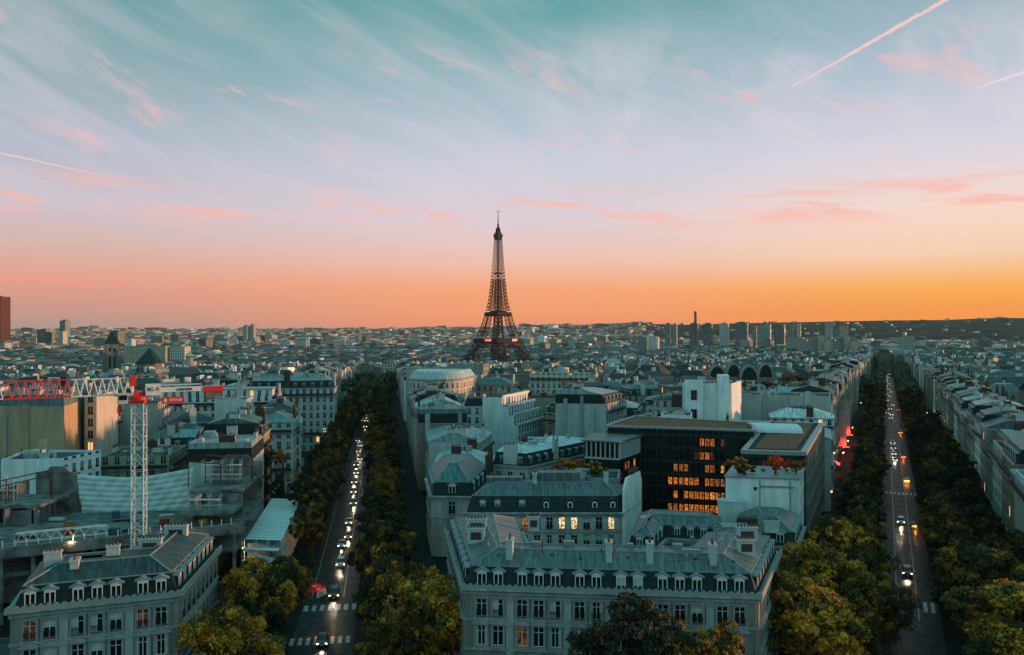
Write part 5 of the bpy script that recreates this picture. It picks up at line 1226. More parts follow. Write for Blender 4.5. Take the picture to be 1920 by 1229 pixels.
# ------------------------------------------------------------------ distant city: one mass of small buildings
def roof_far():
    m, t, b = mat('distant roofs'); vc = t.n('ShaderNodeVertexColor', layer_name='Col').outputs[0]; n = t.noise(t.n('ShaderNodeTexCoord').outputs['Object'], .12, 4.0)
    t.put(b.inputs['Base Color'], mulcol(t, vc, t.m('ADD', .6, t.m('MULTIPLY', n, .8)))); b.inputs['Roughness'].default_value = .6; M['roof_far'] = m
roof_far()
KEEP = []        # (x, y, r) circles kept free for landmarks
def far_city():
    r = random.Random(77); b = MB()
    def bld(x, y, w, d, rz, h, det):
        z = gz(x, y) - 1; wc = r.choices(WALLS, (3, 4, 4, 3, 1, 1))[0][1]; k = r.choice((.3, .5, .75, .95, 1.15)) * r.uniform(.8, 1.1); wc = tuple(c * k for c in wc); rc = r.choice(ROOFS)[1]; k = r.choice((.3, .5, .7, .9, 1.3)) * r.uniform(.8, 1.15); rc = tuple(c * k for c in rc)
        p = rect(x, y, w, d, rz); zc = z + h
        b.c = wc; u = 0
        for i in range(4):
            a, e = p[i], p[(i + 1) % 4]; L = w if i % 2 == 0 else d; blank = r.random() < .3
            b.face([(*a, z), (*e, z), (*e, zc), (*a, zc)], 1 if blank else 0, [(0, 0), (L, 0), (L, h), (0, h)])
        b.c = rc; st = r.random()
        if st < .7 and det:
            q = min(w, d) * r.uniform(.25, .45); pi_ = inset(p, q); hh = r.uniform(2, 4.5); b.c = rc if st > .4 else tuple(c * .35 for c in rc)
            o = inset(p, .0); n0 = len(b.f); b.frustum(o, zc, pi_, zc + hh, 1); b.c = rc; b.face([(*c, zc + hh) for c in pi_], 1)
            zc += hh * .6
        else:
            b.face([(*c, zc) for c in p], 1)
            if r.random() < .6: b.c = tuple(c * r.uniform(.8, 1.3) for c in wc); b.box((x + r.uniform(-.2, .2) * w, y + r.uniform(-.2, .2) * d, zc), (w * r.uniform(.2, .6), d * r.uniform(.2, .6), r.uniform(1.5, 4)), 1, rz)
        if det > 1:
            for _ in range(r.choice((1, 2, 3))):
                b.c = r.choice(((.5, .5, .48), (.12, .08, .06), (.62, .61, .58))); b.box((x + r.uniform(-.4, .4) * w, y + r.uniform(-.4, .4) * d, zc - 1), (r.uniform(1.5, 3.5), .7, r.uniform(2.5, 4.5)), 1, rz + r.choice((0, 1.57)))
        b.c = None
    def free(x, y, q):
        return not any(math.hypot(x - a, y - c) < q2 + q for a, c, q2 in KEEP)
    d = 445.0
    while d < 8600:
        cell = 17.5 if d < 1000 else 18.5 + (d - 1000) * .0075; a = -.575 + r.uniform(0, cell / d)
        while a < .575:
            x, y = d * math.sin(a) + r.uniform(-.2, .2) * cell, d * math.cos(a) + r.uniform(-.2, .2) * cell; a += cell / d * (1 if d < 2500 else r.choice((1, 1, 1, 2)))
            sl_, tl_ = AL.st(x, y); sr_, tr_ = AR.st(x, y)
            if (abs(tl_) < 30 and sl_ < 980) or (abs(tr_) < 30 and sr_ < 1320): continue
            if (d < 640 and (abs(tl_) < 44 or abs(tr_) < 44)): continue
            p = rect(x, y, cell * .8, cell * .8, 0)
            if d < 480 and clash(p, .5): continue
            if not free(x, y, cell * .5): continue
            near_t = math.hypot(x + 29, y - 1760) < 150 or (abs(x + 29) < 130 and 1500 < y < 1760)
            if near_t: continue
            if d > 4600 and a > .17 and r.random() < .90: continue
            if d > 3600 and r.random() < .25: continue
            rz = r.choice((AL.rot, AR.rot, R(15), R(-35), R(50), r.uniform(-.8, .8)))
            h = r.uniform(13, 24) if d < 2500 else r.uniform(12, 26) + (r.random() < .04) * r.uniform(10, 30)
            if d > 4500: h *= .8
            hk = .5 if (d > 4600 and a > .17) else 1.0
            bld(x, y, hk * cell * r.uniform(.7, 1.15), hk * cell * r.uniform(.55, .95), rz, h * (.6 if hk < 1 else 1), 2 if d < 1300 else 1 if d < 3000 else 0)
        d += cell * (1 if d < 2500 else 1.25)
    for av, side, s0, s1 in ((AL, -1, 562, 960), (AL, 1, 562, 960), (AR, -1, 622, 1300), (AR, 1, 622, 1300)):
        s = s0
        while s < s1:
            w = r.uniform(13, 22); x, y = av.p(s + w / 2, side * 28.0); s += w + .1
            bld(x, y, 15.5, w, av.rot, r.uniform(19, 23.5), 2)
    for s in (985,):
        for t in range(-24, 25, 16): x, y = AL.p(s, t); bld(x, y, 15, 14, AL.rot, 22, 2)
    o = b.build('distant_buildings', [M['facade_far'], M['roof_far']], kind='stuff')
# ------------------------------------------------------------------ iron tower
M['iron_brown'] = plain('tower iron', (.040, .033, .029), .7, 0, .3, .2)
def interp(tab, z):
    for (z0, a), (z1, b_) in zip(tab, tab[1:]):
        if z0 <= z <= z1: return a + (b_ - a) * (z - z0) / (z1 - z0)
    return tab[-1][1]
def iron_tower():
    TX, TY = -29.0, 1760.0; TZ = gz(TX, TY) - .5; T = thing('iron_tower', (TX, TY, TZ), 'tall lattice iron tower rising in the middle above the roofs', 'tower'); rot = R(44)
    WT = [(0, 62), (20, 50), (40, 41), (57, 34.5), (75, 28.5), (95, 23), (115, 18.8), (135, 15.2), (150, 13.3), (180, 10.8), (213, 8.5), (265, 5.8), (280, 5.2)]; LT = [(0, 25), (57, 15.5), (115, 10.2), (150, 8.2), (185, 7)]
    cs, sn = math.cos(rot), math.sin(rot)
    def G(x, y, z): return (TX + x * cs - y * sn, TY + x * sn + y * cs, TZ + z)
    def column(b, sx, sy, zs, ch, br):
        prev = None
        for z in zs:
            w = interp(WT, z); l = min(interp(LT, z), w); c = [(sx * (w - a * l), sy * (w - e * l), z) for a, e in ((0, 0), (1, 0), (1, 1), (0, 1))]
            if prev:
                for i in range(4):
                    j = (i + 1) % 4; b.bar(G(*prev[i]), G(*c[i]), ch); b.bar(G(*prev[i]), G(*c[j]), br, n=3); b.bar(G(*prev[j]), G(*c[i]), br, n=3)
            for i in range(4): b.bar(G(*c[i]), G(*c[(i + 1) % 4]), br, n=3)
            prev = c
    for sx, sy in ((1, 1), (1, -1), (-1, -1), (-1, 1)):
        b = MB(); column(b, sx, sy, [0, 9, 18, 27, 36, 45, 54], 1.1, .74); column(b, sx, sy, [60, 68, 76, 84, 92, 100, 108, 113], .95, .62)
        b.box(G(sx * 50, sy * 50, -3), (28, 28, 5), 0, rot); b.build('leg', [M['iron_brown']], T)
    b = MB(); zs = [120 + 156 * (1 - (1 - i / 24) ** 1.15) for i in range(25)]
    for sx, sy in ((1, 1), (1, -1), (-1, -1), (-1, 1)): column(b, sx, sy, [z for z in zs if z < 186], .6, .38)
    prev = None
    for z in zs:
        w = interp(WT, z); c = [(w, w, z), (-w, w, z), (-w, -w, z), (w, -w, z)]
        if prev:
            for i in range(4):
                j = (i + 1) % 4; b.bar(G(*prev[i]), G(*c[i]), .65); b.bar(G(*prev[i]), G(*c[j]), .52, n=3); b.bar(G(*prev[j]), G(*c[i]), .52, n=3); b.bar(G(*c[i]), G(*c[j]), .4, n=3)
        prev = c
    b.bar(G(0, 0, 118), G(0, 0, 276), 2.2, n=6, r2=1.5); b.box(G(0, 0, 196), (13, 13, 3.5), 0, rot); b.build('upper_shaft', [M['iron_brown']], T)
    def platform(name, layers):
        b = MB()
        for z, h, w, t in layers: b.box(G(0, 0, z), (2 * w, 2 * w, h), 0, rot, t, bottom=True)
        return b.build(name, [M['iron_brown']], T)
    pf = platform('platform', ((51, 4, 35.5, 1.0), (55, 1.2, 39, 1), (56.2, 4.2, 37.0, 1), (60.4, .8, 39, 1)))
    b = MB()
    for q in (-26, 22):
        x, y, z = G(-39.2 if q < 0 else 10, -12 if q < 0 else -39.2, 56.4); b.box((x, y, z), (14 if q > 0 else .6, .6 if q > 0 else 18, 4.4), 0, rot)
    b.build('red_panel', [M['red_glow']], pf if False else T)
    platform('platform', ((108, 3, 18.6, 1.06), (111, 1.4, 21.5, 1), (112.4, 4, 20.0, 1), (116.4, 3.5, 14, .7))); platform('top_platform', ((268, 6, 5.0, 1.3), (274, 3.6, 7.2, 1), (277.6, 4.5, 6.2, .9), (282, 4, 4.2, .8)))
    b = MB(); x, y, z = G(0, 0, 286); b.lathe((x, y, z), [(5.5, 0), (5.0, 4), (3.2, 7), (2.0, 8), (2.0, 14), (1.1, 15), (1.0, 26), (.7, 27), (.55, 43)], 8); b.bar((x - 3.5, y, z + 41), (x + 3.5, y, z + 41), .35); b.build('antenna', [M['iron_brown']], T)
    for k in range(4):
        b = MB(); pts = []
        for i in range(21):
            a = math.pi * i / 20; X = -math.cos(a) * 38; Zq = 8 + math.sin(a) * 36; Yq = -interp(WT, min(Zq, 57)); q = math.pi / 2 * k
            pts.append([(X * s_ * math.cos(q) - Yq * math.sin(q), X * s_ * math.sin(q) + Yq * math.cos(q), 8 + (Zq - 8) * s_) for s_ in (1, 1.12)])
        for p, q_ in zip(pts, pts[1:]):
            for s_ in (0, 1): b.bar(G(*p[s_]), G(*q_[s_]), .8)
            b.bar(G(*p[0]), G(*q_[1]), .5, n=3); b.bar(G(*p[1]), G(*q_[0]), .5, n=3)
        b.build('arch', [M['iron_brown']], T)
iron_tower()
# ------------------------------------------------------------------ landmarks in the distance
def tower_block(px0, px1, ytop, d, ybase, col, label, cat='tower block', name='tower_block', depth=None, split=None, rz=0.0, mats='facade'):
    x0, x1 = at_depth(px0, d), at_depth(px1, d); zt = pz(ytop, d); zb = pz(ybase, d) - 8; w = x1 - x0; dep = depth or w * .8; cx = (x0 + x1) / 2; KEEP.append((cx, d + dep / 2, w * .6))
    if depth is None and not rz: rz = -.42; w *= .80; dep = w * .8
    T = thing(name, (cx, d, zb), label, cat); b = MB(); b.prism(rect(cx, d + dep / 2, w, dep, rz), zb, zt, 0, mt=1); b.build('wall', [M[mats], M['asph_roof']], T, color=col)
    b = MB(); b.box((cx, d + dep / 2, zt), (w * .5, dep * .5, max(2, d * .0012)), 0, rz); b.build('roof_box', [M['obj']], T, color=tuple(c * .6 for c in col))
    if False:
        b = MB(); b.box((x1 + w * .04, d + dep / 2, zb), (w * .10, dep * 1.02, zt - zb + 1), 0, rz); b.build('end_wall', [M['plaster']], T, color=split)
    return T
DK = (.10, .13, .14)
for a in (((1248, 1260, 608, 2950, 648, (.16, .22, .23), 'slim teal-grey tower, leftmost of the riverside towers'),), ((1261, 1271, 609, 2960, 648, (.42, .36, .30), 'slim tan tower beside the leftmost riverside tower'),), ((1294, 1312, 607.5, 2850, 650, DK, 'dark riverside tower directly under the tall chimney'),),
          ((1319, 1339, 608, 2800, 652, DK, 'dark riverside tower right of the chimney with orange end wall'),), ((1350, 1369, 607.5, 2750, 652, (.5, .5, .5), 'pale grey riverside tower with white vertical strips'),), ((1380, 1407, 606, 2700, 652, (.13, .15, .155), 'broadest dark riverside tower at the centre of the cluster'),),
          ((1410, 1421, 612, 2900, 650, (.22, .24, .24), 'narrow grey riverside tower behind the broadest dark one'),), ((1423, 1450, 609, 2750, 652, (.26, .32, .33), 'blue-grey riverside tower with fine vertical ribs'),), ((1452, 1476, 608, 2850, 650, (.12, .13, .13), 'dark riverside slab right of the ribbed tower'),),
          ((1478, 1492, 607, 2950, 648, (.22, .22, .22), 'grey riverside tower second from the right end'),), ((1494, 1503, 608, 2950, 648, (.55, .48, .38), 'slim tan tower, rightmost of the riverside towers'),)):
    tower_block(*a[0], split=(.6, .42, .30) if a[0][0] in (1294, 1319) else None)
ch = thing('chimney_stack', (at_depth(1304, 2900), 2900, -40), 'tall round chimney rising above the riverside towers', 'chimney'); b = MB(); b.lathe((at_depth(1304, 2900), 2900, -40), [(5.2, 0), (4.6, 145), (4.6, 146)], 12); b.build('shaft', [M['concrete']], ch)
b = MB(); b.lathe((at_depth(1304, 2900), 2900, 92), [(4.75, 0), (4.75, 13.5), (4.2, 13.6)], 12); b.build('cap', [M['iron']], ch)
M['bronze'] = plain('bronze glass', (.10, .012, .006), .6)
T = tower_block(-40, 8, 557, 4200, 640, (.2, .08, .05), 'reddish bronze skyscraper cut by the left edge', 'skyscraper', 'skyscraper', 60, rz=-.25, mats='bronze')
tower_block(110, 128, 602, 3500, 624, (.07, .16, .18), 'teal glass high-rise standing alone on the left skyline', 'high-rise', 'high_rise')
tower_block(66, 96, 619, 3000, 640, (.07, .12, .12), 'dark wide office block on the left skyline', 'office', 'office_building'); tower_block(203, 229, 622, 2600, 646, (.06, .11, .11), 'dark box building just right of the church spire', 'office', 'office_building')
tower_block(108, 123, 623, 3000, 642, (.5, .47, .4), 'cream slab below the teal glass high-rise', 'building', 'slab_building'); tower_block(236, 252, 637, 2300, 650, (.6, .62, .62), 'plain white box building right of the church spire', 'building', 'slab_building')
tower_block(455, 466, 612, 3300, 634, (.36, .34, .3), 'left of two joined concrete towers on the skyline left of the iron tower', 'tower block'); tower_block(467, 479, 610, 3310, 634, (.44, .40, .35), 'right of two joined concrete towers on the skyline left of the iron tower', 'tower block')
tower_block(1548, 1568, 606, 4300, 630, (.30, .33, .34), 'hazy pale office tower below the wooded hill', 'office', 'office_building'); tower_block(1569, 1590, 612, 3600, 636, (.10, .16, .17), 'dark glass office block before the wooded hill', 'office', 'office_building', rz=.4)
tower_block(1196, 1218, 634, 1900, 656, (.2, .26, .26), 'grey-green slab left of the bright white building', 'building', 'slab_building'); tower_block(1219, 1238, 633, 1880, 656, (.7, .66, .6), 'bright white stepped building left of the riverside towers', 'building', 'slab_building')
tower_block(232, 310, 650, 1000, 668, (.50, .42, .32), 'long ochre arcaded palace right of the church spire', 'palace', 'long_palace', 22); tower_block(311, 346, 651, 1010, 664, (.62, .56, .48), 'pale right wing of the long ochre palace', 'palace', 'long_palace', 20)
pc = thing('stone_palace', (at_depth(1545, 1300), 1300, -30), 'long low stone palace with sunlit end pavilions right of the riverside towers', 'palace')
b = MB(); b.box((at_depth(1518, 1300), 1310, -30), (62, 14, pz(634, 1300) + 30)); b.box((at_depth(1570, 1330), 1340, -30), (60, 14, pz(633, 1330) + 30)); b.build('wing', [M['facade']], pc, color=(.36, .34, .30))
for px, d in ((1550, 1292), (1599, 1320)):
    b = MB(); b.box((at_depth(px, d), d, -30), (11, 12, pz(640 if px < 1560 else 642, d) + 30)); b.box((at_depth(px - 9, d), d + 6, -30), (7, 9, pz(631, d) + 30)); b.build('end_pavilion', [M['stone_obj']], pc, color=(.52, .44, .34))
KEEP += [(at_depth(1518, 1300), 1300, 45), (at_depth(1570, 1330), 1330, 45), (-285, 600, 14), (-257, 600, 16), (-30, 1640, 1)]
tower_block(1690, 1722, 632, 1330, 657, (.40, .39, .36), 'grey stone block closing the far end of the right avenue', 'building', 'slab_building')
tower_block(715, 746, 683, 800, 712, (.55, .42, .30), 'sunlit ochre block closing the far end of the left avenue', 'building', 'slab_building', 18)
# church tower and chapel
cz = gz(-285, 600); T = thing('church_tower', (-285, 600, cz), 'square stone church tower with pyramid spire above the crane jib', 'church tower'); rz = R(28)
b = MB(); b.box((-285, 600, cz), (10.2, 10.2, 38.5 - cz), 0, rz)
for sx in (-1, 1):
    for sy in (-1, 1): q = Vector((sx * 4.9, sy * 4.9, 0)); q.rotate(Matrix.Rotation(rz, 3, 'Z')); b.box((-285 + q.x, 600 + q.y, cz), (2.0, 2.0, 34 - cz), 0, rz)
b.build('shaft', [M['stone']], T); b = MB(); b.box((-285, 600, 38.4), (10.8, 10.8, 8.8), 0, rz, .02); b.build('spire', [M['slate_green']], T)
for (ang, us) in ((rz - R(90), (-1.5, 1.5)), (rz, (-1.5, 1.5))):
    for u in us:
        for z, h in ((21, 8.5), (33, 2.6)):
            nx, ny = math.cos(ang), math.sin(ang); b = MB(); b.box((-285 + nx * 5.12 - ny * u, 600 + ny * 5.12 + nx * u, z), (.12, 1.2, h), 0, ang); b.build('belfry_opening', [M['glass_far']], T)
T = thing('chapel', (-257, 598, cz), 'eight-sided stone chapel with conical slate roof right of the church tower', 'chapel'); b = MB(); b.lathe((-257, 598, cz), [(9, 0), (9, 25 - cz)], 8); b.build('wall', [M['stone']], T)
b = MB(); b.lathe((-257, 598, 25), [(9.8, -.4), (9.8, 0), (5.0, 5.4), (.3, 10.6), (.1, 12.2)], 8); b.build('roof', [M['slate_green']], T)
for i in range(6):
    a = R(-150 + 22 * i); b = MB(); b.box((-257 + 8.6 * math.cos(a), 598 + 8.6 * math.sin(a), 15), (.5, 1.2, 6.5), 0, a); b.build('window', [M['glass_far']], T)
x, y = at_depth(355, 820), 820; T = thing('domed_church', (x, y, gz(x, y)), 'small church with bright pointed golden dome on the left', 'church'); b = MB(); b.lathe((x, y, gz(x, y)), [(7, 0), (7, 17 - gz(x, y)), (3.2, 17 - gz(x, y)), (3.2, 20.5 - gz(x, y))], 12); b.build('drum', [M['stone_pale']], T)
M['gold'] = plain('gilded dome', (.75, .55, .25), .3, .9); b = MB(); b.lathe((x, y, 20.5), [(3.2, 0), (4.1, 1.6), (3.4, 3.2), (1.2, 5), (.25, 7.2), (.1, 9)], 12); b.build('dome', [M['gold']], T); KEEP.append((x, y, 12))
far_city()
# ------------------------------------------------------------------ tower crane
MX, MY = -62.0, 140.0; JD = Vector((-.863, -.508, 0)).normalized(); NC = Vector((.508, -.863, 0)).normalized(); CTH = math.atan2(.508, .863)
def txt(body, size, m, depth=.02, sx=1.0, bold=0.0):
    c = bpy.data.curves.new('t', 'FONT'); c.body = body; c.size = size; c.extrude = depth; c.align_x = 'CENTER'; c.align_y = 'CENTER'; c.offset = bold
    o = bpy.data.objects.new('t', c); COL.objects.link(o); dg = bpy.context.evaluated_depsgraph_get(); me = bpy.data.meshes.new_from_object(o.evaluated_get(dg)); bpy.data.objects.remove(o); me.materials.clear(); me.materials.append(M[m])
    me.transform(Matrix.Scale(sx, 4, (1, 0, 0))); return me
def letter(name, me, par, loc, th):
    o = bpy.data.objects.new(name, me); COL.objects.link(o); o.parent = par; base = par.location if par.parent is None else par.parent.location; o.location = Vector(loc) - base; o.rotation_euler = (R(90), 0, th); return o
CR = thing('tower_crane', (MX, MY, 12.9), 'white lattice tower crane with red and white jib over the construction site', 'crane')
def mast(name, z0, z1, w, m, step=1.9, r=.13):
    b = MB(); n = int((z1 - z0) / step); cs, sn = math.cos(R(8)), math.sin(R(8)); C4 = [(MX + x * cs - y * sn, MY + x * sn + y * cs) for x, y in ((-w, -w), (w, -w), (w, w), (-w, w))]
    for x, y in C4: b.bar((x, y, z0), (x, y, z1), r)
    for k in range(n):
        a, e = z0 + (z1 - z0) * k / n, z0 + (z1 - z0) * (k + 1) / n
        for i in range(4):
            j = (i + 1) % 4; s, t = (i, j) if k % 2 else (j, i); b.bar((*C4[s], a), (*C4[t], e), r * .55); b.bar((*C4[i], e), (*C4[j], e), r * .5)
            b.bar((*C4[s], a), ((C4[i][0] + C4[j][0]) / 2, (C4[i][1] + C4[j][1]) / 2, (a + e) / 2), r * .4)
    return b.build(name, [M[m]], CR)
mast('mast', 12.9, 37.6, .95, 'crane_white', r=.11)
b = MB(); b.box((MX, MY, 12.6), (4.6, 4.6, .5), 0, R(8)); b.build('mast_foot', [M['iron']], CR)
b = MB(); b.box((MX, MY, 37.5), (2.3, 2.3, .5), 0, R(8)); b.lathe((MX, MY, 38.0), [(1.2, 0), (1.2, .5)], 14); b.build('slewing_ring', [M['red']], CR)
def truss(name, s0, s1, m, hh=2.7, wd=.8, z=38.95, n=None, r=.13):
    b = MB(); n = n or max(2, int(abs(s1 - s0) / 1.25)); P = lambda s, q, h: (MX + JD.x * s + NC.x * q, MY + JD.y * s + NC.y * q, z + h)
    for q, h in ((-wd, 0), (wd, 0), (0, hh)): b.bar(P(s0, q, h), P(s1, q, h), r if h else r * .9)
    for k in range(n):
        a, e = s0 + (s1 - s0) * k / n, s0 + (s1 - s0) * (k + 1) / n; mid = (a + e) / 2
        for q in (-wd, wd): b.bar(P(a, q, 0), P(mid, 0, hh), r * .55); b.bar(P(mid, 0, hh), P(e, q, 0), r * .55)
        b.bar(P(a, -wd, 0), P(e, wd, 0), r * .4); b.bar(P(a, -wd, 0), P(a, wd, 0), r * .4)
    return b.build(name, [M[m]], CR)
truss('jib', 1.0, 10.0, 'crane_white', n=7); truss('jib', 10.0, 19.3, 'red', n=8); truss('jib', 19.3, 34, 'crane_white', n=10)
P = lambda s, q, z: Vector((MX + JD.x * s + NC.x * q, MY + JD.y * s + NC.y * q, z))
b = MB(); b.box(P(.2, 0, 38.4), (1.7, 1.3, .9), 0, CTH); b.box(P(.9, .0, 40.3), (1.0, 1.1, 1.7), 0, CTH, .8); b.build('tower_head', [M['red']], CR)
b = MB(); b.box(P(2.6, 1.5, 37.6), (1.5, 1.3, 1.7), 0, CTH, .92); b.box(P(2.6, 1.55, 38.2), (1.2, 1.32, .8), 1, CTH); b.build('operator_cab', [M['grey_white'], M['glass']], CR)
b = MB(); b.box(P(-6.0, 0, 39.15), (8.4, 1.5, .75), 0, CTH, bottom=True); b.bar(P(-1.2, .8, 40.3), P(-10, .8, 40.3), .05); b.bar(P(-1.2, -.8, 40.3), P(-10, -.8, 40.3), .05)
cj = b.build('counter_jib', [M['crane_white']], CR)
letter('lettering', txt('LIEBHERR', .62, 'black', bold=.012), cj, P(-7.0, .77, 39.5), CTH)
b = MB(); b.box(P(-11.7, 0, 39.0), (3.4, 1.7, .85), 0, CTH, bottom=True); b.build('counter_jib_end', [M['red']], CR)
b = MB(); b.box(P(-11.8, 0, 37.6), (2.6, 1.3, 1.5), 0, CTH, bottom=True); b.build('counterweight', [M['concrete']], CR)
b = MB(); b.box(P(-2.1, .5, 38.7), (2.3, .9, 1.9), 0, CTH, bottom=True); sb = b.build('winch_house', [M['crane_white']], CR)
letter('lettering', txt('EC-', .80, 'black', bold=.03), sb, P(-1.8, .97, 39.7), CTH); letter('lettering', txt('B', .80, 'red_letter', bold=.03), sb, P(-2.80, .97, 39.7), CTH)
b = MB(); b.box(P(-5.2, .8, 37.25), (3.5, .12, 1.1), 0, CTH, bottom=True)
for s in (-3.8, -6.6): b.bar(P(s, .7, 38.3), P(s, .7, 39.3), .05)
sg = b.build('company_sign', [M['red_glow_soft'] if 'red_glow_soft' in M else M['red']], CR); letter('lettering', txt('EIFFAGE', .56, 'white', bold=.014), sg, P(-5.6, .88, 37.8), CTH)
b = MB(); b.box(P(-4.0, .87, 37.5), (.45, .04, .55), 0, CTH); b.build('emblem', [M['white']], CR)
b = MB(); b.bar(P(2.9, 0, 38.9), P(2.9, 0, 37.0), .035); b.box(P(2.9, 0, 36.0), (.8, .5, 1.1), 0, CTH, .7, bottom=True); b.bar(P(2.9, 0, 36.1), P(2.9, 0, 35.5), .14); b.build('hook_block', [M['red']], CR)
b = MB(); b.box(P(2.9, 0, 38.75), (1.6, 1.7, .3), 0, CTH, bottom=True); b.build('trolley', [M['red']], CR)
# ------------------------------------------------------------------ construction site
CS = thing('construction_site', (-72, 160, 0), 'concrete shell building under construction around the crane mast', 'construction site')
def csb(name, fn, m='concrete'): b = MB(); fn(b); return b.build(name, [M[m]], CS)
bd = Vector((33.5, 17.5, 0)); bl = bd.length; bt = math.atan2(17.5, 33.5)
csb('edge_beam', lambda b: b.box((-69.2, 150.2, 11.2), (bl + 4, 1.2, 1.8), 0, bt, bottom=True))
csb('floor_slab', lambda b: b.prism([(-97, 138), (-52.6, 160), (-54.8, 186), (-104, 186)], 11.4, 12.5, bot=True)); csb('floor_slab', lambda b: b.prism([(-97, 139), (-52.6, 161), (-54.8, 184), (-104, 184)], 7.2, 7.9, bot=True))
csb('core_wall', lambda b: b.prism([(-97, 150), (-60, 172), (-62, 184), (-104, 184)], 0, 7))
for i in range(9): csb('column', lambda b: b.box((-86 + bd.x * i / 8, 141.8 + bd.y * i / 8, 0), (.6, .6, 11.2), 0, bt))
csb('side_wall', lambda b: (b.box((-92.5, 172, 12.5), (9, .5, 8.0)), b.box((-101, 168, 12.5), (.5, 16, 5.5)), b.box((-92.5, 171.7, 20.5), (5, .5, 1.2), 0, 0, .6)))
csb('upper_slab', lambda b: b.prism([(-108, 158), (-90, 161), (-90, 171), (-108, 171)], 15.6, 16.2, bot=True)); csb('partition_wall', lambda b: (b.box((-95.5, 162, 12.5), (.4, 7, 3.2)), b.box((-91.6, 165, 12.5), (.4, 8, 3.4)), b.box((-93, 161.2, 12.5), (5, .4, 2.6))))
csb('upper_slab', lambda b: b.prism([(-64.5, 168), (-54.2, 170), (-56.0, 186), (-65.5, 184)], 16.8, 17.4, bot=True)); csb('gable_wall', lambda b: (b.box((-60.5, 185.4, 12.5), (11, .5, 8.2)), b.box((-60.5, 185.4, 20.7), (7.5, .5, 1.3), 0, 0, .6)))
csb('upper_slab', lambda b: b.prism([(-63.0, 158.5), (-53.2, 161), (-53.8, 168), (-63.5, 166)], 14.4, 15.0, bot=True)); csb('partition_wall', lambda b: (b.box((-62, 167, 12.5), (.4, 6, 4.3)), b.box((-57.5, 169, 12.5), (7, .4, 4.2)), b.box((-58.5, 176, 17.4), (8, .4, .9))))
for (x0, y0, x1, y1, z0, z1) in ((-104, 158, -90.5, 166, 19.5, 22.0), (-104, 160, -92, 168, 18.2, 20.6), (-66, 172, -55, 178, 22.6, 20.6), (-64, 176, -56, 182, 23.4, 21.6)):
    def frame(b):
        b.bar((x0, y0, z0), (x1, y1, z1), .14)
        for k in (0, .5, 1): b.bar((x0 + (x1 - x0) * k, y0 + (y1 - y0) * k, z0 + (z1 - z0) * k), (x0 + (x1 - x0) * k, y0 + (y1 - y0) * k, 13 if x0 < -80 else 17), .11)
    csb('steel_frame', frame, 'steel')
csb('cross_brace', lambda b: (b.bar((-62.5, 160, 9), (-57, 163, 12.3), .12), b.bar((-62.5, 160, 12.3), (-57, 163, 9), .12)), 'steel')
# tube scaffolds on the upper slabs
for (x0, y0, z0, n, h) in ((-105, 164, 16.2, 4, 2), (-64.5, 175, 17.4, 4, 2), (-62.0, 161, 15.0, 3, 1)):
    def scaf(b):
        for i in range(n + 1):
            for q in (0, 1.2): b.bar((x0 + i * 2, y0 + q, z0), (x0 + i * 2, y0 + q, z0 + h * 2 + 1), .05)
        for k in range(1, h + 1):
            for q in (0, 1.2): b.bar((x0, y0 + q, z0 + k * 2), (x0 + n * 2, y0 + q, z0 + k * 2), .05); b.bar((x0, y0 + q, z0 + k * 2 - 1), (x0 + n * 2, y0 + q, z0 + k * 2 - 1), .04)
            b.box((x0 + n, y0 + .6, z0 + k * 2 - .08), (n * 2, 1.1, .07))
        b.bar((x0, y0, z0), (x0 + n * 2, y0, z0 + h * 2), .04)
    csb('scaffold_tower', scaf, 'grey_white')
for i in range(22): csb('guard_post', lambda b: b.box((-86 + bd.x * (i + .3) / 21.5, 141.2 + bd.y * (i + .3) / 21.5, 13.0), (.14, .14, 1.15)), 'white')
csb('guard_rail', lambda b: (b.box((-69.2, 150.2, 13.9), (bl, .06, .06), 0, bt), b.box((-69.2, 150.2, 13.4), (bl, .06, .06), 0, bt)), 'steel')
for px, py in ((140, 1008), (331, 995)):
    d = 147 if px < 200 else 153; L0 = thing('site_lamp', (at_depth(px, d), d, 12.6), 'lit work lamp on the site edge beam, ' + ('left one beside the stored truss' if px < 200 else 'right one near the crane mast'), 'lamp'); b = MB(); b.box((at_depth(px, d), d - .1, 12.7), (.5, .3, .35)); b.bar((at_depth(px, d), d, 12.5), (at_depth(px, d), d, 12.7), .05); b.build('housing', [M['iron']], L0); b = MB(); b.face([(at_depth(px, d) - .22, d - .27, 12.75), (at_depth(px, d) + .22, d - .27, 12.75), (at_depth(px, d) + .22, d - .27, 13.0), (at_depth(px, d) - .22, d - .27, 13.0)]); b.build('lens', [M['lamp_amber']], L0)
    l = bpy.data.lights.new('site_lamp_light', 'POINT'); l.energy = 260; l.color = (1, .72, .38); l.shadow_soft_size = .15; lo = bpy.data.objects.new('site_lamp_light', l); COL.objects.link(lo); lo.parent = L0; lo.location = (0, -1.3, .3)
csb('wall_panel', lambda b: (b.box((-77.5, 147.4, 7.9), (5.2, .2, 3.2), 0, bt), b.box((-71, 150.8, 7.9), (2.4, .2, 3.2), 0, bt)), 'terracotta')
SR = random.Random(12)
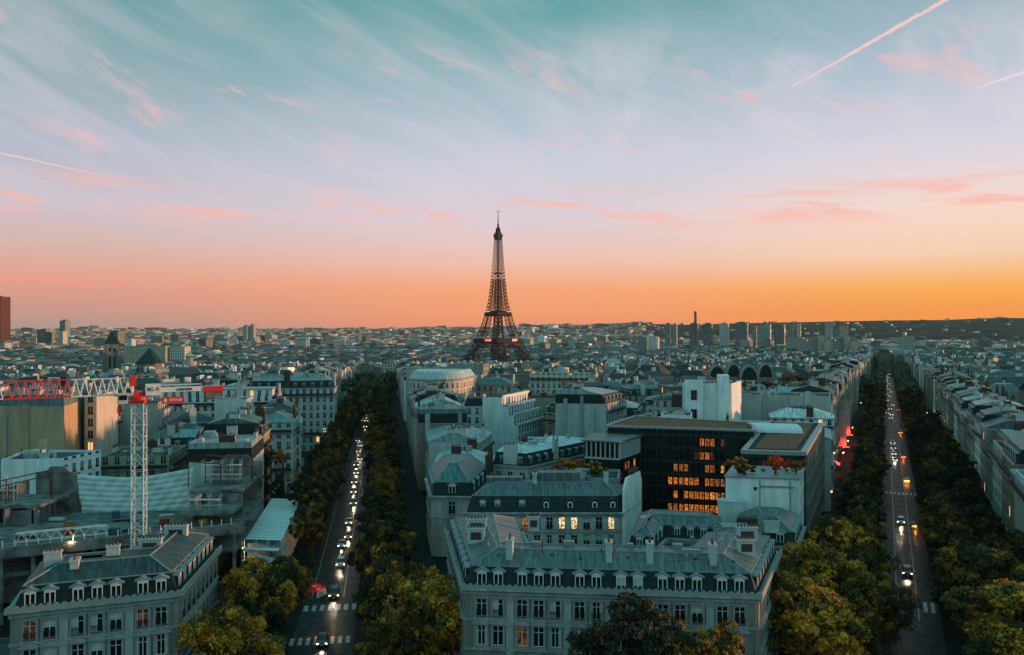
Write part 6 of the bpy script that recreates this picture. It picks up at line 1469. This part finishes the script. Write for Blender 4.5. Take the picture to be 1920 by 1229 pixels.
def stack(x, y, z, kind, label):
    T = thing('material_stack', (x, y, z), label, 'materials', 'building materials lying on the site'); rz = SR.uniform(-.6, .9); ux, uy = math.cos(rz), math.sin(rz)
    if kind == 'boards':
        for k in range(4): b = MB(); b.box((x + SR.uniform(-.1, .1), y, z + .1 + k * .16), (2.6, 1.1, .14), 0, rz + SR.uniform(-.05, .05)); b.build('board', [M['terracotta' if SR.random() < .4 else 'grey_white']], T)
    elif kind == 'pipes':
        for k in range(7): b = MB(); q = (k % 4 - 1.5) * .22; zz = z + .12 + (k // 4) * .2; b.bar((x - ux * 2 - uy * q, y - uy * 2 + ux * q, zz), (x + ux * 2 - uy * q, y + uy * 2 + ux * q, zz), .09, 0, 6); b.build('pipe', [M['steel']], T)
    else:
        b = MB(); b.box((x, y, z + .12), (1.5, 1.2, 1.1), 0, rz, .96); b.build('crate', [M['obj']], T, color=SR.choice(((.3, .04, .03), (.03, .10, .14), (.4, .4, .38), (.28, .16, .05)))); b = MB(); b.box((x, y, z), (1.6, 1.3, .12), 0, rz); b.build('pallet', [M['bark']], T)
POS = [(-92, 147, 'boards', 'boards'), (-86, 150, 'pipes', 'steel pipes'), (-80, 152, 'crate', 'crate'), (-76, 156, 'boards', 'boards'), (-70, 156, 'pipes', 'steel pipes'), (-66, 160, 'crate', 'crate'), (-58.5, 159.5, 'crate', 'crate'), (-83, 158, 'crate', 'crate'), (-75, 163, 'pipes', 'steel pipes'), (-88, 163, 'boards', 'boards'), (-68, 166, 'boards', 'boards'), (-78, 166, 'crate', 'crate'), (-60.5, 157.6, 'pipes', 'steel pipes'), (-72, 152.5, 'crate', 'crate')]
NK = {}
for i, (x, y, k, w) in enumerate(sorted(POS)):
    NK[k] = NK.get(k, 0) + 1; tot = sum(1 for p_ in POS if p_[2] == k)
    stack(x, y, 12.5, k, ('stack of ' if k != 'crate' else '') + w + ' on the construction site floor, ' + ('leftmost' if NK[k] == 1 else 'rightmost' if NK[k] == tot else ('second', 'third', 'fourth', 'fifth', 'sixth')[NK[k] - 2] + ' from left') + ' of its kind')
# tarpaulin: pleated sheet sagging between ropes
M['tarp'] = plain('pale green tarpaulin', (.58, .68, .67), .55, 0, .25, .4)
def tarp():
    b = MB(); nu, nv = 44, 64; grid = []
    for j in range(nv + 1):
        v = j / nv; rowp = []
        for i in range(nu + 1):
            u = i / nu; z0 = 11.6; zt = 20.3 + .9 * (u > .5) * (u - .5) * 2 - .8 * math.sin(math.pi * u); z = z0 + (zt - z0) * v - .30 * math.sin(math.pi * u) * (1 - v)
            y = 170.5 + 2.6 * u - .20 * abs(math.sin(v * math.pi * 8)) ** .6 + .12 * math.sin(u * 23 + v * 9) + .10 * math.sin(u * 51 - v * 17); rowp.append((-88.0 + 22.6 * u + (1 - v) * 1.2 * (1 - 2 * u), y, z))
        grid.append(rowp)
    for j in range(nv):
        for i in range(nu): b.face([grid[j][i], grid[j][i + 1], grid[j + 1][i + 1], grid[j + 1][i]])
    return b.build('tarpaulin', [M['tarp']])
tag(tarp(), 'huge pale green pleated tarpaulin hung behind the crane mast', 'tarpaulin')
def stored():
    b = MB(); P = lambda u, h, q=0: (-85.0 + u * 14 * .886 + q * .4, 144.5 + u * 14 * .463 - q, 13.3 + h)
    for q in (0, 1.0):
        b.bar(P(0, 0, q), P(1, 0, q), .08); b.bar(P(0, 1.5, q), P(1, 1.5, q), .08)
        for k in range(8): b.bar(P(k / 8, 0, q), P((k + .5) / 8, 1.5, q), .05); b.bar(P((k + .5) / 8, 1.5, q), P((k + 1) / 8, 0, q), .05)
    return b.build('stored_truss', [M['crane_white']])
tag(stored(), 'white spare crane truss lying on the site edge at the left', 'truss')
# white hoarding on the pavement with slatted top and stairs
HO = thing('scaffold_hoarding', (-48, 180, 0), 'white scaffold hoarding with slatted roof and outside stairs on the pavement', 'scaffold'); hp = [(-52.9, 167), (-45.4, 166), (-51.6, 206), (-59, 207)]
M['sheet'] = plain('white scaffold sheeting', (.62, .64, .63), .7, 0, .5, .45)
b = MB()
for k in range(26):
    p0 = Vector(hp[1]).lerp(Vector(hp[2]), k / 26); p1 = Vector(hp[1]).lerp(Vector(hp[2]), (k + 1) / 26); w0, w1 = .18 * math.sin(k * 1.9), .18 * math.sin((k + 1) * 1.9)
    b.face([(p0.x + w0, p0.y, .15), (p1.x + w1, p1.y, .15), (p1.x + w1 * .5, p1.y, 8), (p0.x + w0 * .5, p0.y, 8)])
b.build('sheeting', [M['sheet']], HO)
b = MB(); n = 22
for k in range(n):
    f0 = (k + .15) / n; f1 = (k + .75) / n; A = lambda f: Vector(hp[0]).lerp(Vector(hp[3]), f); B_ = lambda f: Vector(hp[1]).lerp(Vector(hp[2]), f)
    b.face([(*A(f0), 8.0), (*B_(f0), 8.0), (*B_(f1), 8.12), (*A(f1), 8.12)])
b.build('slatted_roof', [M['crane_white']], HO)
b = MB(); b.prism([(x, y) for x, y in inset(ccw(hp), .4)], .1, 7.2); b.build('inner_floor', [M['concrete']], HO)
b = MB()
for i in range(4):
    for j in range(2): x, y = Vector(hp[0]).lerp(Vector(hp[1]), i / 3); b.bar((x, y - .4 - j * 1.6, .1), (x, y - .4 - j * 1.6, 8.2), .07)
for k, z in enumerate((2.2, 4.4, 6.6)): b.box((-49.1, 164.9, z), (7.4, 1.8, .12), 0, -.13); b.bar((-52.4 if k % 2 else -46, 164.4, z - 2.1), (-46 if k % 2 else -52.4, 164.4, z), .22); b.bar((-52.5, 164, z + 1), (-45.8, 163.2, z + 1), .05)
b.build('stairs', [M['crane_white']], HO)
for z in (3.0, 6.2):
    l = bpy.data.lights.new('hoarding_light', 'POINT'); l.energy = 170; l.color = (1, .74, .42); l.shadow_soft_size = .15; lo = bpy.data.objects.new('hoarding_light', l); COL.objects.link(lo); lo.parent = HO; lo.location = (-52.9 + 48, 165.6 - 180, z)
    b = MB(); b.lathe((-53.1, 166.2, z), [(.13, 0), (.16, .2), (.1, .4)], 8); b.build('lamp', [M['lamp_amber']], HO)
# ------------------------------------------------------------------ vehicles
M['paint'] = plain('car paint', (1, 1, 1), .28, .1, .1, 1.0, True)
CAR = {'saloon': [(2.15, .66, .36, .60, .64, .56), (1.98, .84, .24, .70, .76, .68), (1.05, .90, .22, .82, .92, .72), (.35, .90, .22, .86, 1.38, .60), (-.35, .90, .22, .86, 1.46, .60), (-1.05, .90, .22, .86, 1.40, .59), (-1.75, .88, .24, .84, 1.02, .66), (-2.12, .80, .30, .78, .94, .62)],
       'suv': [(2.20, .72, .40, .78, .84, .60), (2.02, .90, .30, .90, .98, .76), (1.15, .94, .28, 1.0, 1.10, .78), (.45, .94, .28, 1.02, 1.62, .66), (-.5, .94, .28, 1.02, 1.72, .66), (-1.6, .94, .28, 1.02, 1.68, .65), (-2.05, .92, .30, 1.0, 1.15, .72), (-2.2, .84, .36, .92, 1.0, .66)],
       'van': [(2.4, .80, .40, .85, .92, .70), (2.2, .94, .30, .98, 1.06, .82), (1.6, .97, .28, 1.1, 1.22, .84), (.95, .97, .28, 1.12, 1.92, .78), (0, .97, .28, 1.12, 2.05, .80), (-2.0, .97, .28, 1.12, 2.05, .80), (-2.45, .95, .30, 1.1, 1.96, .80), (-2.5, .90, .4, 1.05, 1.8, .78)]}
def car_parts(kind):
    def f():
        st = CAR[kind]; body = MB(); gl = MB(); rings = [[(x, -w, zb), (x, -w * 1.0, zs), (x, -wt, zt), (x, wt, zt), (x, w, zs), (x, w, zb)] for x, w, zb, zs, zt, wt in st]
        for i, (a, c) in enumerate(zip(rings, rings[1:])):
            for k in range(5):
                q = [a[k], a[k + 1], c[k + 1], c[k]]; tgt = body
                if k == 2 and i in (2, 5) and kind != 'van': tgt = gl
                if k == 2 and i == 2 and kind == 'van': tgt = gl
                if k in (1, 3) and (i in (2, 3, 4, 5) if kind != 'van' else i in (2, 3)): tgt = gl
                tgt.face(q)
        body.face(rings[0][::-1]); body.face(rings[-1]); body.face([rings[0][0], rings[-1][0], rings[-1][5], rings[0][5]])
        for i in (3, 4): 
            for s in (2, 3): body.bar(rings[i][s], rings[i][1 if s == 2 else 4], .05)
        xf, xr = st[1][0], st[-2][0]; wh = MB(); ri = MB(); n = 14
        for e in (-1, 1):
            b0 = [(math.cos(2 * math.pi * k / n) * .33, e * .11, math.sin(2 * math.pi * k / n) * .33) for k in range(n)]
            wh.face(b0 if e < 0 else b0[::-1])
        for k in range(n):
            a0, a1 = 2 * math.pi * k / n, 2 * math.pi * (k + 1) / n; wh.face([(math.cos(a0) * .33, -.11, math.sin(a0) * .33), (math.cos(a0) * .33, .11, math.sin(a0) * .33), (math.cos(a1) * .33, .11, math.sin(a1) * .33), (math.cos(a1) * .33, -.11, math.sin(a1) * .33)])
        hl = MB(); hl.box((0, 0, 0), (.14, .34, .17), 0, 0, .85); tl_ = MB(); tl_.box((0, 0, 0), (.10, .30, .16)); off = MB(); off.box((0, 0, 0), (.14, .34, .17), 0, 0, .85); pl = MB(); pl.box((0, 0, 0), (.03, .5, .11))
        mir = MB(); mir.box((0, 0, 0), (.14, .18, .13), 0, 0, .8)
        return dict(body=body.mesh('body', [M['paint']], smooth_=False), windows=gl.mesh('windows', [M['glass']]), wheel=wh.mesh('wheel', [M['rubber']]), headlight=hl.mesh('headlight', [M['headlamp']]), headlight_off=off.mesh('headlight', [M['crane_white']]),
                    taillight=tl_.mesh('taillight', [M['taillamp']]), taillight_off=tl_.mesh('taillight', [M['red']]), number_plate=pl.mesh('number_plate', [M['white']]), mirror=mir.mesh('mirror', [M['black']]), st=st)
    return cached(('car', kind), f)
CARS = []
CN = {'black': (.012, .013, .015), 'silver': (.34, .35, .36), 'white': (.65, .65, .64), 'grey': (.10, .11, .115), 'red': (.35, .03, .025), 'blue': (.03, .06, .13)}
def car(av, s, t, toward, kind, cname, region, lights=True, beam=0.0, full=True):
    x, y = av.p(s, t); z = gz(x, y) + .03; d = av.u if not toward else (-av.u[0], -av.u[1]); rz = math.atan2(d[1], d[0]); P = car_parts(kind)
    T = thing('van' if kind == 'van' else 'car', (x, y, z), rz=rz); T['group'] = 'vehicles on the avenues'; st = P['st']
    sub('body', P['body'], T, color=CN[cname]); sub('windows', P['windows'], T)
    if full:
        for wx in (st[1][0] - .55, st[-2][0] + .45):
            for sy in (-1, 1): sub('wheel', P['wheel'], T, (wx, sy * .80, .33))
        sub('number_plate', P['number_plate'], T, (st[0][0] + .02, 0, .44))
        for sy in (-1, 1): sub('mirror', P['mirror'], T, (st[2][0] - .35, sy * 1.0, st[2][3] + .08))
    for sy in (-1, 1):
        sub('headlight', P['headlight' if lights else 'headlight_off'], T, (st[1][0] + .06, sy * (st[1][1] - .2), st[1][3] - .14)); sub('taillight', P['taillight' if lights else 'taillight_off'], T, (st[-1][0] - .0, sy * (st[-1][1] - .18), st[-1][3] - .1))
    if beam:
        for (dx, col, en, rot) in ((st[0][0] + .15, (1, .82, .55), beam * 4.0, -78), ):
            l = bpy.data.lights.new('headlight_beam', 'SPOT'); l.energy = en; l.color = col; l.spot_size = R(58); l.spot_blend = .8; l.shadow_soft_size = .12
            o = bpy.data.objects.new('headlight_beam', l); COL.objects.link(o); o.parent = T; o.location = (dx, 0, .66); o.rotation_euler = (0, R(rot), 0)
        l = bpy.data.lights.new('taillight_glow', 'POINT'); l.energy = beam * 3.2; l.color = (1, .36, .05); l.shadow_soft_size = .15; o = bpy.data.objects.new('taillight_glow', l); COL.objects.link(o); o.parent = T; o.location = (st[-1][0] - .5, 0, .7)
    CARS.append((T, cname, kind, toward, lights, region, math.hypot(x, y))); return T
def from_px(av, px, py, z=.7):
    d = pd(py, z); x = at_depth(px, d); return av.st(x, d)
LQ = [(605, 1199, 'black', 'saloon'), (627, 1113, 'black', 'suv'), (639, 1056, 'silver', 'suv'), (641, 1020, 'silver', 'saloon'), (653, 1004, 'grey', 'saloon'), (654, 978, 'silver', 'saloon'), (663, 943, 'grey', 'suv'), (663, 921, 'red', 'saloon'), (664, 903, 'black', 'saloon'), (668, 886, 'silver', 'saloon'), (668, 872, 'grey', 'suv'), (675, 860, 'black', 'saloon'), (672, 846, 'black', 'saloon'), (675, 836, 'white', 'van'), (671, 826, 'grey', 'saloon'), (685, 800, 'black', 'saloon'), (687, 789, 'silver', 'saloon')]
for px, py, c, k in LQ:
    s, t = from_px(AL, px, py); car(AL, s, max(-3.4, min(3.4, t)), True, k, c, 'left avenue', True, 150 if py > 870 else 80, py > 840)
for i, s in enumerate((455, 468, 486, 505, 524, 548)): car(AL, s, (-1.2, .8)[i % 2], True, 'saloon', ('grey', 'black', 'silver')[i % 3], 'left avenue', True, 0, False)
RQ = [(1701, 1073, 'black', 'suv', True), (1689, 978, 'silver', 'suv', True), (1678, 862, 'white', 'saloon', True), (1676, 851, 'white', 'saloon', True), (1675, 841, 'grey', 'van', True), (1674, 831, 'grey', 'suv', True), (1672, 777, 'silver', 'saloon', True)]
for px, py, c, k, tw in RQ:
    s, t = from_px(AR, px, py); car(AR, s, max(-3.2, min(3.2, t)), tw, k, c, 'right avenue', True, 150, True)
for px, py, c, k in ((1700, 901, 'white', 'saloon'), (1694, 857, 'red', 'saloon'), (1716, 985, 'grey', 'saloon'), (1684, 768, 'grey', 'saloon'), (1688, 812, 'black', 'saloon')):
    s, t = from_px(AR, px, py); car(AR, s, max(2.6, min(4.0, t)), False, k, c, 'right avenue', True, 60 if py > 800 else 0, True)
rc_ = random.Random(9)
s = 505.0
while s < 1150:
    car(AR, s, rc_.choice((-2.6, -1.0, .6)) , True, 'saloon', rc_.choice(('grey', 'black', 'silver', 'white')), 'right avenue', True, 0, False); s += rc_.uniform(22, 50)
for av, t, s0, s1, reg, tw in ((AL, 12.6, 168, 330, 'side lane right of the left avenue', False), (AL, -12.4, 176, 300, 'side lane left of the left avenue', True), (AR, 12.0, 200, 330, 'side lane right of the right avenue', False)):
    s = s0
    while s < s1:
        car(av, s, t, tw, rc_.choice(('saloon', 'saloon', 'suv', 'van')), rc_.choice(tuple(CN)), reg, False, 0, True); s += rc_.uniform(6.5, 17)
# ------------------------------------------------------------------ street lamps, lit signs, awnings, barriers
def m_lamp_parts():
    def f():
        p = MB(); p.lathe((0, 0, 0), [(.16, 0), (.14, .5), (.07, .7), (.055, 3.6), (.09, 3.7)], 8); h = MB(); h.lathe((0, 0, 3.7), [(.10, 0), (.24, .45), (.26, .5), (.10, .72), (.03, .8)], 8); g_ = MB(); g_.lathe((0, 0, 3.74), [(.09, 0), (.22, .42)], 8)
        return p.mesh('post', [M['iron']]), h.mesh('hood', [M['iron']]), g_.mesh('lantern', [M['lamp']]), g_.mesh('lantern', [M['lamp_amber']])
    return cached('lampp', f)
LAMPS = []
def lamp(x, y, z, amber, region, energy=220):
    T = thing('street_lamp', (x, y, z)); p, h, g1, g2 = m_lamp_parts(); sub('post', p, T); sub('lantern', g2 if amber else g1, T); b_ = MB(); c = sub('cap', cached('lampcap', lambda: (lambda q: (q.lathe((0, 0, 4.18), [(.26, 0), (.12, .2), (.03, .32)], 8), q.mesh('cap', [M['iron']]))[1])(MB())), T)
    if energy: l = bpy.data.lights.new('lamp_light', 'POINT'); l.energy = energy; l.color = (1, .55, .2) if amber else (1, .85, .65); l.shadow_soft_size = .2; o = bpy.data.objects.new('lamp_light', l); COL.objects.link(o); o.parent = T; o.location = (0, 0, 4.8)
    T['group'] = 'street lamps'; LAMPS.append((T, 'amber' if amber else 'white', region, math.hypot(x, y)))
for s, t, am in ((505, 17, 0), (440, 18, 0), (199, 17.6, 1), (415, -17.5, 1), (365, -17.5, 0), (330, -17.8, 0), (560, -17.5, 1), (250, -17.5, 1), (286, 17.5, 1), (395, 17.5, 1), (452, 18, 1), (620, 17, 0), (700, -17, 0)): lamp(*AR.p(s, t), gz(*AR.p(s, t)) + .14, am, 'right avenue')
for s, t, am in ((395, 13.4, 1), (318, 13.6, 1), (220, -11.6, 0), (250, -11.4, 0), (205, 10.6, 0), (440, -17, 1)): lamp(*AL.p(s, t), gz(*AL.p(s, t)) + .14, am, 'left avenue', 120)
def awning(av, s, side, w, dep, z, col, label, em=0.0):
    T = thing('awning', (*av.p(s, side * 20.1), z), label, 'awning'); b = MB(); n = 6
    m = M['obj'] if not em else M['red_glow']
    for i in range(n):
        a0, a1 = i / n, (i + 1) / n; P = lambda a, q, zz: (*av.p(s + (a - .5) * w, side * (20.1 - q)), z + zz)
        b.face([P(a0, 0, 1.2), P(a1, 0, 1.2), P(a1, dep, .45 - .06 * (i % 2)), P(a0, dep, .45 - .06 * (i % 2))]); b.face([P(a0, dep, .45), P(a1, dep, .45), P(a1, dep, .1), P(a0, dep, .1)])
    b.build('canopy', [m], T, color=col); q = MB(); q.bar((*av.p(s - w / 2, side * (20.1 - dep)), z + .3), (*av.p(s + w / 2, side * (20.1 - dep)), z + .3), .04); q.build('front_bar', [M['iron']], T)
    l = bpy.data.lights.new('shop_light', 'POINT'); l.energy = 300; l.color = (1, .25, .10) if em else (1, .6, .25); l.shadow_soft_size = .3; o = bpy.data.objects.new('shop_light', l); COL.objects.link(o); o.parent = T; o.location = Vector((*av.p(s, side * (20.1 - dep * .6)), z - .4)) - T.location
awning(AR, 304, 1, 8, 2.6, 3.0, (.5, .04, .03), 'glowing red cafe awning on the right side of the right avenue', 1)
awning(AR, 306, -1, 6, 2.2, 3.0, (.4, .05, .04), 'glowing red awning beside the crossing below the garden roof building', 1)
awning(AR, 262, -1, 5, 2.0, 3.2, (.30, .18, .06), 'amber lit shop awning at the foot of the garden roof building')
for i, (s, z1) in enumerate(((352, 16.5), (392, 17.0))):      # tall oriel bays washed with red light
    T = thing('lit_bay', (*AR.p(s, -19.4), 0), 'tall stone oriel bay washed red by a floodlight, ' + ('nearer' if i == 0 else 'farther') + ' of two', 'oriel'); b = MB(); b.box((*AR.p(s, -19.0), 3.6), (2.6, 2.6, z1 - 3.6), 0, AR.rot, bottom=True); b.build('bay', [M['stone_pale']], T); b = MB(); b.box((*AR.p(s, -19.0), z1), (3.0, 3.0, .5), 0, AR.rot); b.build('bay_cap', [M['trim']], T)
    b = MB(); b.box((*AR.p(s, -17.6), 3.2), (2.0, .5, .3), 0, AR.rot); b.box((*AR.p(s - 1.6, -18.6), 3.2), (.5, 2.0, .3), 0, AR.rot); b.build('lamp_strip', [M['red_glow']], T)
    for (ds, t, e) in ((-2.6, -18.2, 900), (0, -16.8, 700)): l = bpy.data.lights.new('bay_floodlight', 'POINT'); l.energy = e; l.color = (1, .05, .03); l.shadow_soft_size = .3; o = bpy.data.objects.new('bay_floodlight', l); COL.objects.link(o); o.parent = T; o.location = Vector((*AR.p(s + ds, t), 4.6)) - T.location
SL = thing('string_lights', (*AR.p(300, -19.6), 4), 'cluster of warm string lights on the facade by the crossing', 'lights'); rr = random.Random(4)
for k in range(16): b = MB(); x, y = AR.p(296 + rr.uniform(-3, 3), -19.7 + rr.uniform(0, .5)); b.lathe((x, y, 3 + rr.uniform(0, 6.5)), [(.08, 0), (.15, .12), (.08, .26)], 6); b.build('bulb', [M['lamp_amber']], SL)
# barriers at the crossing
def barrier(x, y, rz, red, label):
    T = thing('road_barrier', (x, y, .02), label, 'barrier'); b = MB(); b.box((x, y, .02), (2.6, .5, .25), 0, rz); b.box((x, y, .27), (2.6, .28, .75), 0, rz, .92); b.build('block', [M['red' if red else 'white']], T); b = MB(); b.box((x, y - .16, .45), (.7, .03, .3), 0, rz); b.build('panel', [M['white' if red else 'red']], T)
for (px, py, rz, red, lb) in ((590, 1101, .1, 1, 'red plastic road barrier left of the black car, farthest one'), (597, 1106, .3, 1, 'red plastic road barrier left of the black car, middle one'), (603, 1113, 1.2, 0, 'white plastic road barrier with red panel left of the black car')): d = pd(py, .5); barrier(at_depth(px, d), d, rz, red, lb)
# ------------------------------------------------------------------ people on the pavement
def person_mesh(seed):
    def f():
        r = random.Random(seed); st = .16 + .1 * r.random()
        J = [((0, 0, .95), .15), ((0, 0, 1.18), .135), ((0, .01, 1.42), .17), ((0, .0, 1.52), .06), ((0, -.01, 1.60), .085), ((0, -.02, 1.70), .10), ((-.10, 0, .90), .105), ((-.11, -st * .6, .50), .07), ((-.11, -st * .4 + .03, .08), .045), ((-.11, -st * .4 - .13, .04), .04), ((.10, 0, .90), .105), ((.11, st * .5, .50), .07), ((.11, st + .06, .10), .045), ((.11, st - .08, .05), .04), ((-.21, .0, 1.40), .065), ((-.25, .06, 1.12), .05), ((-.25, -.06, .88), .038), ((-.25, -.09, .79), .035), ((.21, 0, 1.40), .065), ((.25, -.04, 1.12), .05), ((.24, -.16, .90), .038), ((.24, -.20, .82), .035)]
        E = [(0, 1), (1, 2), (2, 3), (3, 4), (4, 5), (0, 6), (6, 7), (7, 8), (8, 9), (0, 10), (10, 11), (11, 12), (12, 13), (2, 14), (14, 15), (15, 16), (16, 17), (2, 18), (18, 19), (19, 20), (20, 21)]
        me = bpy.data.meshes.new('p'); me.from_pydata([j[0] for j in J], E, []); o = bpy.data.objects.new('p', me); COL.objects.link(o); md = o.modifiers.new('s', 'SKIN'); o.modifiers.new('d', 'SUBSURF').levels = 1
        for v, j in zip(me.skin_vertices[0].data, J): v.radius = (j[1], j[1])
        me.skin_vertices[0].data[0].use_root = True; dg = bpy.context.evaluated_depsgraph_get(); m2 = bpy.data.meshes.new_from_object(o.evaluated_get(dg)); bpy.data.objects.remove(o); m2.materials.clear()
        for k in ('trousers', 'coat', 'skin', 'hair'): m2.materials.append(M[k])
        for p in m2.polygons:
            c = p.center; p.material_index = 3 if (c.z > 1.72 or (c.z > 1.6 and c.y > .02)) else 2 if c.z > 1.5 or (abs(c.x) > .19 and c.z < .9) else 1 if c.z > .86 else 0
        return m2
    return cached(('person', seed), f)
M['trousers'] = plain('dark cloth', (.02, .022, .03), .9); M['coat'] = plain('coat cloth', (1, 1, 1), .9, 0, .2, 3, True); M['skin'] = plain('skin', (.35, .22, .16), .6); M['hair'] = plain('hair', (.03, .02, .015), .6)
PP = [(1576, 905, 'dark', .0), (1581, 897, 'dark', 1), (1585, 916, 'grey', 2.5), (1590, 930, 'dark', 3), (1571, 925, 'pale', .4), (1593, 893, 'dark', 2), (1598, 882, 'grey', 1.5), (1568, 939, 'dark', 2.8), (1602, 872, 'dark', .9), (1580, 943, 'grey', 3.3)]
CO = {'dark': (.03, .032, .04), 'grey': (.14, .14, .14), 'pale': (.45, .43, .4)}; PEOPLE = []
for i, (px, py, c, rz) in enumerate(PP):
    d = pd(py, .3); x = at_depth(px, d); s, t = AR.st(x, d); t = max(-18.5, min(-14.5, t)); x, y = AR.p(s, t); o = bpy.data.objects.new('person', person_mesh(i % 4)); COL.objects.link(o); o.location = (x, y, .15); o.rotation_euler = (0, 0, rz); o.color = (*CO[c], 1); o['group'] = 'people on the right avenue pavement'; PEOPLE.append((o, c, d))
# ------------------------------------------------------------------ labels that tell the repeats apart
ONES = 'first second third fourth fifth sixth seventh eighth ninth tenth eleventh twelfth thirteenth fourteenth fifteenth sixteenth seventeenth eighteenth nineteenth'.split(); TENS = {2: 'twent', 3: 'thirt', 4: 'fort', 5: 'fift', 6: 'sixt', 7: 'sevent', 8: 'eight', 9: 'ninet'}
CARD = 'one two three four five six seven eight nine'.split()
def ordn(n):
    if n < 20: return ONES[n - 1]
    t, o = divmod(n, 10); return TENS[t] + 'ieth' if o == 0 else TENS[t] + 'y-' + ONES[o - 1]
def tell(items, fmt):
    """items: (object, phrase, region, key); equal (phrase, region) get an ordinal along key"""
    D_ = {}
    for it in items: D_.setdefault((it[1], it[2]), []).append(it)
    for (ph, rg), L in D_.items():
        L.sort(key=lambda q: q[3])
        for i, q in enumerate(L): q[0]['label'] = fmt(ph, rg, i + 1, len(L))
RF = {'grey zinc': 'grey-zinc', 'pale zinc': 'pale-zinc', 'dark zinc': 'dark-zinc', 'greenish zinc': 'greenish-zinc', 'blue grey': 'blue-grey'}
def gfix(p):
    for a, c in RF.items(): p = p.replace(a, c)
    return p
for T, ph, rg, px, cat in GEN: T['category'] = cat
tell([(T, gfix(ph), rg, math.hypot(T.location.x, T.location.y) if 'side of' in rg else px) for T, ph, rg, px, cat in GEN], lambda p, r, i, n: f'{p}, {r}' if n == 1 else (f'{p}, {ordn(i)} nearest, {r}' if 'side of' in r else f'{p}, {ordn(i)} from left, {r}'))
tell([(T, 'leafy plane tree', rg, math.hypot(T.location.x, T.location.y)) for T, rg in TREES], lambda p, r, i, n: f'{p}, {ordn(i)} nearest in the {r}')
def cph(c, k, tw, lt): return f"{c} {'van' if k == 'van' else 'suv' if k == 'suv' else 'car'} " + ('parked' if not lt else 'driving towards the circle, headlights lit' if tw else 'driving away, tail lights lit')
for T, c, k, tw, lt, rg, d in CARS: T['category'] = 'van' if k == 'van' else 'car'
tell([(T, cph(c, k, tw, lt), rg, d) for T, c, k, tw, lt, rg, d in CARS], lambda p, r, i, n: f'{p}, on the {r}' if n == 1 else f'{p}, {ordn(i)} nearest on {r}')
for T, c, rg, d in LAMPS: T['category'] = 'street lamp'
tell([(T, f'lit {c} street lamp', rg, d) for T, c, rg, d in LAMPS], lambda p, r, i, n: f'{p}, {ordn(i)} nearest along the {r}')
for o, c, d in PEOPLE: o['category'] = 'person'
tell([(o, f'person in a {c} coat walking on the pavement', 'by the right avenue', d) for o, c, d in PEOPLE], lambda p, r, i, n: f'{p}, {ordn(i)} nearest {r}')

# ------------------------------------------------------------------ evening air
hz = bpy.data.materials.new('evening haze'); hz.use_nodes = True; t = NT(hz.node_tree); o = t.n('ShaderNodeOutputMaterial'); v = t.n('ShaderNodeVolumePrincipled')
v.inputs['Color'].default_value = (.80, .92, .95, 1); v.inputs['Density'].default_value = HAZE; v.inputs['Anisotropy'].default_value = .0; t.nt.links.new(v.outputs[0], o.inputs['Volume'])
b = MB(); b.box((0, 4500, -60), (17000, 12600, 372), bottom=True); b.build('haze', [hz], kind='stuff')
